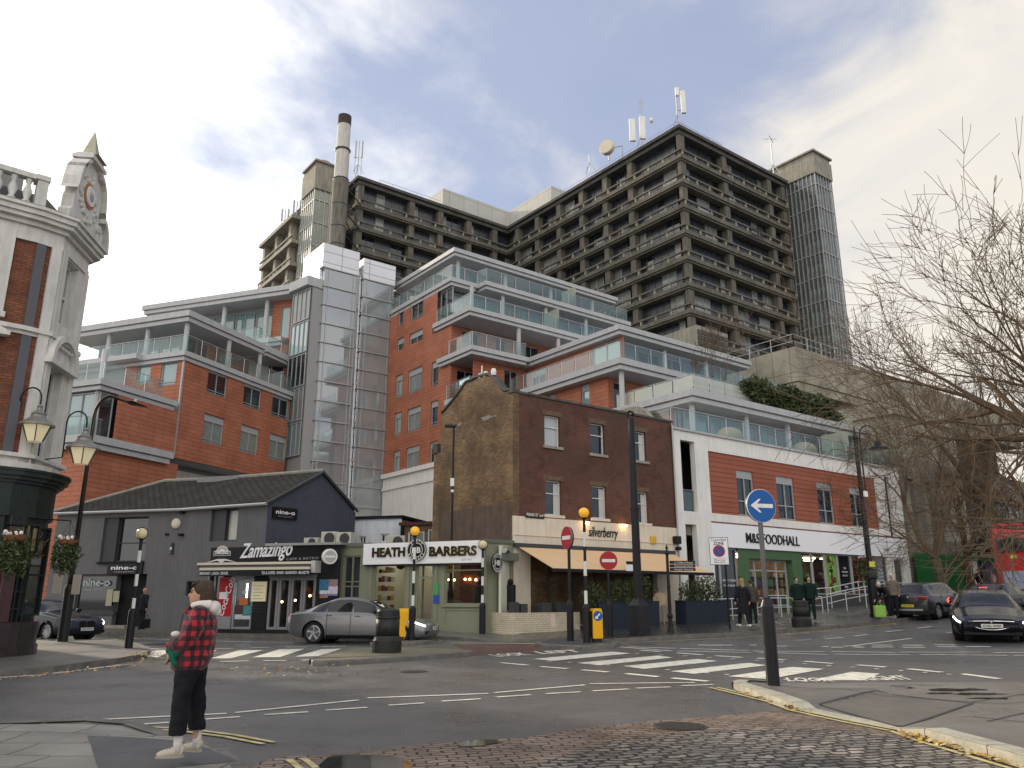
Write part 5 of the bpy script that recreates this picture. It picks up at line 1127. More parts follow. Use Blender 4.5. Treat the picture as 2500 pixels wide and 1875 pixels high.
food_shop()
# ramp rails outside the food shop
def rails():
    rm = mat('white_rail_paint', (.50, .51, .52), .4)
    def rail(label, path, posts_, name='handrail_fence'):
        P = [(ST.p(u, v, z0), h) for u, v, z0, h in path]; T = thing(name, label, 'handrail', tuple(P[0][0]), 'white rails round the shop entrance')
        m = MB(); m.tube([p+V3((0, 0, h)) for p, h in P], .025, 7); 
        m.build('top_rail', rm, T); m = MB(); m.tube([p+V3((0, 0, h*.55)) for p, h in P], .02, 6); m.build('mid_rail', rm, T)
        for t in posts_: p, h = P[t]; MB().tube([p-V3((0, 0, .1)), p+V3((0, 0, h))], .025, 6).build('post', rm, T)
    rail('white double rail climbing the ramp to the right under the graphics windows', [(19.4, -1.5, .72, 1.0), (21.2, -1.5, .95, 1.0), (23.2, -1.5, 1.15, 1.0), (25.4, -1.5, 1.3, 1.05), (27.4, -1.5, 1.35, 1.05)], range(5))
    rail('second white ramp rail closer to the shop windows', [(19.4, -.4, .74, 1.25), (21.6, -.4, 1.1, 1.0), (24.5, -.4, 1.45, 1.0), (27.4, -.4, 1.55, 1.0)], range(4))
    rail('short white rail right beside the shop doors', [(18.6, -1.7, .66, .95), (18.6, -.3, .66, .95)], (0, 1))
    rail('white rail left of the shop doors by the waste bin', [(13.6, -1.3, .6, .95), (15.2, -1.6, .6, .95), (16.6, -1.6, .6, .95)], (0, 1, 2))
    rail('curved white rail beside the flats entrance near the zone sign', [(10.1, -1.7, .5, 1.0), (11.3, -1.7, .52, 1.0), (12.6, -1.4, .55, 1.0)], (0, 1, 2))
    rail('tall white rail ending at the black lamp post', [(15.6, -.6, .62, 1.05), (17.2, -.6, .62, 1.05)], (0, 1))
rails()
# green hoarding, bus shelter beyond
def beyond():
    Q = ST.at(32.0, -.6); z0 = 1.5
    T = thing('green_hoarding', 'bright green boarded shop front behind the bare trees', 'hoarding', tuple(Q.p(0, 0, z0)))
    gr = mat('bright_green_board', (.012, .13, .03), .5, var=.1); gr2 = mat('lime_board', (.05, .20, .015), .5)
    MB().box((0, .2, z0-.6), (6.2, .5, 4.3), Q).build('board', gr, T); MB().box((6.4, .2, z0-.6), (11.5, .5, 4.3), Q).build('board', gr, T); MB().box((11.7, .2, z0-.6), (14.5, .5, 4.3), Q).build('board', gr2, T); MB().box((14.7, .2, z0-.6), (30, .5, 4.3), Q).build('dark_front', blackm, T)
    for i, (a, b, c, d) in enumerate(((6.6, 7.9, 3.1, 4.0), (6.7, 8.0, 1.9, 2.8))): n = MB().box((a, .14, c), (b, .198, d), Q).build('notice_board', whitesign, T)
    n = MB().box((9.0, .12, 2.2), (11.2, .198, 4.0), Q).build('poster', mat('purple_poster', (.06, .03, .09), .4), T); MB().lathe(Q.p(10.2, .11, 2.9), [(.32, 0), (.30, .004)], 12, ax=-Q.v).build('motif', mat('pink_motif', (.6, .3, .36), .5), n)
    S = thing('bus_shelter', 'dark flat-roofed bus shelter with a glowing advert panel behind the red bus', 'bus shelter', tuple(Q.p(8, -2, z0)))
    MB().box((6.5, -2.6, 4.5), (22, -.3, 4.75), Q).build('roof', black, S)
    for u in (7, 12.5, 18): MB().box((u, -.5, z0-.5), (u+.12, -.38, 4.5), Q).build('post', black, S)
    a = MB().box((14.2, -1.2, z0+.4), (17.6, -1.0, 4.2), Q).build('advert_panel', blackm, S)
    w = MB(); w.ball(Q.p(15.0, -1.22, 3.1), (.3, .02, .7), 12, 8); w.build('figure_print', mat('advert_figure', (.45, .45, .47), .5), a); MB().ball(Q.p(16.2, -1.22, 2.7), (.25, .02, .6), 12, 8).build('figure_print', MATS['advert_figure'], a)
    text_mesh('lettering', 'boohoo', .42, Q, 14.4, z0+.6, -1.21, whitesign, a, .01, bold=.02, fit=2.6)
    # underground-style roundel arch is not readable; plain round sign on an arch
    A = thing('arched_sign', 'dark arch bracket with a small red and white round sign above the bus', 'sign', tuple(ST.p(48, -2, 2.5)))
    P = ST.p(47, -3, 0); pts = []
    for i in range(13): q = math.pi*i/12; pts.append(P+V3((-math.cos(q)*1.7, 0, 6.2+math.sin(q)*1.3)))
    MB().tube([P+V3((-1.7, 0, 2.3))]+pts+[P+V3((1.7, 0, 2.3))], .07, 6).build('arch', black, A)
    MB().box((P.x-.55, P.y-.06, 6.0), (P.x+.55, P.y+.06, 6.9)).build('panel', white, A)
    MB().lathe(P+V3((0, -.07, 6.45)), [(.36, 0), (.36, .02), (.24, .021), (.24, 0)], 24, ax=(0, -1, 0)).build('ring', mat('sign_red', (.5, .02, .03), .4), A)
beyond()
# ------------------------------------------------------------------ barber shop
bz = 3.7; b0 = atZ(894, 1328, bz); b1 = atZ(1185, 1319, bz)
BF = Frame(b0, b1-b0)
BU0 = BF.hit(830, 1400)[0]; BU1 = BF.hit(1185, 1400)[0]
def barber():
    T = thing('barber_shop', 'single-storey sage green barber shop with a white fascia sign', 'shop', tuple(BF.p(2, 0, .35)))
    gz = .3; ft = 3.72; fb = BF.hit(1000, 1376)[1]
    w1 = fr_rect(BF, M3(990, 720), M3(1222, 1000)); w1[2] = 1.0; w1[3] = fb-.02; d = fr_rect(BF, M3(1312, 720), M3(1442, 1100)); d[2] = gz+.15; d[3] = fb-.02
    w2 = fr_rect(BF, M3(1535, 710), M3(1825, 1020)); w2[2] = 1.3; w2[3] = fb-.02
    d0 = fr_rect(BF, M3(760, 655), M3(875, 950)); d0[2] = gz+.2; 
    MB().wall(BF, BU0, BU1, 0, ft, [w1, d, w2, d0], depth=.14).build('shop_front', sage, T, norm=False)
    e = ST.p(-.02, -.08, 0); SF = Frame(BF.p(BU1, 0, 0), e-BF.p(BU1, 0, 0)); SL = (e-BF.p(BU1, 0, 0)).length
    w3 = fr_rect(SF, M3(1948, 710), M3(2042, 1020)); w3[2] = 1.25; w3[3] = 3.0
    MB().wall(SF, 0, SL, 0, ft-.1, [w3], depth=.14).build('side_front', sage, T, norm=False)
    tr = MB()
    for fr, a, b in ((BF, BU0, BU1), (SF, 0, SL)): tr.box((a, -.05, gz-.2), (b, -.003, gz+.25), fr)
    for u in (w1[0]-.2, w1[1]+.08, d[1]+.05, w2[1]+.06, BU0+.03): tr.box((u, -.045, gz+.253), (u+.14, -.003, fb), BF)
    for (a, b) in ((w1[0], w1[1]), (w2[0], w2[1])): tr.box((a-.05, -.09, .93 if a == w1[0] else 1.22), (b+.05, -.003, .99 if a == w1[0] else 1.29), BF)
    tr.box((w2[0]+.02, -.03, gz+.35), (w2[0]+.08, -.003, 1.15), BF); tr.box((w2[1]-.08, -.03, gz+.35), (w2[1]-.02, -.003, 1.15), BF); tr.box((w2[0]+.081, -.03, 1.09), (w2[1]-.081, -.003, 1.15), BF)
    tr.build('panel_moulding', sage, T)
    MB().box((BU0, -.06, ft-.12), (BU0+1.4, .3, ft+.03), BF).build('cornice', mat('grey_green_trim', (.13, .14, .11), .6), T); MB().box((0, -.06, ft-.1), (SL, .3, ft+.03), SF).build('cornice', MATS['grey_green_trim'], T)
    # roof and rooms
    rf = MB(); rf.prism([tuple(BF.p(BU0, .12, 0)[:2]), tuple(BF.p(BU1, .12, 0)[:2]), tuple(SF.p(SL, .12, 0)[:2]), tuple(ST.p(-.03, 5.6, 0)[:2]), tuple(BF.p(BU0, 6.5, 0)[:2])], ft-.15, ft-.03); rf.build('roof', lead, T)
    cw = mat('barber_cream_wall', (.62, .60, .50), .8)
    it = MB(); it.box((BU0+.1, 3.4, gz), (BU1+.5, 3.5, ft-.2), BF); it.box((BU0+.1, .2, gz-.02), (BU1+.5, 3.4, gz), BF); it.box((BU1+.4, .35, gz), (BU1+.5, 3.4, ft-.2), BF); it.box((w1[0]-.4, .2, gz), (w1[0]-.35, 3.4, ft-.2), BF); it.build('interior', cw, T)
    MB().box((w1[1]+.1, 1.2, gz), (w1[1]+.2, 3.4, ft-.2), BF).build('partition', cw, T)
    MB().box((BU0+1.5, 1.2, ft-.25), (BU1-.2, 2.6, ft-.22), BF).build('ceiling_light', mat('barber_ceiling_light', (1, 1, .9), emit=(1, .92, .75), estr=1.6), T)
    sg = MATS['shop_glass']
    window(BF, w1, T, v=.1, glass=sg, frame=sage, mull=1); window(BF, d, T, v=.1, glass=sg, frame=sage, mull=1, trans=(.78, .12), name='door', fw=.09); window(BF, w2, T, v=.1, glass=sg, frame=sage, mull=1, trans=(.83,))
    window(BF, d0, T, v=.1, glass=dglass2, frame=sage, mull=2, trans=(.3, .55, .62)); window(SF, w3, T, v=.1, glass=sg, frame=sage, mull=1)
    warm = MATS['warm_bulb']
    for x, y in ((1568, 838), (1610, 840), (1692, 835), (1728, 835), (1775, 838)): a = BF.hit(*M3(x, y), 1.2); MB().ball(BF.p(a[0], 1.2, a[1]), .045, 8, 6).build('wall_lamp', warm, T)
    br = MB(); br.box((w2[0]+.1, 1.25, 1.4), (w2[0]+1.1, 1.3, 3.0), BF); br.box((w2[1]-1.6, 1.25, 1.4), (w2[1]-.55, 1.3, 3.0), BF); br.build('brick_panel', mat('warm_brick_panel', (.2, .08, .05), .8, var=.3, scale=8), T)
    dk = MB(); r_ = random.Random(3)
    for u in (w2[0]+.9, w2[0]+1.7, w2[0]+2.2): dk.box((u, .9, 1.1), (u+.35, 1.1, 1.9+r_.random()*.4), BF); dk.ball(BF.p(u+.17, 1.0, 2.15), .12, 8, 6)
    dk.build('barber_chair', black, T)
    sh = MB(); cc = [mat('prod_%d' % i, c, .5) for i, c in enumerate([(.6, .58, .5), (.3, .08, .05), (.05, .05, .05), (.5, .35, .12)])]
    for k in range(6):
        for j in range(5): sh.cur = r_.randrange(4); sh.box((w1[0]+.05+j*.15, .3, 1.1+k*.36), (w1[0]+.17+j*.15, .4, 1.1+k*.36+r_.uniform(.1, .25)), BF); sh.box((w3[0]+.05+j*.13, .3, 1.35+k*.27), (w3[0]+.15+j*.13, .4, 1.35+k*.27+r_.uniform(.08, .18)), SF)
    sh.build('product_shelf', cc, T)
    MB().lathe(BF.p(w1[1]-.75, .9, 2.9), [(.22, 0), (.22, .03)], 18, ax=-BF.v).build('mirror', dframe, T)
    # posters on the door post
    a = fr_rect(BF, M3(1455, 860), M3(1490, 955)); MB().box((a[0], -.06, a[2]), (a[1], -.046, a[3]), BF).build('green_poster', mat('poster_green', (.08, .30, .10), .5), T)
    a = fr_rect(BF, M3(1453, 955), M3(1495, 1022)); MB().box((a[0], -.06, a[2]), (a[1], -.046, a[3]), BF).build('blue_poster', mat('poster_blue', (.03, .08, .35), .5), T)
    # fascia
    f = fr_rect(BF, M3(932, 565), M3(1842, 708)); fs = MB().box((f[0], -.22, f[2]), (f[1], -.003, f[3]), BF).build('fascia_sign', whitesign, T, bevel=.01)
    MB().box((f[0]+.05, -.2, f[2]-.05), (f[1]-.05, -.06, f[2]-.003), BF).build('fascia_trim', black, T)
    brass = mat('mirror_brass_letters', (.10, .075, .03), .22, metal=.7, var=.7, scale=7)
    a = BF.hit(*M3(977, 662), -.22); b_ = BF.hit(*M3(1230, 662), -.22); zb = a[1]; sz = (BF.hit(*M3(977, 592), -.22)[1]-zb)/.73
    text_mesh('lettering', 'HEATH', sz, BF, a[0], zb, -.22, brass, fs, .05, bold=.035, fit=b_[0]-a[0])
    a = BF.hit(*M3(1418, 655), -.22); b_ = BF.hit(*M3(1783, 655), -.22); text_mesh('lettering', 'BARBERS', sz, BF, a[0], a[1], -.22, brass, fs, .05, bold=.035, fit=b_[0]-a[0])
    a = BF.hit(*M3(1700, 682), -.22); text_mesh('lettering', '020 7435 6500'[:8], .12, BF, a[0]-.2, a[1]-.04, -.22, galv, fs, .005)
    def roundel(fr, u, z, v, r, par, nm='round_sign'):
        o = MB().lathe(fr.p(u, v, z), [(r, 0), (r, .06)], 32, ax=-fr.v).build(nm, black, par)
        rg = MB()
        for rr in (.97, .66):
            n = 32
            P = [fr.p(u+math.cos(2*math.pi*i/n)*rr*r, v-.066, z+math.sin(2*math.pi*i/n)*rr*r) for i in range(n)]; Q = [fr.p(u+math.cos(2*math.pi*i/n)*(rr-.055)*r, v-.066, z+math.sin(2*math.pi*i/n)*(rr-.055)*r) for i in range(n)]
            rg.add(P+Q, [(i, (i+1) % n, n+(i+1) % n, n+i) for i in range(n)])
        rg.build('ring', white, o, norm=False)
        text_mesh('lettering', 'HB', r*.72, fr, u, z-r*.25, v-.064, white, o, .006, bold=.03, mid=True)
        for wd, s, rr in (('HEATH', 1, .74), ('BARBERS', -1, .74)):
            for i, ch in enumerate(wd):
                q = (i-(len(wd)-1)/2)*.36*s*-1+(math.pi/2 if s == 1 else -math.pi/2); text_mesh('lettering', ch, r*.24, fr, u+math.cos(q)*r*(rr if s == 1 else .90), z+math.sin(q)*r*(rr if s == 1 else .90), v-.064, white, o, .005, bold=.03, mid=True, ang=q-math.pi/2 if s == 1 else q+math.pi/2)
        return o
    a = BF.hit(*M3(1322, 610), -.25); roundel(BF, a[0], a[1], -.25, .43, fs)
    a = SF.hit(*M3(1858, 708), -.1); ro = roundel(Frame(SF.p(.25, -.35, 0), (.55, .83)), 0, a[1], 0, .36, T, 'projecting_sign')
    a = BF.hit(*M3(932, 706), -.05); text_mesh('lettering', '87', .33, BF, a[0]-.02, a[1]-.02, -.06, black, T, .02, bold=.03)
    # box sign and swan-neck lamp on the side
    a = fr_rect(SF, M3(1938, 632), M3(2092, 697)); MB().box((a[0], -.35, a[2]), (min(a[1], SL-.02), -.003, a[3]), SF).build('canopy_box', MATS['grey_green_trim'], T)
    c = SF.p((w3[0]+w3[1])/2-.2, 0, 3.35); MB().tube([c, c-SF.v*.25+V3((0, 0, .12)), c-SF.v*.42+V3((0, 0, .08)), c-SF.v*.46-V3((0, 0, .03))], .015, 5).lathe(c-SF.v*.46-V3((0, 0, .12)), [(.1, 0), (.05, .08), (.02, .1)], 10).build('swan_neck_lamp', black, T)
barber()
# ------------------------------------------------------------------ cafe with the script sign
zr_ = BF.hit(830, 1330)[1]; zR = BF.p(BU0, 0, 0)*.985
def script_cafe():
    ztop = 3.72; k = Frame(zR, (1, -.05)); R_ = V3((zR.x, zR.y, 0)); q = k.hit(781, 1331)[1]; Lf = atZ(516, 1337, q); CF = Frame(Lf, R_-Lf)
    T = thing('corner_cafe', 'small black-fronted cafe with a white script name sign and a retracted awning', 'cafe', tuple(CF.p(2, 0, .3)))
    LN = (V3((R_.x-Lf.x, R_.y-Lf.y, 0))).length; Z = lambda x, y: (480+x*.16275, 1290+y*.16275)
    us = lambda x: CF.hit(*Z(x, 900))[0]; zs = lambda y, x=900: CF.hit(*Z(x, y))[1]
    zb = zs(505); gz = .3
    MB().box((0, 0, zb), (us(1850), .3, q), CF).build('fascia', black, T)
    ops = [[us(245), us(1790), gz, zb-.01]]
    MB().wall(CF, 0, LN, 0, q, [[us(230), us(1800), gz, zb]], depth=.2, v=.04).build('side_wall', mat('black_wall_paint', (.016, .017, .02), .5, var=.2), T, norm=False)
    # openings and shop front
    al = mat('grey_aluminium', (.26, .27, .28), .4, metal=.3); sg = MATS['shop_glass']
    zt = zs(745); rb = zs(1490)
    window(CF, [us(240), us(545), gz+.5, zb-.02], T, v=.1, glass=dglass, frame=al, mull=1, fw=.09)
    cc = fr_rect(CF, Z(330, 735), Z(545, 1365)); mred = mat('drink_poster_red', (.42, .012, .02), .35)
    cc[0] = us(330); cc[1] = us(535); co = MB().box((cc[0], .04, cc[2]), (cc[1], .085, cc[3]), CF).build('red_drink_panel', mred, T)
    text_mesh('lettering', 'Coca-Cola', .42, CF, cc[0]+.32, cc[2]+.12, .03, whitesign, co, .004, bold=.01, shear=.25, fit=(cc[3]-cc[2])*.95, ang=1.3)
    MB().box((cc[0]+.05, .02, zs(1060)), (cc[1]-.25, .035, zs(955)), CF).build('notice', whitesign, T)
    MB().box((us(240), .02, gz), (us(545), .16, gz+.5), CF).build('stall_riser', al, T)
    window(CF, [us(555), us(850), gz, zt], T, v=.1, glass=sg, frame=al, mull=1, fw=.09, name='door')
    g_ = mat('fridge_light', (.9, .95, 1), emit=(.8, .9, 1), estr=7); MB().box((us(640), .5, zs(1150)), (us(658), .54, zs(820)), CF).build('fridge_light', g_, T)
    for (x0, y0, x1, y1, c) in ((680, 935, 735, 985, (.5, .5, .4)), (640, 1040, 755, 1150, (.5, .16, .06)), (570, 1160, 685, 1290, (.08, .04, .05)), (690, 1160, 800, 1310, (.08, .25, .28)), (565, 1290, 795, 1365, (.55, .55, .6))):
        r = fr_rect(CF, Z(x0, y0), Z(x1, y1)); MB().box((r[0], .03, r[2]), (r[1], .045, r[3]), CF).build('door_poster', mat('poster_%d' % x0, c, .5, var=.3, scale=9), T)
    MB().box((us(850), .02, gz), (us(1070), .2, zb-.02), CF).build('pier', black, T)
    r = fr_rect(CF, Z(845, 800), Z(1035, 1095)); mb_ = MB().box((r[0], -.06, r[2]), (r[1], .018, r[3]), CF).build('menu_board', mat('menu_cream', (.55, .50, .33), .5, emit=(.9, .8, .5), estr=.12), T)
    ml = MB()
    for i in range(9): ml.box((r[0]+.1, -.066, r[3]-.18-i*.13), (r[1]-.1-.15*(i % 2), -.062, r[3]-.165-i*.13), CF)
    ml.build('menu_lines', dframe, mb_)
    # folding doors
    xs = [1075, 1225, 1405, 1590, 1780]
    for a, b in zip(xs[:-1], xs[1:]): window(CF, [us(a)+.01, us(b)-.01, gz, zt], T, v=.1, glass=sg, frame=al, mull=1, fw=.1, name='folding_door')
    MB().box((us(1070), .0, zt+.005), (us(1790), .15, zt+.14), CF).build('door_head', al, T)
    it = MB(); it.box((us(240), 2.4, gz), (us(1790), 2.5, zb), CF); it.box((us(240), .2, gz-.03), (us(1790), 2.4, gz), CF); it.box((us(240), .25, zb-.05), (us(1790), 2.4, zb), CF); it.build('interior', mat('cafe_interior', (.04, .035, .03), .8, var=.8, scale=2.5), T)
    r_ = random.Random(8); gd = MB()
    for i in range(46): gd.cur = r_.randrange(4); u = r_.uniform(us(1090), us(1760)); z = r_.uniform(gz+.3, 2.3); gd.box((u, 1.8, z), (u+r_.uniform(.08, .3), 1.9, z+r_.uniform(.08, .3)), CF)
    gd.build('shelf_goods', [MATS['prod_1'], MATS['prod_2'], MATS['prod_3'], mat('prod_dim', (.12, .1, .06), .6)], T)
    for x, y in ((1480, 1080), (1700, 1010), (1280, 1100)): a = CF.hit(*Z(x, y), 1.5); MB().ball(CF.p(a[0], 1.5, a[1]), .05, 8, 6).build('pendant_bulb', MATS['warm_bulb'], T)
    # sign writing
    a = CF.hit(*Z(655, 445)); b_ = CF.hit(*Z(1440, 420)); text_mesh('lettering', 'Zamazingo', .86, CF, a[0], a[1]-.0, -.0, whitesign, T, .05, bold=.012, shear=.42, fit=b_[0]-a[0], ang=.035)
    a = CF.hit(*Z(1345, 478)); b_ = CF.hit(*Z(1830, 455)); text_mesh('lettering', 'CAFE & BISTRO', .14, CF, a[0], a[1], -.0, galv, T, .01, fit=b_[0]-a[0], ang=.02)
    r = fr_rect(CF, Z(262, 345), Z(508, 410)); e = MB().box((r[0], -.03, r[2]), (r[1], -.003, r[3]), CF).build('emblem', white, T); MB().box((r[0]+.02, -.036, r[2]+.02), (r[1]-.02, -.031, r[3]-.02), CF).build('emblem_inset', black, e)
    text_mesh('lettering', 'ZAMAZINGO', .2, CF, r[0]+.06, r[2]+.07, -.037, whitesign, e, .006, bold=.03, fit=(r[1]-r[0])*.86)
    sb = MB(); uc = (r[0]+r[1])/2; n = 10
    for i in range(n): q0 = math.pi*i/n; q1 = math.pi*(i+.7)/n; sb.poly([CF.p(uc+math.cos(q0)*.17, -.02, r[3]+math.sin(q0)*.14), CF.p(uc+math.cos(q0)*.30, -.02, r[3]+math.sin(q0)*.24), CF.p(uc+math.cos(q1)*.30, -.02, r[3]+math.sin(q1)*.24), CF.p(uc+math.cos(q1)*.17, -.02, r[3]+math.sin(q1)*.14)])
    sb.poly([CF.p(uc+math.cos(math.pi*i/8)*.15, -.02, r[3]+math.sin(math.pi*i/8)*.12) for i in range(9)])
    sb.poly([CF.p(uc-.78, -.02, r[2]-.28), CF.p(uc-.2, -.02, r[2]-.13), CF.p(uc+.2, -.02, r[2]-.13), CF.p(uc+.78, -.02, r[2]-.28), CF.p(uc+.2, -.02, r[2]-.2), CF.p(uc, -.02, r[2]-.3), CF.p(uc-.2, -.02, r[2]-.2)]); sb.build('sunburst', white, e, norm=False)
    # round projecting sign and posters on the dark pier
    a = CF.hit(*Z(2035, 430)); FQ = Frame(CF.p(a[0], -.3, 0), (.8, .5)); o = MB().lathe(FQ.p(0, 0, a[1]), [(.30, 0), (.31, .03), (.31, .17), (.30, .2)], 28, ax=-FQ.v).build('round_sign', white, T)
    MB().lathe(FQ.p(0, -.205, a[1]), [(.24, 0), (.24, .004)], 24, ax=-FQ.v).build('disc', galv, o); MB().box((-.2, -.214, a[1]-.04), (.2, -.21, a[1]+.04), FQ).build('bar', white, o); MB().tube([FQ.p(.2, .0, a[1]), CF.p(a[0]+.35, .05, a[1])], .02, 5).build('bracket', dframe, o)
    for (x0, y0, x1, y1, c) in ((1845, 765, 1978, 930, (.05, .16, .26)), (1845, 930, 1970, 985, (.5, .6, .65)), (1985, 765, 2110, 870, (.3, .2, .2)), (1978, 870, 2110, 985, (.55, .5, .6)), (1850, 988, 1965, 1045, (.35, .15, .16)), (1970, 988, 2105, 1010, (.2, .2, .5))):
        r = fr_rect(CF, Z(x0, y0), Z(x1, y1)); MB().box((r[0], .0, r[2]), (r[1], .035, r[3]), CF).build('poster', mat('pier_poster_%d_%d' % (x0, y0), c, .5, var=.35, scale=12), T)
    # flat roof edge, upstand
    MB().box((us(1000), -.12, q+.02), (LN+.05, .5, q+.12), CF).build('roof_edge', galv, T); MB().box((us(1060), .5, q-.3), (LN, 5.5, q+.02), CF).build('flat_roof', lead, T); MB().box((0, .3, 0.0), (LN, .5, .3), CF)
    # awning cassette (retracted)
    A = thing('retracted_awning', 'half-retracted awning with two cream bars and a lettered black valance', 'awning', tuple(CF.p(2, -.4, 2.6)))
    zc = zs(560); z2 = zs(612); crm = mat('cream_metal', (.62, .58, .46), .4)
    u0, u1 = us(75), us(1795)
    MB().box((u0, -.4, zc-.1), (u1, -.06, zc+.1), CF).build('cassette', mat('brown_canvas', (.10, .085, .08), .8), A); MB().box((u0, -.46, zc+.03), (u1, -.401, zc+.13), CF).build('cassette_cover', crm, A)
    a = CF.hit(*Z(50, 612), -.7); b_ = CF.hit(*Z(1700, 600), -.7); MB().box((a[0], -.74, a[1]-.05), (b_[0], -.66, a[1]+.05), CF).build('front_bar', crm, A)
    MB().poly([CF.p(u0+.1, -.4, zc), CF.p(u1-.1, -.4, zc), CF.p(b_[0], -.66, a[1]), CF.p(a[0], -.66, a[1])]).build('canvas', MATS['brown_canvas'], A, norm=False)
    vz = a[1]-.05-.24; va = MB().box((a[0], -.72, vz), (b_[0], -.70, a[1]-.05), CF).build('valance', black, A)
    t0 = a[0]+.03; text_mesh('lettering', 'BREAKFAST - LUNCH - DINNER', .16, CF, t0, vz+.06, -.72, whitesign, va, .004, bold=.01, fit=CF.hit(*Z(475, 660), -.72)[0]-t0)
    a = CF.hit(*Z(975, 660), -.72)[0]; b_ = CF.hit(*Z(1688, 650), -.72)[0]; text_mesh('lettering', 'TEA & COFFEE - PANINI - SANDWICH - BAUGETTE', .16, CF, a, vz+.06, -.72, whitesign, va, .004, bold=.01, fit=b_-a)
    MB().box((u1-.02, -.5, zc-.32), (u1+.16, -.003, zc+.16), CF).build('end_cap', mat('pale_metal', (.5, .5, .48), .4), A)
    MB().tube([CF.p(.08, -.06, .3), CF.p(.08, -.06, zb)], .04, 6).build('downpipe', crm, T)
    # swinging pavement sign
    p = gnd(*Z(960, 1510)); p.z = .3; P = thing('pavement_sign', 'narrow swing sign with food pictures on a pale weighted base', 'sign', tuple(p)); F = Frame(p, (.9, .25))
    MB().box((-.28, -.2, p.z), (.28, .2, p.z+.1), F).build('base', mat('pale_base', (.5, .5, .5), .5), P, bevel=.05); bo = MB().box((-.02, -.02, p.z+.22), (.42, .02, p.z+1.25), F).build('board', black, P); MB().tube([F.p(.2, 0, p.z+.05), F.p(.2, 0, p.z+.3)], .02, 6).build('stem', dframe, P)
    f = MB(); 
    for i in range(5): f.cur = i % 2; f.box((.03, -.026, p.z+.27+i*.19), (.24, -.021, p.z+.42+i*.19), F); f.cur = 1-i % 2; f.box((.26, -.026, p.z+.27+i*.19), (.39, -.021, p.z+.42+i*.19), F)
    f.build('pictures', [mat('sign_pic_a', (.5, .46, .45), .5), mat('sign_pic_b', (.3, .08, .06), .5)], bo)
    # air conditioning boxes on the flat roof
    def acunit(label, a, b, v):
        r = fr_rect(CF, a, b, v); r[2] = q+.03; t = thing('air_conditioner', label, 'air conditioner', tuple(CF.p(r[0], v, r[2])), 'air conditioners on the cafe roof')
        MB().box((r[0], v, r[2]+.05), (r[1], v+.35, r[3]), CF).build('casing', mat('ac_cream', (.45, .44, .38), .5), t, bevel=.02)
        g = MB().lathe(CF.p(r[0]+(r[1]-r[0])*.58, v-.004, (r[2]+r[3])/2+.02), [(min(r[3]-r[2], r[1]-r[0])*.4, 0), (min(r[3]-r[2], r[1]-r[0])*.4, .01)], 20, ax=-CF.v); g.build('fan_grille', dframe, t)
        MB().box((r[0]+.03, v+.05, r[2]), (r[1]-.03, v+.1, r[2]+.05), CF).build('feet', dframe, t)
    acunit('left of the two large air conditioner boxes on the cafe roof', M3(583, 468), M3(690, 550), 1.0)
    acunit('right large air conditioner box with a round fan on the cafe roof', M3(697, 473), M3(808, 563), .9)
    acunit('low wide air conditioner nearest the slate roof', M3(448, 515), M3(556, 552), 1.6)
    return CF
CF = script_cafe()
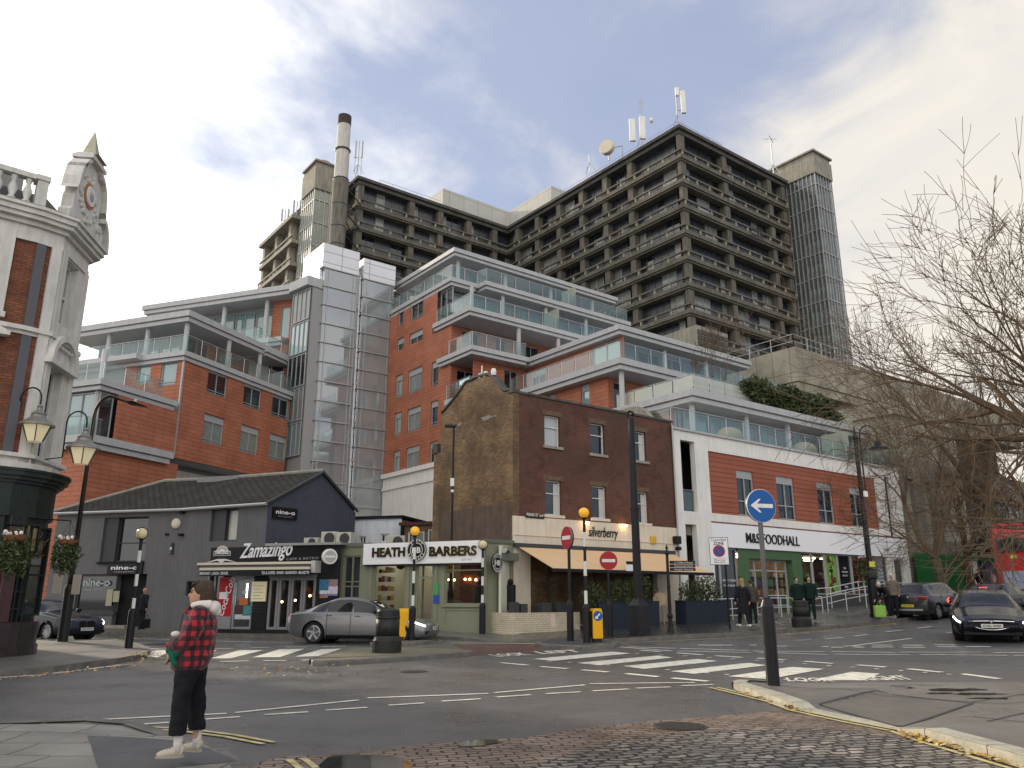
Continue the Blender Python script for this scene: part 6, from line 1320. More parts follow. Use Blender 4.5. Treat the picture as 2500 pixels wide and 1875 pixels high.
# ------------------------------------------------------------------ grey restaurant building with tiled roof
def restaurant():
    k = 35.6/33; e = (5.34-1.55)*k+1.55
    NC = V3((-10.13*k, 33*k, 0)); NB = V3((-14.53*k, 35.2*k, 0)); NL = V3((-21.04*k, 36.95*k, 0)); NG = V3((-7.22*k, 36.76*k, 0))
    T = thing('grey_restaurant', 'dark grey two-storey restaurant with a long tiled roof', 'restaurant', tuple(NC))
    F1 = Frame(NL, NB-NL); L1 = (NB-NL).length; F2 = Frame(NB, NC-NB); L2 = (NC-NB).length; FG = Frame(NC, NG-NC); LG = (NG-NC).length
    def fr_for(p): u, z = F2.hit(*p); return F2 if u > 0 else F1
    big = [F1.hit(*L3(810, 350))[0], F1.hit(*L3(1150, 350))[0], F1.hit(*L3(980, 698))[1], F1.hit(*L3(980, 355))[1]]
    sw = fixrect(F1.rect(L3(605, 797), L3(868, 1130))); do = fixrect(F1.rect(L3(905, 797), L3(1090, 1190))); do[2] = .25; do[3] = sw[3]; sw[2] = max(sw[2], .9)
    w2 = fixrect(F2.rect(L3(1635, 300), L3(1820, 535))); w3 = fixrect(F2.rect(L3(1440, 850), L3(1555, 962)))
    if big[1] > L1: big[1] = L1-.05
    MB().wall(F1, 0, L1, -.1, e, [big, sw, do], depth=.3).build('wall', greywall, T, norm=False); MB().wall(F2, 0, L2, -.1, e, [w2, w3], depth=.3).build('wall', greywall, T, norm=False)
    # gable
    ap = FG.hit(785, 1156); ri = ap[0]; rz = ap[1]
    g = MB(); g.poly([FG.p(0, 0, -.1), FG.p(LG, 0, -.1), FG.p(LG, 0, e), FG.p(ri, 0, rz), FG.p(0, 0, e)]); g.build('gable_wall', greybrick, T, norm=False)
    bk = V3((F1.v.x, F1.v.y, 0)); D = (NG-NC).dot(F2.v); NLb = NL+F1.v*D; NBb = NB+F1.v*D*1.0
    MB().poly([NL+V3((0, 0, -.1)), NL+V3((0, 0, e)), NLb+V3((0, 0, e)), NLb+V3((0, 0, -.1))]).build('end_wall', greywall, T, norm=False)
    # roof: front slope bends with the wall; left end hipped
    R0 = FG.p(ri, 0, rz)-F2.u*(-.12); RB = NB+F1.v*D*.5+V3((0, 0, rz)); FQ_ = Frame(RB, F1.u); RL = FQ_.p(max(min(FQ_.hit(402, 1172)[0], -3), -(L1-2.2)), 0, rz)
    ov = -F2.v*.18; ov1 = -F1.v*.18; dz = V3((0, 0, -.06))
    pc = NC+F2.u*.14+ov+V3((0, 0, e))+dz; pb = NB+ov+V3((0, 0, e))+dz; pl = NL-F1.u*.2+ov1+V3((0, 0, e))+dz
    t = MB(); th = V3((0, 0, .12)); 
    t.poly([p+th for p in (pb, pc, R0, RB)]); t.poly([p+th for p in (pl, pb, RB, RL)]); t.poly([p+th for p in (NLb+V3((0, 0, e)), pl, RL)]); t.poly([p+th for p in (R0, NG+F2.u*.14+V3((0, 0, e)), NBb+V3((0, 0, e)), RB)]); t.poly([p+th for p in (RB, NBb+V3((0, 0, e)), NLb+V3((0, 0, e)), RL)])
    t.build('roof', tiles, T, norm=False)
    rc = MB(); rc.tube([R0+th*1.1, RB+th*1.1, RL+th*1.1], .10, 7); rc.tube([RL+th*1.1, pl+th*1.1], .09, 7); rc.build('ridge_tiles', mat('pale_ridge', (.26, .25, .22), .8, var=.3), T)
    bb = MB(); bb.tube([pc+th*.5, R0+th*.5], .07, 5); bb.tube([R0+th*.5, NG+F2.u*.14+V3((0, 0, e))+th*.5], .07, 5); bb.build('bargeboard', dframe, T)
    gt = MB(); gt.tube([pc+V3((0, 0, .02))-F2.v*.06, pb+V3((0, 0, .02))-F2.v*.06, pl+V3((0, 0, .02))-F1.v*.06], .075, 7); gt.build('gutter', galv, T)
    MB().box((2.2, D*.5-.3, rz-.15), (4.6, D*.5+.5, rz+.2), Frame(RL-F1.v*D*.5, F1.u)).build('flat_rooflight', mat('lead_grey', (.2, .2, .2), .5), T)
    # windows
    window(F1, [big[0]+(big[1]-big[0])*.30, big[1], big[2], big[3]], T, v=.28, glass=dglass, frame=dframe, mull=1, trans=(.42,)); MB().box((big[0], .1, big[2]), (big[0]+(big[1]-big[0])*.3, .27, big[3]), F1).build('shutter', dframe, T)
    MB().box((big[0]-.05, -.1, big[2]-.1), (big[1]+.05, .05, big[2]-.003), F1).build('sill', blackm, T)
    window(F2, [w2[0]+(w2[1]-w2[0])*.5, w2[1], w2[2], w2[3]], T, v=.25, glass=lglass, frame=dframe, mull=1); MB().box((w2[0], .1, w2[2]), (w2[0]+(w2[1]-w2[0])*.5, .24, w2[3]), F2).build('shutter', dframe, T)
    window(F2, w3, T, v=.15, glass=dglass, frame=dframe, mull=1)
    window(F1, sw, T, v=.12, glass=dglass, frame=dframe, mull=1, fw=.1); MB().box((sw[0]-.1, -.06, sw[2]-.12), (sw[1]+.1, .1, sw[2]-.003), F1).build('sill', dframe, T)
    for x0, y0, x1, y1 in ((830, 912, 860, 1040), (880, 925, 915, 1010)): r = fixrect(F1.rect(L3(x0, y0), L3(x1, y1))); MB().box((r[0], -.02, r[2]), (r[1], .0-.003, r[3]), F1).build('menu_card', mat('menu_card', (.35, .33, .24), .6), T)
    MB().box((do[0], .28, do[2]), (do[1], .4, do[3]), F1).build('doorway', blackm, T); MB().box((do[0]-.3, -.3, .12), (do[0]+1.0, .1, .32), F1).build('doorstep', concrete_l, T)
    def nsign(fr, r, v=-.1, sub=True):
        b = MB().box((r[0], v, r[2]), (r[1], -.003, r[3]), fr).build('name_sign', black, T); w_ = r[1]-r[0]; h_ = r[3]-r[2]
        text_mesh('lettering', 'nine-o', h_*.52, fr, r[0]+w_*.11, r[2]+h_*.42, v, whitesign, b, .008, bold=.015, fit=w_*.78); text_mesh('lettering', 'THAI BISTRO', h_*.15, fr, r[0]+w_*.2, r[2]+h_*.16, v, galv, b, .005, fit=w_*.6); return b
    nsign(F1, fixrect(F1.rect(L3(845, 712), L3(1100, 795)))); nsign(F2, fixrect(F2.rect(L3(1257, 560), L3(1345, 645)))); r = fixrect(FG.rect(M3(205, 275), M3(385, 380))); nsign(FG, r)
    r = fixrect(F1.rect(L3(640, 850), L3(838, 885))); text_mesh('lettering', 'nine-o', .5, F1, r[0], r[2], .05, mat('pale_green_letters', (.35, .42, .38), .5), T, .005, bold=.012, fit=r[1]-r[0]); text_mesh('lettering', 'THAI BISTRO', .12, F1, r[0]+.1, r[2]-.22, .05, MATS['pale_green_letters'], T, .004, fit=(r[1]-r[0])*.8)
    a = F2.hit(*L3(1362, 405)); fr = F2 if a[0] > 0 else F1; a = fr.hit(*L3(1362, 405)); MB().lathe(fr.p(a[0], -.003, a[1]), [(.24, 0), (.24, .06), (.14, .12)], 22, ax=-fr.v).build('alarm_bell', mat('cream_plastic', (.6, .57, .45), .5), T, smooth=False)
    for x, y in ((1310, 490), (1408, 492), (1418, 320)): a = F2.hit(*L3(x, y)); MB().box((a[0]-.1, -.2, a[1]-.05), (a[0]+.1, -.003, a[1]+.05), F2).build('floodlight', blackm, T)
restaurant()
def back_houses():
    a = ST.p(-8.2, 7.5, 0); F = Frame(atY(866, 1300, 41), (.97, -.25)); r = fr_rect(F, (866, 1262), (980, 1330)); 
    T = thing('white_rear_house', 'low white-rendered house with small windows behind the barber shop roof', 'house', tuple(F.p(0, 0, 0)))
    ws = [fr_rect(F, M3(875, 503), M3(925, 560)), fr_rect(F, M3(1042, 485), M3(1100, 548))]
    u1 = F.hit(980, 1300)[0]; zt = F.hit(866, 1268)[1]
    MB().wall(F, 0, u1, 0, zt, ws, depth=.15).build('wall', mat('white_paint_stained', (.62, .65, .70), .7, var=.08, stain=.2), T, norm=False); MB().box((0, .2, 0), (u1, 4, zt-.05), F).build('inner_wall', concrete_l, T); MB().box((-.1, -.1, zt), (u1+.1, 4, zt+.14), F).build('roof', blackm, T)
    for w in ws: window(F, w, T, v=.12, glass=dglass, frame=wframe, mull=2)
    H = Frame(atY(980, 1300, 40), (.93, -.37)); T = thing('brown_rear_house', 'low brown brick house with white windows behind the round barber sign', 'house', tuple(H.p(0, 0, 0)))
    u1 = H.hit(1062, 1300)[0]; zt = H.hit(1000, 1283)[1]; ws = [fr_rect(H, M3(1248, 465), M3(1300, 560)), fr_rect(H, M3(1400, 445), M3(1460, 560))]
    for w in ws: w[2] = zt-2.1; w[1] = w[0]+.95
    MB().wall(H, 0, u1+.6, 0, zt, ws, depth=.15).build('wall', stockbrick, T, norm=False); MB().box((0, .2, 0), (u1+.5, 3, zt-.05), H).build('inner_wall', concrete_d, T); MB().box((-.1, -.12, zt), (u1+.7, 3, zt+.16), H).build('roof_edge', mat('dark_red_trim', (.08, .03, .025), .6), T)
    for w in ws: window(H, w, T, v=.12, glass=dglass, frame=wframe, mull=1, trans=(.5,), fw=.09)
    MB().tube([H.p(.1, -.1, 0), H.p(.1, -.1, zt)], .09, 8).build('downpipe', blackm, T)
    p = atY(965, 1322, 38); t = thing('air_conditioner', 'air conditioner on the flat roof left of the round barber sign', 'air conditioner', (p.x, p.y, p.z-.35)); MB().box((p.x-.45, p.y, p.z-.35), (p.x+.45, p.y+.35, p.z+.28)).build('casing', MATS['ac_cream'], t, bevel=.02); MB().lathe((p.x+.12, p.y-.005, p.z), [(.24, 0), (.24, .01)], 18, ax=(0, -1, 0)).build('fan_grille', dframe, t)
back_houses()
# ================================================================== VICTORIAN PUB AT THE LEFT EDGE
def pub():
    P = [V3((-19.5, 15.2, 0)), V3((-13.4, 20.45, 0)), V3((-12.98, 20.98, 0)), V3((-13.22, 22.8, 0)), V3((-14.6, 23.6, 0)), V3((-17.5, 27.5, 0)), V3((-24.5, 21, 0))]
    T = thing('corner_pub', 'ornate white stucco and red brick corner pub with a dark ground-floor front', 'pub', tuple(P[2]))
    n = len(P); c = sum(P, V3())/n
    def ring(off):
        out = []
        for i in range(n):
            d1 = (P[i]-P[i-1]).normalized(); d2 = (P[(i+1) % n]-P[i]).normalized(); nn = V3(((d1+d2).y, -(d1+d2).x, 0)).normalized(); k = 1/max(.5, nn.dot(V3((d1.y, -d1.x, 0))))
            out.append(P[i]+nn*off*k)
        return out
    def course(name, m, prof, bev=0):
        for (o0, z0, z1) in prof: MB().prism([(p.x, p.y) for p in ring(o0)], z0, z1).build(name, m, T)
    FA, FB, FC = Frame(P[0], P[1]-P[0]), Frame(P[1], P[2]-P[1]), Frame(P[2], P[3]-P[2]); LA, LB_, LC = [(P[i+1]-P[i]).length for i in range(3)]
    def at_(p, x, y, ox=0, oy=0): return (ox+x*.31646, oy+y*.31646)
    zc = 12.0
    # walls
    wa = [[LA-2.3, LA-.85, 9.2, 11.0], [LA-2.3, LA-.85, 5.5, 7.9]]
    MB().wall(FA, 0, LA, 4.6, zc, wa, depth=.3).build('wall', pubbrick, T, norm=False); MB().wall(FB, 0, LB_, 4.6, zc).build('wall', pubbrick, T, norm=False)
    wc = [[.35, 1.3, 9.2, 11.15], [.35, 1.3, 5.3, 7.9]]
    MB().wall(FC, 0, LC, 4.6, zc, wc, depth=.3).build('wall', stucco, T, norm=False)
    for i in range(3, n): f = Frame(P[i], P[(i+1) % n]-P[i]); MB().wall(f, 0, (P[(i+1) % n]-P[i]).length, 0, zc).build('wall', pubbrick, T, norm=False)
    for fr, r in ((FA, wa[0]), (FA, wa[1]), (FC, wc[0]), (FC, wc[1])): window(fr, r, T, v=.26, glass=lglass if r is wc[0] or r is wa[0] else dglass, frame=wframe, mull=1, trans=(.48,), fw=.08)
    # dressings: white surrounds, grey flat strip, brick shows between
    d = MB()
    for r in wa: d.box((r[0]-.35, -.08, r[2]-.2), (r[0], .02, r[3]+.45), FA); d.box((r[1], -.08, r[2]-.2), (r[1]+.35, .02, r[3]+.45), FA); d.box((r[0], -.08, r[3]), (r[1], .02, r[3]+.45), FA); d.box((r[0]-.4, -.16, r[2]-.35), (r[1]+.4, .02, r[2]-.2), FA)
    d.build('window_surround', stucco, T)
    MB().box((.02, -.05, 4.6), (.27, -.002, 11.2), FB).build('grey_strip', mat('grey_strip_paint', (.11, .11, .125), .6), T)
    q = MB(); q.box((-.0, -.1, 4.6), (.28, -.002, 11.2), FC); q.box((LC-.22, -.1, 4.6), (LC, -.002, 11.2), FC); q.box((.41, -.1, 4.6), (LB_, -.002, 11.2), FB)
    q.build('pilaster', stucco, T)
    course('cornice', stucco, [(.06, 11.2, 11.35), (.03, 11.35, 11.65), (.14, 11.65, 11.78), (.3, 11.78, 11.9), (.38, 11.9, 12.05), (.45, 12.05, 12.14)])
    course('string_course', stucco, [(.06, 8.5, 8.6), (.16, 8.6, 8.72), (.10, 4.95, 5.15), (.22, 5.15, 5.25)])
    course('lead_flashing', mat('dirty_lead', (.12, .12, .10), .7, var=.3), [(.42, 12.141, 12.17)])
    # pediment over the lower left window, arch over the side window
    u = (wa[1][0]+wa[1][1])/2; pd = MB(); pd.extr([FA.p(u-1.25, -.28, 8.0+.45), FA.p(u+1.25, -.28, 8.45), FA.p(u, -.28, 9.15)], FA.v*.27); pd.box((u-1.3, -.32, 8.33), (u+1.3, 0, 8.45), FA); pd.build('pediment', stucco, T)
    ar = MB()
    for i in range(9):
        q0 = math.pi*i/9; q1 = math.pi*(i+1)/9; f = lambda r, q: FC.p(.83+math.cos(q)*r, -.26, 8.0+math.sin(q)*r*.95)
        ar.extr([f(.72, q0), f(.9, q0), f(.9, q1), f(.72, q1)], FC.v*.25)
    ar.box((-.1, -.26, 7.86), (1.75, 0, 8.0), FC); ar.extr([FC.p(.83+math.cos(math.pi*i/8)*.7, -.08, 8.0+math.sin(math.pi*i/8)*.66) for i in range(9)], FC.v*.07); ar.build('window_arch', stucco, T)
    for i in range(7): MB().box((.1+i*.22, -.2, 8.42), (.22+i*.22, -.0, 8.498), FC).build('dentil', stucco, T)
    # parapet balustrade along the left face
    MB().box((LA-7, -.1, 12.17), (LA-.22, .1, 12.32), FA).build('parapet_base', stucco, T); MB().box((LA-7, -.14, 13.05), (LA-.28, .14, 13.2), FA).build('parapet_rail', stucco, T)
    MB().box((LA-.22, -.16, 12.17), (LA+.05, .25, 13.05), FA).build('parapet_pier', stucco, T); MB().box((LA-.28, -.2, 13.05), (LA+.08, .3, 13.2), FA).build('pier_cap', stucco, T)
    for i in range(11): MB().lathe(FA.p(LA-.42-i*.36, 0, 12.32), [(.1, 0), (.1, .06), (.06, .1), (.12, .3), (.11, .38), (.05, .55), (.09, .66), (.09, .73)], 12).build('baluster', stucco, T, smooth=True)
    MB().prism([(p.x, p.y) for p in ring(-.8)], 12.0, 13.0).build('attic', mat('slate_attic', (.10, .10, .11), .7), T); MB().box((LA-5.5, 1.4, 12.9), (LA-.4, 2.5, 13.75), FA).build('attic_box', lead, T)
    # shaped gable with a round plaque
    G_ = T; gc = LC*.52; hw = .98
    half = [(hw+.12, 12.17), (hw+.12, 12.5), (hw, 12.62), (hw-.02, 13.0), (hw-.12, 13.2), (hw-.05, 13.6), (hw-.14, 13.95), (hw-.34, 14.15), (.42, 14.22), (.36, 14.5)]
    out = [FC.p(gc+a, -.12, z) for a, z in half]+[FC.p(gc-a, -.12, z) for a, z in half[::-1]]
    MB().extr(out, FC.v*.34).build('gable', stucco, T)
    hp = [(hw+.2, 13.15), (hw+.12, 13.25), (hw+.06, 13.6), (hw-.04, 13.98), (hw-.25, 14.22), (.5, 14.30)]
    for s in (1, -1):
        hm = MB()
        for a, b in zip(hp[:-1], hp[1:]): A = FC.p(gc+s*a[0], -.26, a[1]); B = FC.p(gc+s*b[0], -.26, b[1]); hm.extr([A, A+FC.v*.5, A+FC.v*.5+V3((0, 0, .16))-FC.u*s*.1, A+V3((0, 0, .16))-FC.u*s*.1], B-A)
        hm.build('hood_mould', stucco, T)
    cp = MB(); cp.box((gc-.55, -.3, 14.5), (gc+.55, .32, 14.62), FC); cp.box((gc-.45, -.24, 14.62), (gc+.45, .26, 14.72), FC); cp.build('gable_cap', stucco, T)
    MB().lathe(FC.p(gc, 0, 14.72), [(.52, 0), (.30, .05), (.02, .95)], 4, ref=FC.u+FC.v).build('finial', mat('mossy_stucco', (.42, .41, .30), .8, var=.2), T)
    pq = MB().lathe(FC.p(gc, -.12, 13.45), [(.40, 0), (.40, .03)], 26, ax=-FC.v).build('plaque', mat('rust_ring', (.42, .17, .08), .6), T); MB().lathe(FC.p(gc, -.16, 13.45), [(.32, 0), (.30, .03)], 26, ax=-FC.v).build('plaque_face', white, pq); MB().lathe(FC.p(gc+.02, -.19, 13.43), [(.05, 0), (.16, .008), (.05, .02)], 5, ax=-FC.v).build('device', galv, pq)
    sc = MB(); r_ = random.Random(2)
    for i in range(46):
        q = r_.uniform(0, 6.28); rr = r_.uniform(.48, .72); sc.ball(FC.p(gc+math.cos(q)*rr, -.12, 13.35+math.sin(q)*rr*1.1), (.07, .07, .09), 6, 4)
    sc.build('relief_foliage', stucco, T, smooth=True)
    for s in (1,): 
        v = MB(); v.lathe(FC.p(LC+.02, -.2, 12.75), [(.16, 0), (.16, .5)], 14, ax=FC.v); v.box((LC-.05, -.2, 12.17), (LC+.3, .3, 12.7), FC); v.build('scroll', stucco, T)
        w = MB()
        for i in range(8): q0 = math.pi*.5*i/8; q1 = math.pi*.5*(i+1)/8; f = lambda r, q: FC.p(LC+.1+math.sin(q)*r*.55, -.3, 12.2+math.cos(q)*r); w.extr([f(.85, q0), f(1.0, q0), f(1.0, q1), f(.85, q1)], FC.v*.9)
        w.build('side_scroll', stucco, T)
    # ---- ground floor: dark timber and granite front with a curved bay
    R0 = [V3((-19.6, 14.7, 0)), V3((-13.5, 19.9, 0))]
    for i in range(9): q = -.55+i*.2; R0.append(V3((-14.6+math.cos(q)*1.95, 21.5+math.sin(q)*1.95, 0)))
    R0 += [V3((-14.2, 24.2, 0)), V3((-17, 26, 0)), V3((-23, 20, 0))]; cR = V3((-16.5, 20.5, 0))
    def rr(off): return [(cR.x+(p.x-cR.x)*(1+off/5), cR.y+(p.y-cR.y)*(1+off/5)) for p in R0]
    def crs(nm, m, L_):
        for o, z0, z1 in L_: MB().prism(rr(o), z0, z1).build(nm, m, T)
    crs('ground_wall', dgreen, [(-.12, .1, 3.6)])
    crs('plinth', mat('dark_granite', (.03, .022, .022), .25, var=.3, scale=14), [(.10, .1, .35), (.04, .35, .95)])
    crs('fascia', dgreen, [(.0, 3.6, 3.72), (-.02, 3.72, 4.45), (.08, 4.45, 4.53), (.2, 4.53, 4.63), (.32, 4.63, 4.75), (.38, 4.75, 4.82)])
    crs('stucco_base', stucco, [(.0, 4.821, 5.0)])
    # pilasters, door and windows placed on the curved front
    def wallpt(px, y, z): # where a sightline meets the shopfront ring, at height z
        r = ray(px, y); best = None; pts = rr(-.12)
        for i in range(len(pts)-1):
            a = V3((pts[i][0], pts[i][1], 0)); b = V3((pts[i+1][0], pts[i+1][1], 0)); f = Frame(a, b-a)
            u, zz = f.hit(px, y)
            q = f.p(u, 0, 0)
            if -.02 <= u <= (b-a).length+.02 and (best is None or q.y < best[1].y): best = (f, q, u)
        return best
    for px in (8, 106):
        b = wallpt(px, 1440, 2)
        if b: f, q, u = b; fr = Frame(q, f.u); MB().box((-.17, -.16, .95), (.17, .05, 3.35), fr).build('granite_pilaster', dred, T, bevel=.02); MB().box((-.22, -.2, 3.35), (.22, .05, 3.6), fr).build('capital', dgreen, T, bevel=.03); MB().box((-.22, -.2, .35), (.22, .05, .95), fr).build('pedestal', MATS['dark_granite'], T)
    b = wallpt(30, 1440, 2)
    if b:
        f, q, u = b; fr = Frame(q, f.u); window(fr, [-.34, .34, .45, 2.55], T, v=-.06, glass=dglass, frame=dgreen, mull=4, trans=(.2, .4, .6, .8), name='door', fw=.05); window(fr, [-.4, .5, 2.7, 3.45], T, v=-.06, glass=MATS['warm_pub'] if 'warm_pub' in MATS else mat('warm_pub', (.04, .035, .03), .08, emit=(1, .7, .35), estr=.05), frame=dgreen, mull=2)
    b = wallpt(72, 1440, 2)
    if b:
        f, q, u = b; fr = Frame(q, f.u); window(fr, [-.42, .42, 1.1, 3.4], T, v=-.05, glass=dglass, frame=dgreen, mull=1, trans=(.45,)); gs = MB(); brs = mat('gilt_scroll', (.20, .15, .06), .4, metal=.6)
        for i in range(14): q_ = i*.9; gs.tube([fr.p(math.cos(q_+t*.7)*.10*(1+t*.3)-.25+.04*(i % 4)*3, -.1, 2.7+.05*i*.9-.1+math.sin(q_+t*.7)*.1) for t in range(5)], .014, 4)
        gs.build('gilt_ornament', brs, T)
    return FA, FB, FC, LA, LC
FA, FB, FC, LA, LC = pub()
def lantern(label, px, py, Y, bracket):
    p = atY(px, py, Y); T = thing('pub_lantern', label, 'lantern', tuple(p+V3((0, 0, -.35))), 'lanterns bracketed off the pub')
    gl = mat('lantern_glass', (.60, .54, .36), .2, spec=.6, emit=(1, .8, .45), estr=.12); cg = mat('copper_grey', (.22, .21, .19), .5, metal=.4, var=.2)
    MB().lathe(p+V3((0, 0, -.4)), [(.20, 0), (.36, .42)], 6).build('glass', gl, T); fm = MB()
    for i in range(6): q = math.pi/3*i; fm.tube([p+V3((math.cos(q)*.2, math.sin(q)*.2, -.4)), p+V3((math.cos(q)*.37, math.sin(q)*.37, .02))], .014, 4)
    fm.build('frame', dframe, T); MB().lathe(p+V3((0, 0, .02)), [(.44, 0), (.42, .05), (.2, .22), (.17, .3), (.19, .32), (.08, .42), (.06, .5), (.08, .53), (.02, .6)], 18).build('cap', cg, T, smooth=False)
    b = MB(); pts = [p+V3(q) for q in bracket]; b.tube(pts, .022, 6); b.build('bracket', black, T)
arc = [(0, 0, .55)]+[(-.3-.3*math.cos(math.pi*i/8)*-1 if False else -.28+.28*math.cos(math.pi*i/8), .0, .78+.3*math.sin(math.pi*i/8)) for i in range(9)]
lantern('white-topped lantern hanging in front of the pub brickwork', 90, 1042, 20.6, arc+[(-.6, .2, .3), (-.75, .25, 0)])
lantern('pale lit-looking lantern on a hoop bracket beside the curved lamp post', 203, 1098, 21.4, arc+[(-.57, .05, -.2), (-1.05, .1, -.25)])
def basket(label, px, py, Y, s, hang=None):
    p = atY(px, py, Y); T = thing('hanging_basket', label, 'hanging basket', tuple(p), 'hanging flower baskets')
    MB().lathe(p+V3((0, 0, -.16)), [(.08*s, 0), (.2*s, .08), (.27*s, .2)], 16).build('bowl', mat('terracotta_bowl', (.22, .10, .05), .8), T)
    mb = MB(); leafcloud(mb, (0, 0, -.36*s), (.36*s, .34*s, .5*s), 1300, int(px), .055, Frame(p, (1, 0)), 0); mb.v = [(v[0], v[1], v[2]+p.z) for v in mb.v] if False else mb.v
    mb2 = MB(); mb2.cur = 0; mb2.f = mb.f; mb2.m = mb.m; mb2.v = [(v[0], v[1], v[2]+p.z) for v in mb.v]; mb2.build('foliage', leafm, T, norm=False)
    fl = MB(); r_ = random.Random(3)
    for i in range(9): fl.ball(p+V3((r_.uniform(-.25, .25)*s, r_.uniform(-.25, 0)*s, .05+r_.random()*.08)), .05, 6, 4)
    fl.build('blossom', white if px != 2112 else mat('pink_blossom', (.5, .35, .5), .7), T)
    if hang: b = MB(); [b.tube([p+V3((dx, 0, .03)), p+V3(hang[0])], .006, 3) for dx in (-.25*s, 0, .25*s)]; b.tube([p+V3(hang[0]), p+V3(hang[1])], .018, 5); b.build('chain', black, T)
basket('trailing green basket with white flowers hung left of the curved lamp post', 166, 1322, 21.6, 1.0, ((0, 0, .55), (-.75, .1, .6)))
basket('large shaded basket of trailing green hung over the pub door', 40, 1312, 19.6, 1.15, ((0, 0, .5), (-.3, .5, .5)))
# ================================================================== STREET FURNITURE
def up(px, py, P): # height of a sightline at the horizontal distance of P
    return atY(px, py, P.y).z
def beacon(label, b, top, col):
    P = gnd(*b, .1); P.z = G(P.x, P.y)+.1; zt = up(top[0], top[1], P); T = thing('belisha_beacon', label, 'beacon', tuple(P), 'striped crossing beacons')
    h = zt-P.z; MB().lathe(P, [(.115, -.1), (.115, 1.05), (.075, 1.15)], 14).build('base_sleeve', black, T); bk = MB(); wk = MB(); z = 1.1; n = 6; st = (h-1.1-.16)/n
    for i in range(n): (wk if i % 2 == 0 else bk).lathe(P+V3((0, 0, z)), [(.05, 0), (.05, st)], 12); z += st
    MB().lathe(P+V3((0, 0, 1.1)), [(.047, 0), (.047, h-1.2)], 10).build('pole', black, T); 
    for i in range(0, n-1, 2): MB().lathe(P+V3((0, 0, 1.1+i*st)), [(.052, 0), (.052, st)], 12).build('white_band', wframe, T)
    MB().ball(P+V3((0, 0, h)), .17, 20, 14).build('globe', col, T, smooth=True)
    MB().lathe(P+V3((0, 0, h-.21)), [(.05, 0), (.09, .06)], 12).tube([P+V3((.05+.175*math.cos(q*.3927)-.05, .0, h+.185*math.sin(q*.3927))) for q in range(-4, 13)], .014, 5).build('collar', black, T)
amber = mat('amber_globe', (.75, .36, .02), .25, emit=(1, .5, .05), estr=.12); cream_g = mat('pale_globe', (.62, .54, .32), .25)
beacon('cream-globed beacon on the pub pavement behind the person', (313, 1584), (341, 1303), cream_g)
beacon('amber-globed beacon in front of the round barber sign', (1005, 1564), (1018, 1297), amber)
beacon('tallest amber-globed beacon on the central island beside the yellow bollard', (1433, 1570), (1416, 1252), amber)
beacon('thin beacon with a small pale globe at the right end of the barber sign', (1177, 1550), (1183, 1330), cream_g)
def disc_sign(fr, p, r, m, parent, rim=None):
    o = MB().lathe(p+fr.v*.0, [(r, 0), (r, .02)], 36, ax=-fr.v).build('sign_face', m, parent, norm=True); MB().lathe(p+fr.v*.012, [(r*.985, 0), (r*.985, .06)], 36, ax=fr.v).build('sign_back', dframe, parent)
    return o
def signpost(name, label, b, top, r, kind, face, base=.11, bh=1.0, grp=None, back=0):
    P = gnd(*b, .1); P.z = G(P.x, P.y)+.08; zt = up(top[0], top[1], P); T = thing(name, label, 'road sign', tuple(P), grp); fr = Frame(P, face)
    MB().lathe(P, [(base, -.1), (base, bh), (base*.62, bh+.12), (base*.6, bh+.16)], 14).build('base_sleeve', black, T); MB().lathe(P, [(.045 if r < .36 else .05, bh), (.045 if r < .36 else .05, zt-P.z)], 12).build('pole', black if kind != 'arrow' else mat('wet_black_pole', (.03, .03, .03), .2, spec=.8), T)
    c = V3((P.x, P.y, zt))-fr.v*.07
    if kind == 'noentry': o = disc_sign(fr, c, r, mat('sign_dark_red', (.36, .022, .03), .4), T); Q = Frame(c, fr.u); MB().box((-r*.74, -.028, c.z-r*.17), (r*.74, -.021, c.z+r*.17), Q).build('white_bar', white, o); MB().lathe(c-fr.v*.0, [(r*1.03, .0), (r*1.03, .012)], 36, ax=-fr.v).build('rim', galv, T)
    if kind == 'arrow':
        MB().lathe(c, [(r*1.035, -.004), (r*1.035, .012)], 40, ax=-fr.v).build('rim', wframe, T); o = disc_sign(fr, c, r, mat('sign_blue', (.012, .09, .32), .35), T); Q = Frame(c, fr.u); z = c.z; a = [(-.80, 0), (-.20, .42), (-.05, .42), (-.33, .12), (.78, .12), (.78, -.12), (-.33, -.12), (-.05, -.42), (-.20, -.42)]
        MB().poly([Q.p(x*r, -.026, z+y*r) for x, y in a]).build('arrow', white, o, norm=False)
    return T, P, fr, zt
signpost('arrow_sign', 'large blue round sign with a white left arrow on a black post', (1888, 1671), (1856, 1236), .295, 'arrow', (1, .30), .115, 1.32)
signpost('no_entry_sign', 'no entry sign turned edge-on, left of the striped beacon', (1393, 1566), (1388, 1313), .36, 'noentry', (.42, -.9), .11, 1.15, 'no entry signs')
signpost('no_entry_sign', 'no entry sign facing the camera below the peach awning', (1490, 1554), (1488, 1369), .31, 'noentry', (1, .1), .10, 1.05, 'no entry signs')
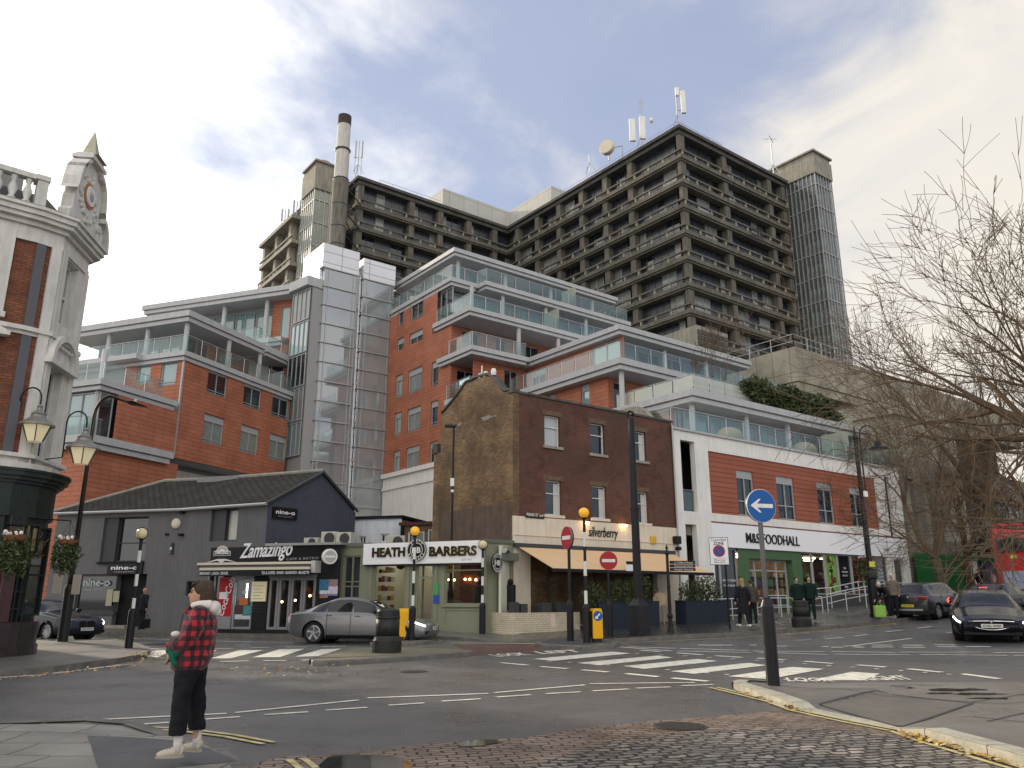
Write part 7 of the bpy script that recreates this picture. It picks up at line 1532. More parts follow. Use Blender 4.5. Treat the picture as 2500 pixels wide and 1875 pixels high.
def bollard(label, b, topy, face, w=.16):
    P = gnd(*b, .1); P.z = G(P.x, P.y)+.1; h = up(b[0], topy, P)-P.z; T = thing('keep_left_bollard', label, 'bollard', tuple(P), 'yellow keep-left bollards'); fr = Frame(P, face)
    yl_ = mat('bollard_yellow', (.72, .38, .01), .4); prof = [(-w, .12), (w, .12), (w, h-.14), (w*.8, h-.02), (-w*.8, h-.02), (-w, h-.14)]
    MB().extr([fr.p(u, -.16, z+P.z) for u, z in prof], fr.v*.32).build('body', yl_, T, bevel=.02); MB().box((-w*.8, -.13, P.z-.05), (w*.8, .13, P.z+.12), fr).build('base', black, T); MB().box((-w-.012, -.10, P.z+.14), (-w-.002, .10, P.z+h-.1), fr).build('side_strip', black, T)
    MB().lathe(fr.p(.0, -.161, P.z+h*.77), [(w*.92, 0), (w*.92, .008)], 24, ax=-fr.v).build('blue_disc', mat('sign_blue', (.012, .09, .32), .35), T)
    Q = fr; z = P.z+h*.77; MB().poly([Q.p(x*w, -.172, z+y*w) for x, y in ((-.55, -.55), (.1, -.5), (-.08, -.3), (.5, .35), (.3, .52), (-.28, -.12), (-.48, .05))]).build('arrow', white, T, norm=False)
bollard('yellow keep-left bollard with a blue disc beside the tall striped beacon', (1457, 1569), 1484, (1, .25))
bollard('yellow bollard seen edge-on behind the black litter bin', (984, 1564), 1484, (.25, -1))
def bin_(label, b, topy, w):
    P = gnd(*b, .1); P.z = G(P.x, P.y)+.1; h = up(b[0], topy, P)-P.z; T = thing('litter_bin', label, 'litter bin', tuple(P), 'black litter bins'); r = w
    bm_ = mat('bin_black', (.022, .023, .022), .42, var=.3, scale=6)
    MB().lathe(P, [(r*.97, -.05), (r, .03), (r, .28*h), (r*.88, .36*h), (r*.86, .38*h)], 24).build('base', bm_, T, smooth=False); MB().lathe(P, [(r*.82, .38*h), (r*.82, .80*h)], 24).build('barrel', bm_, T, smooth=True)
    MB().lathe(P, [(r*.86, .80*h), (r*.84, .83*h), (r*.80, .84*h), (r*.80, .95*h), (r*.74, .985*h), (r*.2, h)], 24).build('hood', bm_, T, smooth=False); MB().lathe(P+V3((0, -.0, 0)), [(r*.90, .355*h), (r*.90, .385*h)], 24).build('band', dframe, T)
bin_('large black litter bin standing on the mossy traffic island', (944, 1594), 1487, .40); bin_('black litter bin on the wet pavement outside the food shop', (1958, 1530), 1466, .36)
def lamppost_left():
    P = gnd(152, 1566, .12); P.z = .12; T = thing('street_lamp', 'tall dark lamp post with a curved arm beside the pub', 'street lamp', tuple(P)); g = P
    zk = up(230, 1000, P); zz = lambda y, x=200: up(x, y, P)
    MB().lathe(P, [(.17, 0), (.17, 1.75), (.12, 1.9)], 16).build('base_sleeve', mat('lamp_green_black', (.03, .033, .028), .35), T)
    m = mat('lamp_bronze', (.06, .05, .035), .3, metal=.4)
    pts = [P+V3((0, 0, 1.8)), P+V3((0, 0, zk-P.z-.3))]
    A = atY(272, 967, P.y); B = atY(322, 984, P.y); top = V3((P.x, P.y, zk-.3))
    for i in range(1, 9): t = i/8; q = t*math.pi/2; pts.append(V3((top.x+(A.x-top.x)*(1-math.cos(q)), P.y, top.z+(A.z-top.z)*math.sin(q))))
    pts.append(B); MB().tube(pts, [.10]*1+[.065]+[.055]*9, 10).build('pole', m, T, smooth=True)
    C_ = atY(354, 988, P.y); h = MB(); h.extr([B+V3((-.15, -.12, .02)), B+V3((.05, -.14, .05)), C_+V3((0, -.03, -.03)), C_+V3((0, -.03, -.06)), B+V3((-.1, -.13, -.05))], (0, .26, 0)); h.build('lamp_head', black, T)
    MB().lathe(B+V3((.12, 0, .05)), [(.05, 0), (.05, .1)], 10).build('photocell', white, T)
    zn = zz(1450, 165); n_ = MB(); 
    MB().box((P.x-.52, P.y-.18, zz(1449)), (P.x-.20, P.y-.15, zz(1401))).build('notice', mat('planning_notice', (.6, .55, .48), .6), T); MB().box((P.x+.16, P.y-.18, zz(1451)), (P.x+.44, P.y-.15, zz(1403))).build('notice', MATS['planning_notice'], T)
lamppost_left()
def fixtures():
    # slim black camera pole before the barber shop
    P = gnd(1098, 1545, .1); P.z = .24; T = thing('slim_lamp_post', 'slim black post with a small white box, standing before the barber window', 'lamp post', tuple(P)); zt = up(1106, 1040, P)
    MB().lathe(P, [(.12, -.1), (.12, 1.55), (.10, 1.65), (.05, 2.3)], 12).build('base_sleeve', black, T); MB().lathe(P, [(.05, 2.2), (.045, zt-P.z)], 10).build('pole', black, T)
    MB().box((P.x-.09, P.y-.12, up(1106, 1188, P)), (P.x+.07, P.y-.05, up(1106, 1168, P))).build('white_box', white, T, bevel=.02); MB().ball((P.x, P.y-.1, up(1106, 1200, P)), .07, 10, 7).build('camera_dome', white, T); MB().box((P.x-.38, P.y-.1, zt-.06), (P.x+.12, P.y+.1, zt+.05)).build('lamp_head', black, T, bevel=.02)
    z = up(1100, 1365, P); MB().box((P.x-.06, P.y-.1, z-.12), (P.x+.34, P.y-.07, z+.12)).build('dark_plate', black, T); MB().box((P.x-.26, P.y-.1, z-.55), (P.x+.08, P.y-.07, z-.22)).build('yellow_plate', mat('plate_yellow', (.55, .5, .06), .5), T)
    # heavy square camera post
    P = gnd(1562, 1552, .1); P.z = G(P.x, P.y)+.1; T = thing('camera_post', 'thick black post with a pyramid-topped square base in front of the awning', 'post', tuple(P)); F = Frame(P, (.8, .6)); zs_ = up(1560, 1478, P); zt = up(1540, 1022, P)
    b = MB(); b.box((-.26, -.26, P.z-.1), (.26, .26, zs_), F); b.build('base', mat('scuffed_black', (.022, .022, .024), .5, var=.5, scale=7), T, bevel=.01); c = MB(); c.lathe(V3((P.x, P.y, zs_)), [(.37, 0), (.16, .24), (.16, .25)], 4, ref=F.u+F.v); c.build('base_cap', black, T)
    zm = up(1552, 1245, P); MB().lathe(P, [(.145, zs_-P.z+.2), (.14, zm-P.z), (.165, zm-P.z), (.165, zm-P.z+.08), (.12, zm-P.z+.08), (.115, zt-P.z)], 8).build('shaft', black, T)
    MB().tube([V3((P.x-.1, P.y, zt)), V3((P.x-.16, P.y, zt+.2)), V3((P.x-.05, P.y, zt+.28)), V3((P.x+.08, P.y, zt+.22))], .04, 6).ball((P.x+.06, P.y, zt+.16), .08, 10, 6).build('camera', black, T)
    # finger post
    P = gnd(1638, 1546, .1); P.z = G(P.x, P.y)+.1; T = thing('finger_post', 'ornate black finger post with three small direction boards', 'signpost', tuple(P)); zt = up(1629, 1345, P)
    h = zt-P.z; MB().lathe(P, [(.15, -.05), (.13, .08), (.09, .2), (.07, .5), (.1, .55), (.1, .62), (.065, .68), (.06, h*.55), (.08, h*.56), (.055, h*.58), (.05, h-.15), (.09, h-.1), (.05, h-.02), (.03, h+.06), (.055, h+.1), (.01, h+.22)], 14).build('shaft', black, T, smooth=False)
    F = Frame(P, (1, .1))
    for i, w in enumerate(('2 Willow Road', 'Hampstead Heath', 'Keats House')): z = up(1650, 1373+i*8.7, P); o = MB().box((.08, -.02, z-.05), (1.02, .02, z+.055), F).build('direction_board', black, T); text_mesh('lettering', w, .07, F, .25, z-.025, -.021, whitesign, o, .003, fit=.68)
    # controlled zone sign
    P = gnd(1782, 1537, .1); P.z = G(P.x, P.y)+.1; T = thing('zone_sign', 'white rectangular controlled zone sign with a no-waiting roundel on a dark post', 'road sign', tuple(P)); F = Frame(P, (.96, -.25))
    z1 = up(1760, 1313, P); z0 = up(1765, 1378, P); MB().lathe(P, [(.04, -.1), (.04, z1-P.z-.1)], 10).build('pole', black, T); w = .33; u = -.2
    o = MB().box((u-w, -.08, z0), (u+w, -.06, z1), F).build('sign_face', whitesign, T); MB().box((u-w-.02, -.059, z0-.02), (u+w+.02, -.0, z1+.02), F).build('sign_back', black, T); h = z1-z0
    text_mesh('lettering', 'Controlled', .15, F, u, z1-h*.12, -.081, black, o, .003, fit=.55, mid=True); text_mesh('lettering', 'ZONE', .17, F, u, z1-h*.27, -.081, black, o, .003, bold=.02, fit=.38, mid=True); text_mesh('lettering', 'Mon-Sat', .1, F, u, z0+h*.13, -.081, black, o, .003, mid=True, fit=.4); text_mesh('lettering', '9am-6pm', .1, F, u, z0+h*.05, -.081, black, o, .003, mid=True, fit=.4)
    MB().box((u-w+.03, -.084, z0+h*.22), (u+w-.03, -.081, z0+h*.225), F).build('rule', black, o); c = F.p(u, -.082, z0+h*.5); MB().lathe(c, [(.22, 0), (.22, .004)], 26, ax=-F.v).build('red_ring', mat('sign_dark_red', (.36, .022, .03)), o); MB().lathe(c-F.v*.005, [(.165, 0), (.165, .003)], 26, ax=-F.v).build('blue_disc', mat('sign_blue', (.012, .09, .32)), o)
    q = F.p(u, 0, 0); MB().poly([F.p(u+x, -.092, z0+h*.5+y) for x, y in ((-.14, .11), (-.11, .14), (.14, -.11), (.11, -.14))]).build('red_bar', MATS['sign_dark_red'], o, norm=False)
    # right-hand swan neck lamp post
    P = gnd(2138, 1506, .1); P.z = G(P.x, P.y)+.1; T = thing('heritage_lamp_post', 'tall black lamp post with a scrolled swan neck in front of the shop windows', 'street lamp', tuple(P)); zt = up(2100, 1058, P); h = zt-P.z
    MB().lathe(P, [(.24, -.05), (.24, .12), (.2, .16), (.2, 1.6), (.24, 1.65), (.24, 1.75), (.15, 1.9), (.12, 2.0), (.12, h*.55), (.15, h*.56), (.1, h*.58), (.09, h-.3), (.13, h-.26), (.13, h-.2), (.06, h), (.02, h+.35)], 14).build('shaft', black, T, smooth=False)
    C = atY(2122, 1068, P.y); s = []; x0 = P.x+.22; x1 = atY(2143, 1080, P.y).x; r = (x1-x0)/2; zc = atY(2120, 1062, P.y).z
    s = [V3((x0, P.y, zc-2.8)), V3((x0-.02, P.y, zc-1.4))]+[V3((x0+r-math.cos(math.pi*i/10)*r, P.y, zc+math.sin(math.pi*i/10)*.45)) for i in range(11)]+[V3((x1, P.y, zc-.25))]
    mb = MB(); mb.tube(s, .035, 6); mb.tube([V3((x0+.05, P.y, zc-.8)), V3((x0+.3, P.y, zc-.5)), V3((x0+.45, P.y, zc-.1)), V3((x0+.3, P.y, zc+.1)), V3((x0+.2, P.y, zc-.1))], .02, 5); mb.build('swan_neck', black, T)
    MB().lathe(V3((x1, P.y, zc-.65)), [(.42, 0), (.4, .05), (.16, .18), (.13, .35), (.06, .45)], 16).build('lamp_shade', black, T); MB().ball((x1, P.y, zc-.64), (.2, .2, .1), 12, 6).build('lens', mat('lamp_lens', (.3, .3, .3), .2), T)
    MB().box((P.x+.02, P.y-.22, up(2112, 1215, P)), (P.x+.2, P.y-.1, up(2112, 1200, P))).build('white_box', white, T, bevel=.02); z = up(2133, 1378, P); MB().box((P.x-.1, P.y-.2, z-.12), (P.x+.16, P.y-.17, z+.12)).build('yellow_plate', MATS['plate_yellow'], T)
fixtures()
basket('dim basket of pinkish flowers halfway up the black heritage lamp post', 2112, 1366, 37.2, 1.3)
# ================================================================== VEHICLES
def catmull(pts, t):
    n = len(pts)-1; i = min(int(t), n-1); f = t-i; p = [pts[max(i-1, 0)], pts[i], pts[i+1], pts[min(i+2, n)]]
    return [0.5*((2*b)+(-a+c)*f+(2*a-5*b+4*c-d)*f*f+(-a+3*b-3*c+d)*f**3) for a, b, c, d in zip(*p)]
def make_car(name, label, cat, st, paint, Lw, wr, plate, platecol, front, roofglass=False, loc=(0, 0, 0), head=0, rimstyle=5, lights_on=False, rails_=False):
    """st: stations from nose to tail (x, zlow, zbelt, ztop, half width, half roof width); axles Lw=(front, rear) x positions. nose at x=0, tail at -L"""
    T = thing(name, label, cat, (0, 0, 0), 'cars on the road'); xs = [s[0] for s in st]; N = 84; Ls = xs[-1]
    def station(x):
        for i in range(len(xs)-1):
            if x <= xs[i+1] or i == len(xs)-2: t = i+(x-xs[i])/(xs[i+1]-xs[i]); break
        a = catmull(st, t); b0 = st[i]; b1 = st[i+1]; f = t-i; lin = [p*(1-f)+q*f for p, q in zip(b0, b1)]; r = [l*.45+c*.55 for l, c in zip(lin, a)]; r[0] = x; return r
    def sec(x):
        _, zl, zb, zt, w, wt = station(x); k = [(0, zl), (w*.80, zl), (w*.965, zl+.10), (w, zl+(zb-zl)*.45), (w*.985, zb-.10), (w*.93, zb), (wt, zt-.055), (wt*.72, zt-.01), (0, zt+.012)]; return k
    def S(x, t):
        k = sec(x); i = min(int(t), 7); f = t-i
        if i in (0, 7): y, z = [a*(1-f)+b*f for a, b in zip(k[i], k[i+1])]
        else:
            c = catmull(k, t); l = [a*(1-f)+b*f for a, b in zip(k[i], k[i+1])]; m_ = .75 if i != 5 else .25; y, z = [c[j]*m_+l[j]*(1-m_) for j in (0, 1)]
        return V3((-x, y, z))
    ts = [0, .5, 1, 1.5, 2, 2.4, 2.8, 3.2, 3.6, 4, 4.3, 4.6, 4.8, 5, 5.3, 5.6, 5.85, 6, 6.2, 6.5, 6.8, 7, 7.5, 8]; nt = len(ts); X = [Ls*i/N for i in range(N+1)]
    vs = []
    for x in X:
        row = [S(x, t) for t in ts]; vs += row+[V3((p.x, -p.y, p.z)) for p in row[-2:0:-1]]
    M_ = 2*nt-2; fs = []
    def hole(c):
        for ax in Lw:
            if abs(c.y) > .45 and (c.x+ax)**2+(c.z-wr)**2 < (wr*1.16)**2: return True
    for i in range(N):
        for j in range(M_):
            q = [i*M_+j, i*M_+(j+1) % M_, (i+1)*M_+(j+1) % M_, (i+1)*M_+j]; c = sum((vs[k] for k in q), V3())/4
            if hole(c): continue
            fs.append(q)
    fs += [list(range(M_))[::-1], [N*M_+j for j in range(M_)]]
    used = {}
    for f in fs:
        for k in f: used[k] = used.get(k, 0)+1
    for k, c in used.items():
        v = vs[k]
        for ax in Lw:
            d = math.hypot(v.x+ax, v.z-wr)
            if abs(v.y) > .45 and 0 < c < 4 and abs(d-wr*1.16) < .11 and v.z > .12: s = wr*1.16/d; vs[k] = V3((-ax+(v.x+ax)*s, v.y, wr+(v.z-wr)*s))
    b = MB(); b.add(vs, fs); body = b.build('body', paint, T, smooth=True)
    blk = mat('car_black_trim', (.012, .012, .013), .5); gl = mat('car_glass', (.008, .010, .012), .03, spec=.6)
    lin = MB()
    for ax in Lw:
        for s in (1, -1): lin.lathe(V3((-ax, s*.42, wr)), [(wr*1.15, 0), (wr*1.15, .40 if s > 0 else .40)], 24, ax=(0, s, 0))
    def patch(nm, x0, x1, t0, t1, m, side, nx=14, nt_=5, off=.006, skew=0, parent=T):
        g = MB(); P = []
        for i in range(nx+1):
            for j in range(nt_+1):
                t = t0+(t1-t0)*j/nt_; x = x0+(x1-x0)*i/nx+skew*(j/nt_); p = S(x, t); e = .02; n_ = (S(x+e, t)-p).cross(S(x, min(t+e, 8))-p); n_ = n_.normalized() if n_.length > 0 else V3((0, 0, 1))
                if n_.dot(p-V3((p.x, 0, .5))) < 0: n_ = -n_
                p = p+n_*off; P.append(V3((p.x, p.y*side, p.z)))
        g.add(P, [(i*(nt_+1)+j, i*(nt_+1)+j+1, (i+1)*(nt_+1)+j+1, (i+1)*(nt_+1)+j) for i in range(nx) for j in range(nt_)]); return g.build(nm, m, parent, smooth=True, norm=False)
    return T, S, patch, body, blk, gl, sec, station
def finish_car(C, cfg):
    T, S, patch, body, blk, gl, sec, station = C; Lw, wr, tw = cfg['axles'], cfg['wr'], cfg['tw']; hw = cfg['hw']; L = cfg['L']
    ws, rs = cfg['ws'], cfg['rs']
    for s in (1, -1):
        patch('windscreen', ws[0], ws[1], 6.12, 8, gl, s, off=.008); patch('rear_window', rs[0], rs[1], 6.12, 8, gl, s, off=.008)
        for (a, b, sk) in cfg['side']: patch('side_window', a, b, 5.12, 5.93, gl, s, skew=sk)
        patch('sill_trim', Lw[0]+wr*1.25, Lw[1]-wr*1.25, 1.3, 2.1, blk, s, off=.004)
        for a in cfg['seams']:
            patch('door_seam', a, a+.018, 2.3, 4.95, blk, s, nx=1, nt_=8, off=.004)
        for a in cfg['seams'][:2]: p = S(a+.22+.55, 4.15); MB().box((p.x-.1, s*(p.y+.006)-.006, p.z-.012), (p.x+.1, s*(p.y+.006)+.006, p.z+.012)).build('door_handle', dframe, T)
        p = S(cfg['mirror'], 5.05); MB().ball((p.x, s*(p.y+.13), p.z+.08), (.08, .12, .075), 14, 8).build('wing_mirror', cfg.get('mcol', blk), T, smooth=True)
    tyre = mat('tyre', (.014, .014, .014), .8); rim = mat('alloy_rim', (.38, .38, .39), .3, metal=.8); dk = mat('wheel_dark', (.015, .015, .015), .5)
    for ax in Lw:
        for s in (1, -1):
            y = s*(hw-.03); MB().lathe(V3((-ax, s*(hw-.5), wr)), [(wr*1.15, 0), (wr*1.15, .01)], 24, ax=(0, s, 0)).build('wheel_well', blk, T)
            ww = thing_part('wheel', T); o = MB().lathe(V3((-ax, y-s*tw, wr)), [(wr*.66, 0), (wr*.97, 0), (wr, .02), (wr, tw-.02), (wr*.96, tw), (wr*.72, tw), (wr*.70, tw-.03)], 30, ax=(0, s, 0)).build('tyre', tyre, T)
            MB().lathe(V3((-ax, y-s*.05, wr)), [(wr*.70, 0), (wr*.70, .01)], 26, ax=(0, s, 0)).build('brake_disc', dk, o)
            r = MB(); n = cfg.get('spokes', 5)
            for k in range(n):
                q = 2*math.pi*k/n; q2 = q+cfg.get('twist', .0); w = cfg.get('sw', .045); c = V3((-ax, y, wr)); e = lambda a, rr, z: c+V3((math.cos(a)*rr, s*z, math.sin(a)*rr)); r.add([e(q-.35, .06, -.02), e(q+.35, .06, -.02), e(q2+w/wr*1.3, wr*.68, -.012), e(q2-w/wr*1.3, wr*.68, -.012)], [(0, 1, 2, 3)])
            r.lathe(V3((-ax, y-s*.03, wr)), [(wr*.72, 0), (wr*.72, .02), (wr*.66, .024), (wr*.66, 0)], 30, ax=(0, s, 0)); r.lathe(V3((-ax, y-s*.04, wr)), [(.06, 0), (.055, .03)], 14, ax=(0, s, 0)); r.build('rim', rim, o)
    return T
def thing_part(n, T): return None
def plate_(T, x, y, z, nrm, txt, col, w=.52, name='number_plate'):
    f = Frame((x, y), (-nrm[1], nrm[0])); o = MB().box((-w/2, -.012, z-.055), (w/2, .004, z+.055), f).build(name, col, T)
    text_mesh('lettering', txt, .1, f, 0, z-.035, -.0125, blackm, o, .002, bold=.02, fit=w*.86, mid=True)
def place(T, x, y, z, hx, hy, pitch=0): T.location = (x, y, z); T.rotation_euler = (0, -pitch, math.atan2(hy, hx))
whp = mat('plate_white', (.7, .7, .66), .5); yep = mat('plate_yellow_rear', (.65, .55, .05), .5)
lamp_on = mat('headlight_on', (1, 1, 1), .2, emit=(.92, .9, 1), estr=3); lampg = mat('headlight_off', (.35, .36, .38), .08, spec=1, coat=1); red_on = mat('tail_light_on', (.5, .02, .02), .2, emit=(1, .05, .03), estr=2.6); red_off = mat('tail_light', (.22, .01, .012), .12, coat=1)
fb = lambda k=1: [(0, .30, .56, .60, .62, .48), (.12, .20, .64, .68, .80, .60), (.5, .17, .76, .80, .90, .66), (1.1, .17, .88, .93, .93, .68), (1.45, .17, .93, 1.03, .935, .66), (2.05, .17, .96, 1.38, .935, .60), (2.6, .17, .97, 1.50, .935, .60), (3.2, .17, .98, 1.49, .935, .59), (3.9, .17, 1.0, 1.30, .93, .57), (4.4, .19, 1.0, 1.12, .91, .60), (4.8, .26, .96, 1.03, .84, .62), (4.96, .40, .86, .92, .72, .55)]
silverp = mat('grey_metallic_paint', (.17, .17, .175), .28, metal=.5, coat=.5); C = make_car('silver_car', 'silver-grey fastback car crossing left of the barber shop', 'car', fb(), silverp, (.95, 3.92), .35, '', None, True)
T = finish_car(C, dict(axles=(.95, 3.92), wr=.35, tw=.24, hw=.94, L=4.96, ws=(1.42, 2.12), rs=(3.55, 4.35), side=((1.75, 2.55, .12), (2.62, 3.5, 0), (3.56, 4.05, -.12)), seams=(1.62, 2.62, 3.45), mirror=1.75, spokes=5, sw=.05, twist=.35))
for s in (1, -1):
    C[2]('headlight', .10, .62, 4.25, 4.75, lamp_on, s, nx=8, off=.012); C[2]('tail_light', 4.72, 4.94, 4.1, 4.9, red_off, s, nx=5, off=.01)
C[2]('front_grille', .0, .10, 2.1, 3.2, C[4], 1, off=.01); C[2]('front_grille', .0, .10, 2.1, 3.2, C[4], -1, off=.01)
plate_(T, .03, 0, .50, (1, 0), 'AE71 FND', whp); place(T, -2.75, 29.25, 0, .985, -.17); T.scale = (1.05, 1.05, 1.05)
sed = [(0, .28, .60, .66, .66, .55), (.1, .20, .70, .76, .82, .62), (.5, .18, .82, .88, .91, .68), (1.2, .17, .93, .99, .93, .70), (1.6, .17, .97, 1.08, .93, .67), (2.15, .17, .99, 1.40, .93, .60), (2.7, .17, 1.0, 1.49, .93, .60), (3.3, .17, 1.0, 1.46, .93, .59), (3.95, .18, 1.02, 1.18, .92, .62), (4.5, .20, 1.02, 1.10, .90, .70), (4.85, .28, .96, 1.04, .84, .66), (4.94, .40, .86, .94, .74, .6)]
bluep = mat('dark_blue_grey_paint', (.014, .017, .032), .2, spec=.35, coat=.2); C = make_car('dark_blue_car', 'dark blue saloon car half hidden behind the pub corner', 'car', sed, bluep, (.95, 3.92), .34, '', None, True)
T = finish_car(C, dict(axles=(.95, 3.92), wr=.34, tw=.24, hw=.93, L=4.94, ws=(1.58, 2.2), rs=(3.3, 3.95), side=((1.95, 2.7, .12), (2.77, 3.5, 0)), seams=(1.75, 2.75, 3.55), mirror=1.9, spokes=9, sw=.03))
for s in (1, -1): C[2]('headlight', .04, .34, 4.1, 4.8, lamp_on if s == 1 else lampg, s, nx=6, off=.012); MB().box((-.02, s*.05, .5), (.035, s*.30, .72)).build('kidney_grille', C[4], T, bevel=.02); MB().box((.0, s*.35, .27), (.03, s*.75, .38)).build('air_intake', C[4], T)
plate_(T, .05, 0, .42, (1, 0), 'LT64 CWW', whp); place(T, -15.75, 30.6, .02, .90, -.44)
C = make_car('black_car', 'black saloon with bright headlights coming downhill, cut off by the right edge', 'car', [(a, b, c, d, e*1.04, f*1.03) for a, b, c, d, e, f in fb()], mat('black_car_paint', (.004, .004, .007), .12, spec=.2, coat=0), (.95, 3.92), .36, '', None, True)
T = finish_car(C, dict(axles=(.95, 3.92), wr=.36, tw=.25, hw=.97, L=4.96, ws=(1.42, 2.12), rs=(3.55, 4.35), side=((1.75, 2.55, .12), (2.62, 3.5, 0), (3.56, 4.05, -.12)), seams=(1.62, 2.62, 3.45), mirror=1.72, spokes=10, sw=.02, mcol=MATS['black_car_paint']))
for s in (1, -1): C[2]('headlight', .08, .50, 4.35, 4.8, lamp_on, s, nx=8, off=.014)
chrome = mat('chrome', (.7, .7, .72), .1, metal=1)
g = MB(); g.tube([V3((.06-.17*(y/.6)**2, y, .60+.03*math.cos(y*2.2))) for y in [-.55+.11*i for i in range(11)]], .012, 5); g.tube([V3((.08-.2*(y/.6)**2, y, .60-.22*math.sqrt(max(0, 1-(y/.56)**2)))) for y in [-.55+.11*i for i in range(11)]], .012, 5); g.build('grille_chrome', chrome, T)
g = MB(); g.poly([V3((.075, -.07, .64)), V3((.075, .07, .64)), V3((.075, .012, .60)), V3((.075, 0, .53)), V3((.075, -.012, .60))]); g.build('badge', chrome, T, norm=False); MB().box((-.05, -.7, .23), (.0, .7, .33)).build('air_intake', C[4], T)
plate_(T, .085, 0, .49, (1, 0), 'GY65 WRR', whp); place(T, 13.3, 22.9, G(13.3, 22.9)+.01, -.46, -.888, -.02); T.scale = (1, 1, .94)
hat = [(0, .30, .60, .66, .68, .55), (.1, .20, .70, .76, .80, .62), (.5, .18, .82, .90, .88, .68), (1.0, .17, .93, 1.0, .90, .68), (1.3, .17, .96, 1.1, .90, .65), (1.85, .17, .98, 1.43, .90, .59), (2.4, .17, .98, 1.49, .90, .59), (3.3, .17, .99, 1.46, .90, .57), (3.85, .18, 1.0, 1.38, .89, .55), (4.1, .22, .98, 1.12, .87, .62), (4.22, .28, .92, 1.0, .85, .66), (4.26, .38, .84, .90, .80, .64)]
C = make_car('grey_hatchback', 'dark grey hatchback seen from behind at the kerb, green bag beside it', 'car', hat, mat('graphite_paint', (.035, .035, .038), .25, metal=.2, coat=.4), (.85, 3.47), .32, '', None, False)
T = finish_car(C, dict(axles=(.85, 3.47), wr=.32, tw=.22, hw=.90, L=4.26, ws=(1.28, 1.9), rs=(3.84, 4.12), side=((1.6, 2.3, .1), (2.37, 3.1, 0), (3.16, 3.6, -.1)), seams=(1.5, 2.35, 3.15), mirror=1.55, spokes=5))
for s in (1, -1): MB().box((-4.29, s*.45, .80), (-4.12, s*.83, .95)).build('tail_light', red_off, T, bevel=.03)
MB().box((-4.31, -.62, .36), (-4.2, .62, .44)).build('bumper_trim', galv, T); MB().box((-4.30, -.8, .2), (-4.1, .8, .34)).build('rear_bumper', C[4], T, bevel=.02); MB().lathe(V3((-4.27, 0, .88)), [(.06, 0), (.05, .02)], 16, ax=(-1, 0, 0)).build('badge', chrome, T)
plate_(T, -4.30, 0, .56, (-1, 0), 'CW67 XOU', yep); place(T, 16.6+4.26*.80, 34.4+4.26*.6, G(18.4, 35.6)+.06, .80, .6, .03)
C = make_car('black_saloon', 'black saloon with glowing red tail lights waiting behind the nearer black car', 'car', sed, MATS['black_car_paint'], (.95, 3.92), .34, '', None, False)
T = finish_car(C, dict(axles=(.95, 3.92), wr=.34, tw=.24, hw=.93, L=4.94, ws=(1.58, 2.2), rs=(3.3, 3.95), side=((1.95, 2.7, .12), (2.77, 3.5, 0)), seams=(1.75, 2.75, 3.55), mirror=1.9, spokes=5))
for s in (1, -1): C[2]('tail_light', 4.6, 4.93, 4.35, 5.1, red_on, s, nx=6, off=.02)
MB().box((-3.62, -.14, 1.335), (-3.55, .14, 1.36)).build('brake_light', red_on, T); MB().box((-4.96, -.75, .25), (-4.8, .75, .42)).build('rear_bumper', C[4], T, bevel=.02)
plate_(T, -4.97, 0, .80, (-1, 0), 'LP23 ETF', yep); place(T, 17.2+4.94*.82, 30.9+4.94*.57, G(19, 32.2)+.03, .82, .57, .03)
def bus():
    T = thing('red_bus', 'rear of a red double-decker bus cut off by the right edge', 'bus', (0, 0, 0)); red = mat('bus_red', (.42, .02, .025), .3, coat=.6); H = 4.35; w = 1.26; L = 10.5
    prof = [(0, .35), (0, 3.3), (.10, 3.9), (.35, H-.08), (.7, H), (L-.5, H), (L, H-.5), (L, .35)]
    MB().extr([(-x, -w, z) for x, z in prof], (0, 2*w, 0)).build('body', red, T, bevel=.12)
    MB().box((.02, -.98, 1.55), (.05, .98, 2.15)).build('window', dglass, T) if False else None
    MB().box((-.02, -1.0, 2.62), (.03, 1.0, 3.45)).build('rear_window', dglass, T, bevel=.05); g = MB()
    for i in range(7): g.box((-.10-i*.03-.02, -.85, 3.72+i*.07), (-.06-i*.03, .85, 3.75+i*.07))
    g.build('louvre', mat('dark_red_trim2', (.12, .01, .012), .5), T)
    MB().box((-.02, -.35, 2.30), (.02, -.02, 2.5)).build('yellow_notice', mat('plate_yellow', (.55, .5, .06)), T); 
    for s in (1, -1): MB().box((-.02, s*1.0, 1.0), (.03, s*1.2, 1.7)).build('tail_light', red_off, T); MB().box((-L+.8, s*(w+.002), 2.55), (-.6, s*(w+.01), 3.5)).build('side_window', dglass, T); MB().box((-L+1, s*(w+.002), 1.1), (-.9, s*(w+.01), 2.0)).build('side_window', dglass, T)
    MB().box((-.02, -.9, .6), (.03, .9, 1.6)).build('engine_cover', mat('bus_grey', (.25, .3, .38), .5), T)
    for x in (2.6, 8.2):
        for s in (1, -1): MB().lathe(V3((-x, s*(w-.25), .5)), [(.5, 0), (.5, .26)], 22, ax=(0, s, 0)).build('wheel', mat('tyre', (.014, .014, .014)), T)
    x, y = 26.9, 43.0; T.scale = (.93, .93, .93); T.location = (x, y, G(x+3, y+2)); T.rotation_euler = (0, .03, math.atan2(-.6, -.8))
bus()
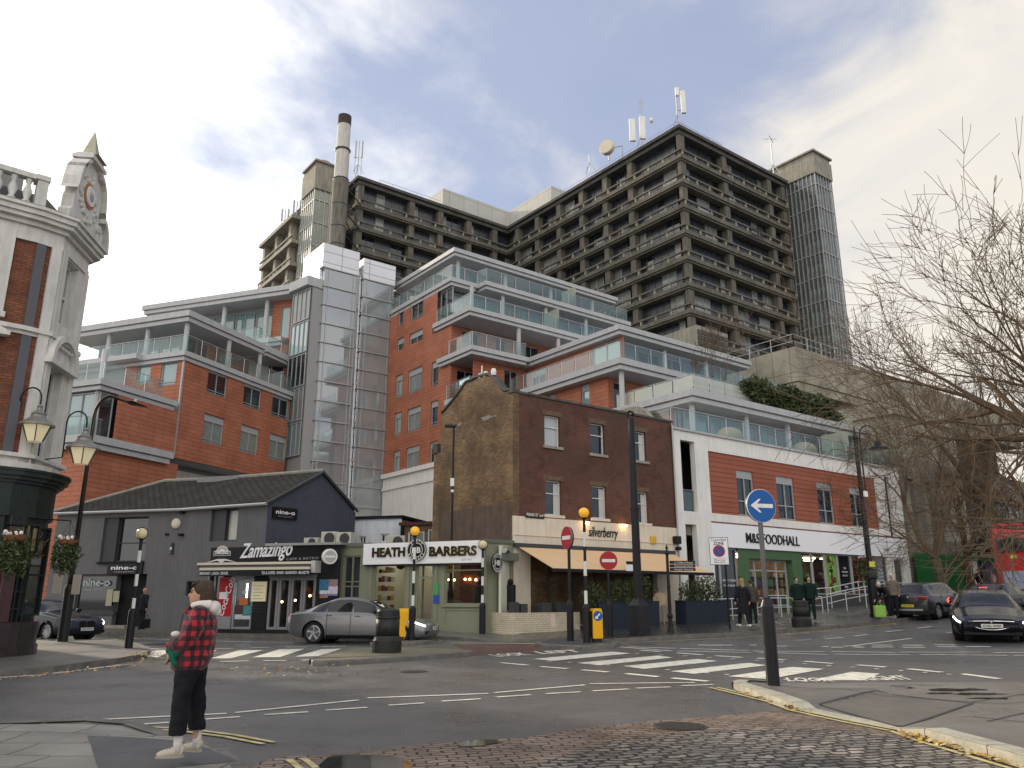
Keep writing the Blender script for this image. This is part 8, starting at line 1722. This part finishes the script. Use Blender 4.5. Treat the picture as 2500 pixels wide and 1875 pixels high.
# ================================================================== PEOPLE
def remesh(o, vox, it=4):
    m = o.modifiers.new('remesh', 'REMESH'); m.mode = 'VOXEL'; m.voxel_size = vox; m.use_smooth_shade = True
    s = o.modifiers.new('smooth', 'SMOOTH'); s.iterations = it; s.factor = .6; return o
def folds(o, size, st):
    t = bpy.data.textures.new('cloth_folds', 'CLOUDS'); t.noise_scale = size; t.noise_depth = 1; d = o.modifiers.new('folds', 'DISPLACE'); d.texture = t; d.strength = st; d.mid_level = .5; d.texture_coords = 'LOCAL'; return o
def loft(mb, secs, n=16):
    """secs: (x, y, z, rx, ry) ellipses stacked along z"""
    vs = [V3((x+math.cos(2*math.pi*j/n)*rx, y+math.sin(2*math.pi*j/n)*ry, z)) for x, y, z, rx, ry in secs for j in range(n)]
    k = len(secs); return mb.add(vs, [(i*n+j, i*n+(j+1) % n, (i+1)*n+(j+1) % n, (i+1)*n+j) for i in range(k-1) for j in range(n)]+[tuple(range(n))[::-1], tuple(range((k-1)*n, k*n))])
def limb(mb, pts, rs, n=12):
    for a, b, r0, r1 in zip(pts[:-1], pts[1:], rs[:-1], rs[1:]): mb.tube([a, b], [r0, r1], n); mb.ball(b, r1, n, 8)
    return mb.ball(pts[0], rs[0], n, 8)
def hand(mb, w, d, side, s=1.0, curl=.4, palm_n=None):
    """palm and five bent fingers from wrist w along d"""
    d = V3(d).normalized(); n = V3(palm_n or (0, side, 0)).normalized(); a = d.cross(n).normalized(); w = V3(w)
    mb.tube([w, w+d*.04*s, w+d*.085*s], [.024*s, .034*s, .030*s], 10)
    for i, L in enumerate((.068, .078, .072, .058)):
        b = w+d*.08*s+a*(i-1.5)*.019*s; k1 = b+(d-n*curl*.5).normalized()*L*.5*s; k2 = k1+(d-n*curl*1.6).normalized()*L*.5*s; mb.tube([b-d*.02*s, b, k1, k2], [.0095*s, .0095*s, .0085*s, .0065*s], 7)
    t0 = w+d*.03*s-a*.028*s; t1 = t0+(d*.6-a*.8-n*.3).normalized()*.035*s; mb.tube([t0+a*.015*s, t0, t1, t1+(d-n*.4).normalized()*.028*s], [.013*s, .012*s, .010*s, .008*s], 7)
skin = mat('skin', (.42, .25, .17), .55); hairm = mat('brown_hair', (.05, .032, .022), .6, var=.3, scale=20)
def plaid():
    m = bpy.data.materials.new('red_black_plaid'); m.use_nodes = True; N = m.node_tree.nodes; L = m.node_tree.links; b = N['Principled BSDF']; b.inputs['Roughness'].default_value = .95; b.inputs['Sheen Weight'].default_value = .2
    tc = N.new('ShaderNodeTexCoord'); sp = N.new('ShaderNodeSeparateXYZ'); L.new(tc.outputs['Object'], sp.inputs[0])
    def Mx(op, a, c=None, d=None):
        n = N.new('ShaderNodeMath'); n.operation = op
        for i, v in enumerate((a, c, d)):
            if v is not None:
                if isinstance(v, (int, float)): n.inputs[i].default_value = v
                else: L.new(v, n.inputs[i])
        return n.outputs[0]
    nz = N.new('ShaderNodeTexNoise'); nz.inputs['Scale'].default_value = 6; L.new(tc.outputs['Object'], nz.inputs['Vector'])
    wob = Mx('MULTIPLY', nz.outputs[0], .03)
    def st(v): return Mx('SMOOTH_MIN', Mx('MAXIMUM', Mx('MULTIPLY', Mx('SINE', Mx('MULTIPLY', Mx('ADD', v, wob), 66)), 3.5), -1), 1.0, .1)
    a = st(sp.outputs[2]); c = st(Mx('ADD', sp.outputs[0], Mx('MULTIPLY', sp.outputs[1], .55)))
    f = Mx('MULTIPLY_ADD', Mx('ADD', a, c), .25, .5); r = N.new('ShaderNodeValToRGB'); L.new(f, r.inputs[0]); r.color_ramp.elements[0].color = (.010, .006, .008, 1); r.color_ramp.elements[0].position = .08; e = r.color_ramp.elements.new(.5); e.color = (.07, .006, .010, 1); r.color_ramp.elements[2].color = (.36, .012, .024, 1); r.color_ramp.elements[2].position = .95; L.new(r.outputs[0], b.inputs['Base Color'])
    n2 = N.new('ShaderNodeTexNoise'); n2.inputs['Scale'].default_value = 90; L.new(tc.outputs['Object'], n2.inputs['Vector']); n3 = N.new('ShaderNodeTexNoise'); n3.inputs['Scale'].default_value = 11; n3.inputs['Detail'].default_value = 3; L.new(tc.outputs['Object'], n3.inputs['Vector'])
    bp = N.new('ShaderNodeBump'); bp.inputs['Strength'].default_value = .9; bp.inputs['Distance'].default_value = .02; L.new(Mx('ADD', Mx('MULTIPLY', n2.outputs[0], .3), n3.outputs[0]), bp.inputs['Height']); L.new(bp.outputs[0], b.inputs['Normal']); return m
def main_person():
    T = thing('person', 'person in red and black checked jacket, white hood and cropped black trousers', 'person', (0, 0, 0))
    b = MB(); v = V3
    # head, neck, arms and shins as one body
    b.ball((-.055, 0, 1.535), (.094, .074, .115), 20, 14); b.ball((-.015, 0, 1.49), (.06, .056, .075), 16, 10); b.ball((.012, 0, 1.447), (.032, .034, .026), 12, 8)
    b.tube([v((.028, 0, 1.548)), v((.058, 0, 1.512)), v((.05, 0, 1.50))], [.009, .014, .011], 8); b.ball((.036, 0, 1.478), (.016, .024, .007), 10, 6); b.ball((.034, 0, 1.466), (.015, .021, .007), 10, 6); b.ball((.024, 0, 1.565), (.02, .055, .012), 12, 6); b.ball((-.07, .074, 1.52), (.018, .01, .03), 8, 6); b.ball((-.07, -.074, 1.52), (.018, .01, .03), 8, 6)
    limb(b, [v((-.075, 0, 1.30)), v((-.07, 0, 1.38)), v((-.06, 0, 1.46))], [.06, .055, .052]); limb(b, [v((.03, .13, 1.10)), v((.16, .09, 1.00))], [.035, .026]); limb(b, [v((.02, -.16, 1.12)), v((.13, -.03, 1.08))], [.035, .026]); b.tube([v((-.07, 0, 1.32)), v((-.06, 0, .95))], .05, 10); b.tube([v((-.06, 0, 1.25)), v((.03, .13, 1.10))], .035, 8); b.tube([v((-.06, 0, 1.25)), v((.02, -.16, 1.12))], .035, 8)
    limb(b, [v((-.05, .07, .95)), v((.015, .09, .5)), v((.005, .09, .05))], [.06, .05, .034]); limb(b, [v((-.05, -.07, .95)), v((-.1, -.16, .5)), v((-.135, -.2, .06))], [.06, .05, .034])
    hand(b, (.165, .088, .995), (.02, -.05, -.9), 1, 1.05, .7, (-1, .3, 0)); hand(b, (.135, -.03, 1.075), (.5, .4, -.5), -1, 1.0, .8, (0, 0, 1))
    remesh(b.build('body', skin, T, smooth=True), .006, 3)
    e = MB()
    for s in (1, -1): e.ball((.026, s*.034, 1.541), (.011, .014, .008), 10, 6)
    e.build('eyes', mat('eye_dark', (.02, .015, .012), .2), T, smooth=True); br = MB(); [br.tube([v((.034, s*.018, 1.563)), v((.03, s*.038, 1.568)), v((.014, s*.056, 1.562))], .005, 5) for s in (1, -1)]; br.build('eyebrows', hairm, T)
    h = MB(); r_ = random.Random(5); h.ball((-.085, 0, 1.572), (.108, .094, .098), 20, 14); h.ball((-.13, 0, 1.50), (.082, .085, .10), 18, 12)
    for s in (1, -1): h.ball((-.10, s*.07, 1.52), (.045, .024, .085), 12, 8)
    for i in range(34):
        q = r_.uniform(-1.2, 1.2); s = r_.choice((1, -1)); x0 = -.09+r_.uniform(-.08, .02); y0 = s*r_.uniform(.03, .085); h.tube([v((x0, y0*.5, 1.655+r_.uniform(-.02, .005))), v((x0+r_.uniform(-.03, .03), y0, 1.58)), v((x0-.03+r_.uniform(-.04, .03), y0*1.1, 1.43+r_.uniform(0, .05)))], [.012, .014, .007], 6)
    for i in range(9): y = -.05+i*.0125; h.tube([v((-.04, y*.7, 1.66)), v((.015, y, 1.63)), v((.038, y*1.1, 1.588+.01*(i % 3)))], [.014, .012, .006], 6)
    remesh(h.build('hair', hairm, T, smooth=True), .006, 2)
    # jacket
    j = MB(); loft(j, [(-.015, 0, .80, .155, .215), (-.03, 0, .86, .18, .235), (-.055, 0, .98, .185, .235), (-.075, 0, 1.12, .18, .225), (-.085, 0, 1.25, .165, .225), (-.085, 0, 1.33, .135, .20), (-.07, 0, 1.385, .095, .125), (-.06, 0, 1.415, .07, .085)], 22)
    limb(j, [v((-.09, .185, 1.325)), v((-.075, .235, 1.22)), v((-.02, .25, 1.10)), v((.07, .19, 1.045)), v((.165, .11, 1.035))], [.092, .088, .082, .072, .058]); limb(j, [v((-.08, -.185, 1.325)), v((-.05, -.25, 1.14)), v((.05, -.16, 1.08)), v((.12, -.06, 1.085))], [.088, .08, .065, .052])
    j.ball((.03, 0, 1.36), (.05, .09, .05), 12, 8); j.ball((.12, .0, .84), (.045, .12, .05), 12, 8); j.tube([v((.02, .08, 1.41)), v((.07, .03, 1.35))], .022, 8)
    for z in (.93, 1.04, 1.15): j.ball((-.20, .06, z), (.045, .13, .05), 12, 8)
    folds(remesh(j.build('jacket', plaid(), T, smooth=True), .009, 4), .09, .035); z = MB(); z.tube([v((.155, .0, .80)), v((.165, .0, .9)), v((.13, 0, 1.1)), v((.095, 0, 1.33))], .006, 5); z.build('zip', dframe, T)
    w = MB(); wm = mat('fleece_white', (.62, .58, .54), .95, bump=.6, bscale=60, var=.08); pts = [v((.01, .07, 1.415)), v((-.07, .105, 1.425)), v((-.16, .10, 1.42)), v((-.215, .0, 1.40)), v((-.16, -.10, 1.42)), v((-.05, -.1, 1.42))]; w.tube(pts, [.028, .038, .05, .06, .05, .035], 12); w.ball((-.205, .03, 1.385), (.065, .10, .07), 14, 10); w.ball((-.235, .0, 1.35), (.05, .08, .05), 14, 10); remesh(w.build('hood', wm, T, smooth=True), .008, 4)
    # trousers
    t = MB(); tm = mat('black_cord', (.008, .009, .012), .8, bump=.5, bscale=30); loft(t, [(-.02, 0, .76, .14, .185), (-.045, 0, .86, .15, .19), (-.05, 0, .95, .13, .17)], 18)
    for (x0, y0, x1, y1, x2, y2, zb) in ((-.02, .095, .015, .10, .02, .10, .20), (-.06, -.095, -.10, -.16, -.125, -.2, .21)): loft(t, [(x2, y2, zb, .086, .10), (x2*.95, y2*.98, zb+.02, .088, .102), ((x1+x2)/2, (y1+y2)/2, .36, .084, .098), (x1, y1, .52, .088, .10), ((x0+x1)/2, (y0+y1)/2, .66, .10, .11), (x0, y0, .80, .125, .12), (x0, y0, .84, .12, .115)], 16)
    folds(remesh(t.build('trousers', tm, T, smooth=True), .009, 3), .12, .028)
    for i, (x, y, yaw) in enumerate(((.005, .09, .08), (-.135, -.2, -.5))):
        s = MB(); c, n_ = math.cos(yaw), math.sin(yaw); f = lambda a, bb, z: v((x+a*c-bb*n_, y+a*n_+bb*c, z)); so = MB(); so.tube([f(-.005, 0, .05), f(0, 0, .14), f(0, 0, .24)], [.05, .042, .044], 12); so.build('sock', wm, T, smooth=True)
        s.tube([f(-.055, 0, .045), f(0, 0, .055), f(.07, 0, .045), f(.14, 0, .033), f(.185, 0, .028)], [.038, .046, .042, .038, .022], 12); s.ball(f(-.04, 0, .075), (.034, .036, .04), 12, 8); s.tube([f(.0, 0, .085), f(.07, 0, .06)], [.036, .026], 10)
        sm = mat('shoe_leather', (.42, .38, .31), .45, var=.12, scale=12); o = remesh(s.build('shoe', sm, T, smooth=True), .006, 3); q = MB(); n = 18; P = [f(.062+math.cos(2*math.pi*k/n)*.135, math.sin(2*math.pi*k/n)*(.047-.006*math.cos(2*math.pi*k/n)), 0) for k in range(n)]; q.extr(P, (0, 0, .022)); q.build('sole', mat('sole_pale', (.30, .27, .22), .8), T)
        l = MB(); [l.tube([f(.03+k*.022, -.022, .10-k*.012), f(.045+k*.022, .022, .10-k*.012)], .004, 4) for k in range(4)]; l.build('laces', dframe, T)
    p = gnd(437, 1851, .12); T.location = (p.x-.03, p.y+.06, .13); T.rotation_euler = (0, 0, math.pi+.22); T.scale = (.93, .90, .955)
    g = MB(); g.ball((.0, 0, 0), (.06, .05, .04), 12, 8); g.tube([V3((-.02, -.03, -.02)), V3((.03, -.04, -.09)), V3((.05, -.02, -.12))], [.03, .025, .012], 8); g.ball((-.06, .03, .03), (.045, .04, .035), 10, 7); g.ball((.04, -.01, .03), (.03, .03, .03), 8, 6); gp = remesh(g.build('green_hat', mat('bottle_green_wool', (.008, .09, .05), .95, bump=.8, bscale=50), None, smooth=True), .008, 3); gp.location = (p.x-.10, p.y-.10, .13+.91); tag(gp, 'bundled dark green woollen item held against the checked jacket', 'hat')
    k = MB(); k.ball((0, 0, 0), (.05, .035, .03), 10, 7); k = remesh(k.build('white_tissue', wm, None, smooth=True), .008, 2); k.location = (p.x-.16, p.y+.02, .13+1.085); tag(k, 'small white bundle held at the waist above the green item', 'cloth')
main_person()
def person(label, pos, face, h, coat, trou, hair, long=False, bend=0.0, walk=.0, bald=False, skirtz=.9, group=None, shoes=None, vox=.016):
    T = thing('person', label, 'person', (0, 0, 0), group); v = V3; s = h/1.72; b = MB()
    hx = bend*.55; hz = 1.60-bend*.38; sx = bend*.36; sz = 1.40-bend*.26
    b.ball((hx, 0, hz), (.092, .075, .12), 14, 10); b.ball((hx+.085, 0, hz-.02), (.018, .014, .02), 8, 6); b.tube([v((sx, 0, sz)), v((hx, 0, hz-.05))], .05, 8); b.tube([v((sx, 0, sz)), v((0, 0, .9))], .07, 8)
    legs = ((walk*.22, .09), (-walk*.22, -.09))
    for x, y in legs: limb(b, [v((0, y, .9)), v((x*.4+.02, y, .48)), v((x, y, .07))], [.075, .05, .035], 8); b.tube([v((x-.05, y, .04)), v((x+.17, y*1.1, .03))], [.04, .03], 8)
    for y in (1, -1): 
        e = v((sx*.7-.04+walk*.08*y, y*.24, sz-.30)); w = v((sx+.04+bend*.25+walk*.14*y, y*.23, sz-.52)); b.tube([v((sx, 0, sz-.03)), v((sx, y*.17, sz-.03)), e, w], .03, 7); hand(b, w, (.1+bend, 0, -1), y, 1.0, .5)
    remesh(b.build('body', skin, T, smooth=True), vox*.75, 2)
    c = MB(); zb = .45 if long else skirtz-.08; loft(c, [(0, 0, zb, .15, .21), (0, 0, .95, .14, .19), (sx*.5, 0, (sz+.95)/2, .13, .19), (sx*.95, 0, sz-.08, .12, .20), (sx, 0, sz+.02, .085, .12), (sx, 0, sz+.06, .055, .06)], 14)
    for y in (1, -1):
        e = v((sx*.7-.04+walk*.08*y, y*.25, sz-.30)); w = v((sx+.04+bend*.25+walk*.14*y, y*.235, sz-.50)); limb(c, [v((sx, y*.175, sz-.04)), e, w], [.075, .06, .045], 9)
    folds(remesh(c.build('coat', coat, T, smooth=True), vox, 3), .12, .04)
    t = MB(); 
    for x, y in legs: limb(t, [v((0, y, .92)), v((x*.4+.02, y, .50)), v((x-.01, y, .12))], [.105, .08, .06], 9)
    remesh(t.build('trousers', trou, T, smooth=True), vox, 2)
    q = MB(); q.ball((hx-.02, 0, hz+.03), (.10, .085, .10) if not bald else (.088, .083, .06), 14, 10)
    if hair.name.startswith('blond'): q.ball((hx-.06, 0, hz-.12), (.055, .075, .14), 12, 8)
    if not bald: q.build('hair', hair, T, smooth=True)
    sh = MB(); 
    for x, y in legs: sh.tube([v((x-.07, y, .045)), v((x+.02, y, .06)), v((x+.19, y*1.1, .035))], [.045, .05, .03], 9)
    sh.build('shoes', shoes or blackm, T, smooth=True)
    for o in T.children_recursive: pass
    T.scale = (s, s, s); T.location = pos; T.rotation_euler = (0, 0, math.atan2(face[1], face[0])); return T
dk = mat('dark_coat_cloth', (.014, .014, .02), .9, bump=.3); gr_ = mat('paramedic_green', (.006, .018, .014), .85); ol = mat('olive_coat', (.07, .06, .04), .9); gy = mat('grey_brown_coat', (.14, .12, .10), .9); blond = mat('blond_hair', (.32, .22, .11), .7); whh = mat('white_hair', (.5, .48, .44), .8); dkh = mat('dark_hair', (.015, .012, .01), .6); dtr = mat('dark_trousers', (.012, .013, .017), .9)
def onp(px, py, z): p = atZ(px, py, z); return (p.x, p.y, z)
person('bald man in a dark coat walking away past the grey restaurant wall', onp(343, 1537, .26), (.35, .9), 1.72, dk, dtr, whh, skirtz=.85, walk=.6, bald=True)
bp = onp(355, 1518, .75); tag(remesh(MB().box((bp[0]-.02, bp[1]-.2, .55), (bp[0]+.22, bp[1]-.08, .85)).tube([(bp[0]+.02, bp[1]-.14, .85), (bp[0]+.1, bp[1]-.14, 1.0), (bp[0]+.18, bp[1]-.14, .85)], .015, 6).build('handbag', blackm, None), .012, 1), 'black bag hanging beside the bald man in the dark coat', 'bag')
person('blond woman in a long black padded coat and white shoes outside the food shop', onp(1818, 1530, .55), (-.3, .95), 1.70, dk, dtr, blond, long=True, walk=.8, shoes=white)
person('person in an olive brown coat just behind the blond woman', onp(1840, 1523, .6), (.1, .95), 1.64, ol, dtr, hairm, walk=.5)
person('ambulance worker with glasses in dark green standing behind the black bin', onp(1952, 1513, .66), (.1, -1), 1.76, gr_, gr_, dkh, walk=.3, group='ambulance crew in green')
person('taller ambulance worker in dark green walking beside the bin', onp(1983, 1513, .66), (-.2, -1), 1.80, gr_, gr_, dkh, walk=.7, group='ambulance crew in green')
person('older man in a grey-brown coat standing by the black lamp post', onp(2187, 1504, .82), (-.6, -.8), 1.74, gy, dtr, whh)
person('white-haired person in black bending down towards a green shopping bag', onp(2172, 1505, .80), (-.95, -.3), 1.70, dk, dtr, whh, bend=.75, walk=.4)
gp = onp(2150, 1507, .82); tag(remesh(MB().box((gp[0]-.22, gp[1]-.1, gp[2]), (gp[0]+.2, gp[1]+.1, gp[2]+.44)).tube([(gp[0]-.1, gp[1], gp[2]+.42), (gp[0]-.03, gp[1], gp[2]+.62), (gp[0]+.08, gp[1], gp[2]+.42)], .02, 6).build('shopping_bag', mat('lime_bag', (.22, .42, .07), .6, bump=.4), None), .02, 3), 'bulging lime green shopping bag standing by the lamp post', 'bag')
person('dim figure in dark clothes left of the purple poster', tuple(ST.p(38.2, -1.2, 1.75)), (.8, .5), 1.7, dk, dtr, dkh); person('second dim figure right of the purple poster by the shelter', tuple(ST.p(41.4, -1.2, 1.8)), (-.8, .5), 1.7, dk, dtr, dkh)
# ================================================================== TREES
bark = mat('mossy_bark', (.085, .072, .045), .9, var=.4, scale=3, bump=.8, bscale=12); twigm = mat('bare_twigs', (.12, .085, .055), .85)
def grow(mb, p, d, L, r, dep, rn, up=.10, minr=.007, spread=.75, ends=None):
    n = 5 if dep > 2 else (4 if dep > 0 else 3); path = [p]; rs = [r]; pts = []
    for i in range(n):
        d = (d+V3((rn.gauss(0, .11), rn.gauss(0, .11), rn.gauss(0, .10)+up*.5))).normalized(); p = p+d*(L/n); path.append(p); rs.append(max(minr*.75, r*(1-.62*(i+1)/n))); pts.append((p, V3(d), rs[-1]))
    mb.tube(path, rs, 7 if dep > 3 else (5 if dep > 1 else 3), False)
    if dep <= 0: return
    k = {5: 5, 4: 5, 3: 4, 2: 4, 1: 4}.get(dep, 4)
    for i in range(k):
        q, dd, rr = pts[min(n-1, int(rn.uniform(.25, 1)*n))] if i else pts[-1]
        a = dd.orthogonal().normalized(); b = dd.cross(a); t = rn.random()*6.283 if rn.random() < .6 else rn.choice((0, 3.14)); o = (a*math.cos(t)+b*math.sin(t)); s = spread*rn.uniform(.6, 1.2) if i else .25
        grow(mb, q, (dd+o*s).normalized(), L*rn.uniform(.52, .80), max(minr, rr*rn.uniform(.55, .75)), dep-1, rn, up, minr, spread)
def tree(label, base, trunk, limbs, seed, dep=4, minr=.008, group=None, name='bare_tree', spread=.75, up=.1):
    T = thing(name, label, 'tree', tuple(base), group); rn = random.Random(seed); tr = MB(); base = V3(base); pts = [base+V3(p) for p, r in trunk]; rs = [r for p, r in trunk]; tr.tube([pts[0]-V3((0, 0, .3))]+pts, [rs[0]*1.25]+rs, 12); tr.build('trunk', bark, T, smooth=True)
    cr = MB(); c2 = MB(); 
    for (i, d, L, r) in limbs: grow(cr, pts[i], V3(d).normalized(), L, r, dep, rn, up, minr, spread)
    cr.build('crown', [twigm], T, norm=False, smooth=True); return T
zt_ = lambda u, v: (ST.p(u, v, 0).x, ST.p(u, v, 0).y)
x, y = zt_(30.4, -2.4); z = 1.15
t1 = tree('bare street tree with a forked trunk in front of the green boards', (x, y, z), [((0, 0, 0), .36), ((-.1, 0, 1.4), .30), ((-.25, 0, 2.7), .27)], [(2, (-.55, -.1, .85), 4.4, .17), (2, (.35, 0, .95), 4.6, .18), (2, (-.9, -.2, .45), 3.8, .11), (1, (.8, .3, .8), 3.6, .10), (2, (0, -.4, 1), 4.6, .13)], 3, 4, .012, 'bare street trees')
x, y = zt_(38.5, -4.0)
t2 = tree('large leaning bare tree behind the red bus', (x, y, 1.7), [((0, 0, 0), .55), ((-.6, 0, 2.6), .46), ((-1.9, 0, 6.0), .38)], [(2, (-.7, 0, .9), 6.0, .26), (2, (.3, -.1, 1), 6.2, .26), (1, (.8, .2, .8), 5.2, .18), (2, (-1, -.3, .35), 5.0, .15), (2, (.8, -.4, .6), 5.0, .15)], 9, 4, .014, 'bare street trees')
def leftward(px, py, Y, b): q = atY(px, py, Y); return tuple(q-V3(b))
B3 = (14.4, 18.6, .1); hb = [((0, 0, 0), .42), ((0, 0, 2.6), .36), ((-.1, 0, 4.6), .32)]
o3 = V3(B3)+V3((-.1, 0, 4.6))
lb = [(2, leftward(2080, 840, 18.0, o3), 3.5, .2), (2, leftward(2150, 915, 17.4, o3), 3.2, .10), (2, leftward(2260, 600, 18.5, o3), 3.5, .14), (2, leftward(2420, 420, 19.0, o3), 3.8, .14), (2, leftward(2220, 1020, 18.5, o3), 2.7, .09), (2, (.5, .1, 1), 3.4, .12), (1, leftward(2280, 1080, 20, o3), 3.0, .09), (2, leftward(2330, 720, 20.5, o3), 3.1, .11), (2, (.9, -.3, .5), 3, .12), (2, leftward(2160, 720, 19.0, o3), 3.2, .11)]
t3 = tree('big mossy bare tree whose limbs reach in from the right edge', B3, hb, lb, 21, 4, .008, 'bare street trees', spread=.95, up=.03)
for i, (u, v, z, sc, rz, lb_) in enumerate(((36.0, -1.5, 1.5, .95, 1.2, 'bare tree close behind the forked one, right of the green boards'), (47, -2.5, 2.1, 1.25, 2.6, 'tall bare tree farthest up the street at the right edge'), (44, -5.5, 2.0, 1.0, 4.0, 'bare tree behind the arched sign bracket'))):
    c = copy_tree(t1); c['label'] = lb_; q = ST.p(u, v, z); c.location = q; c.rotation_euler = (0, 0, rz); c.scale = (sc, sc, sc)
# terrace planting
tm_ = 1
for i, (u, v, a, c, n, lb_) in enumerate(((21.0, 3.4, 1.5, .75, 1500, 'leafy dark shrub at the left end of the roof terrace hedge'), (24.3, 3.5, 1.7, .8, 1700, 'densest dark shrub in the middle of the terrace hedge'), (27.6, 3.5, 1.6, .65, 1500, 'lower shrub at the right end of the terrace hedge'))):
    T = thing('terrace_shrub', lb_, 'shrub', tuple(ST.p(u, v, 12.8)), 'shrubs on the roof terrace'); m = MB(); leafcloud(m, (u, v-.7, 13.9), (a, .7, c), n, 60+i, .15, ST, .3); leafcloud(m, (u+.6, v-.8, 13.3), (a, .5, .6), n, 70+i, .15, ST, .3); m.build('foliage', leafm, T, norm=False)
    s = MB(); [s.tube([ST.p(u+k*.3, v, 12.8), ST.p(u+k*.45, v, 13.9)], .03, 4) for k in (-3, -1, 1, 3)]; s.build('stem', bark, T)
T = thing('terrace_shrub', 'small green bush at the right end of the topmost balconies', 'shrub', tuple(ST.p(27, 22.2, 22.3)), 'shrubs on the roof terrace'); m = MB(); leafcloud(m, (28.2, 22.6, 26.2), (.8, .6, .8), 500, 5, .1, ST); m.build('foliage', leafm, T, norm=False)
for i, (u, v, hh, lb_) in enumerate(((17.3, 3.2, 3.4, 'thin bare birch on the terrace above the brick building'), (18.6, 3.3, 4.2, 'taller thin bare birch on the terrace left of the dark shrubs'), (15.9, 3.4, 2.0, 'low bare sapling near the left corner of the terrace'))):
    q = ST.p(u, v, 12.8); tree(lb_, tuple(q), [((0, 0, 0), .05), ((0, 0, hh*.35), .04)], [(1, (.1, 0, 1), hh*.5, .03), (1, (-.4, 0, 1), hh*.42, .022), (1, (.4, .1, 1), hh*.42, .022)], 30+i, 3, .008, 'bare saplings on the terrace', up=.25)
# terrace furniture glimpsed through the glass
for (u, lb_) in ((16.4, 'round-backed wicker chair on the lower glass-fronted terrace'), (23.6, 'beige covered seat on the lower terrace behind the glass')):
    q = ST.p(u, 1.6, 9.66); T = thing('terrace_chair', lb_, 'chair', tuple(q)); MB().ball((q.x, q.y, q.z+.55), (.75, .6, .55), 16, 8).build('shell', mat('wicker', (.36, .30, .2), .8), T, smooth=True); MB().lathe(q, [(.5, 0), (.5, .15)], 14).build('seat', white, T)
for x_, y_, r_m, lb_ in ((380, 1573, .55, 'round dark manhole cover in the side road behind the person'), (1660, 1775, .30, 'small iron cover in the reddish brick setts'), (1010, 1640, .28, 'small iron cover in the middle of the road')):
    p = gnd(x_, y_); z = G(p.x, p.y)+(.012 if y_ > 1700 else .006); T = thing('manhole_cover', lb_, 'manhole cover', (p.x, p.y, z), 'iron covers in the road'); MB().lathe((p.x, p.y, z), [(r_m*1.12, 0), (r_m*1.12, .003)], 26).build('rim', m_joint, T); MB().lathe((p.x, p.y, z+.003), [(r_m, 0), (r_m, .004)], 26).build('plate', mat('cast_iron', (.035, .03, .027), .5, var=.5, scale=30, bump=.8, bscale=60), T)
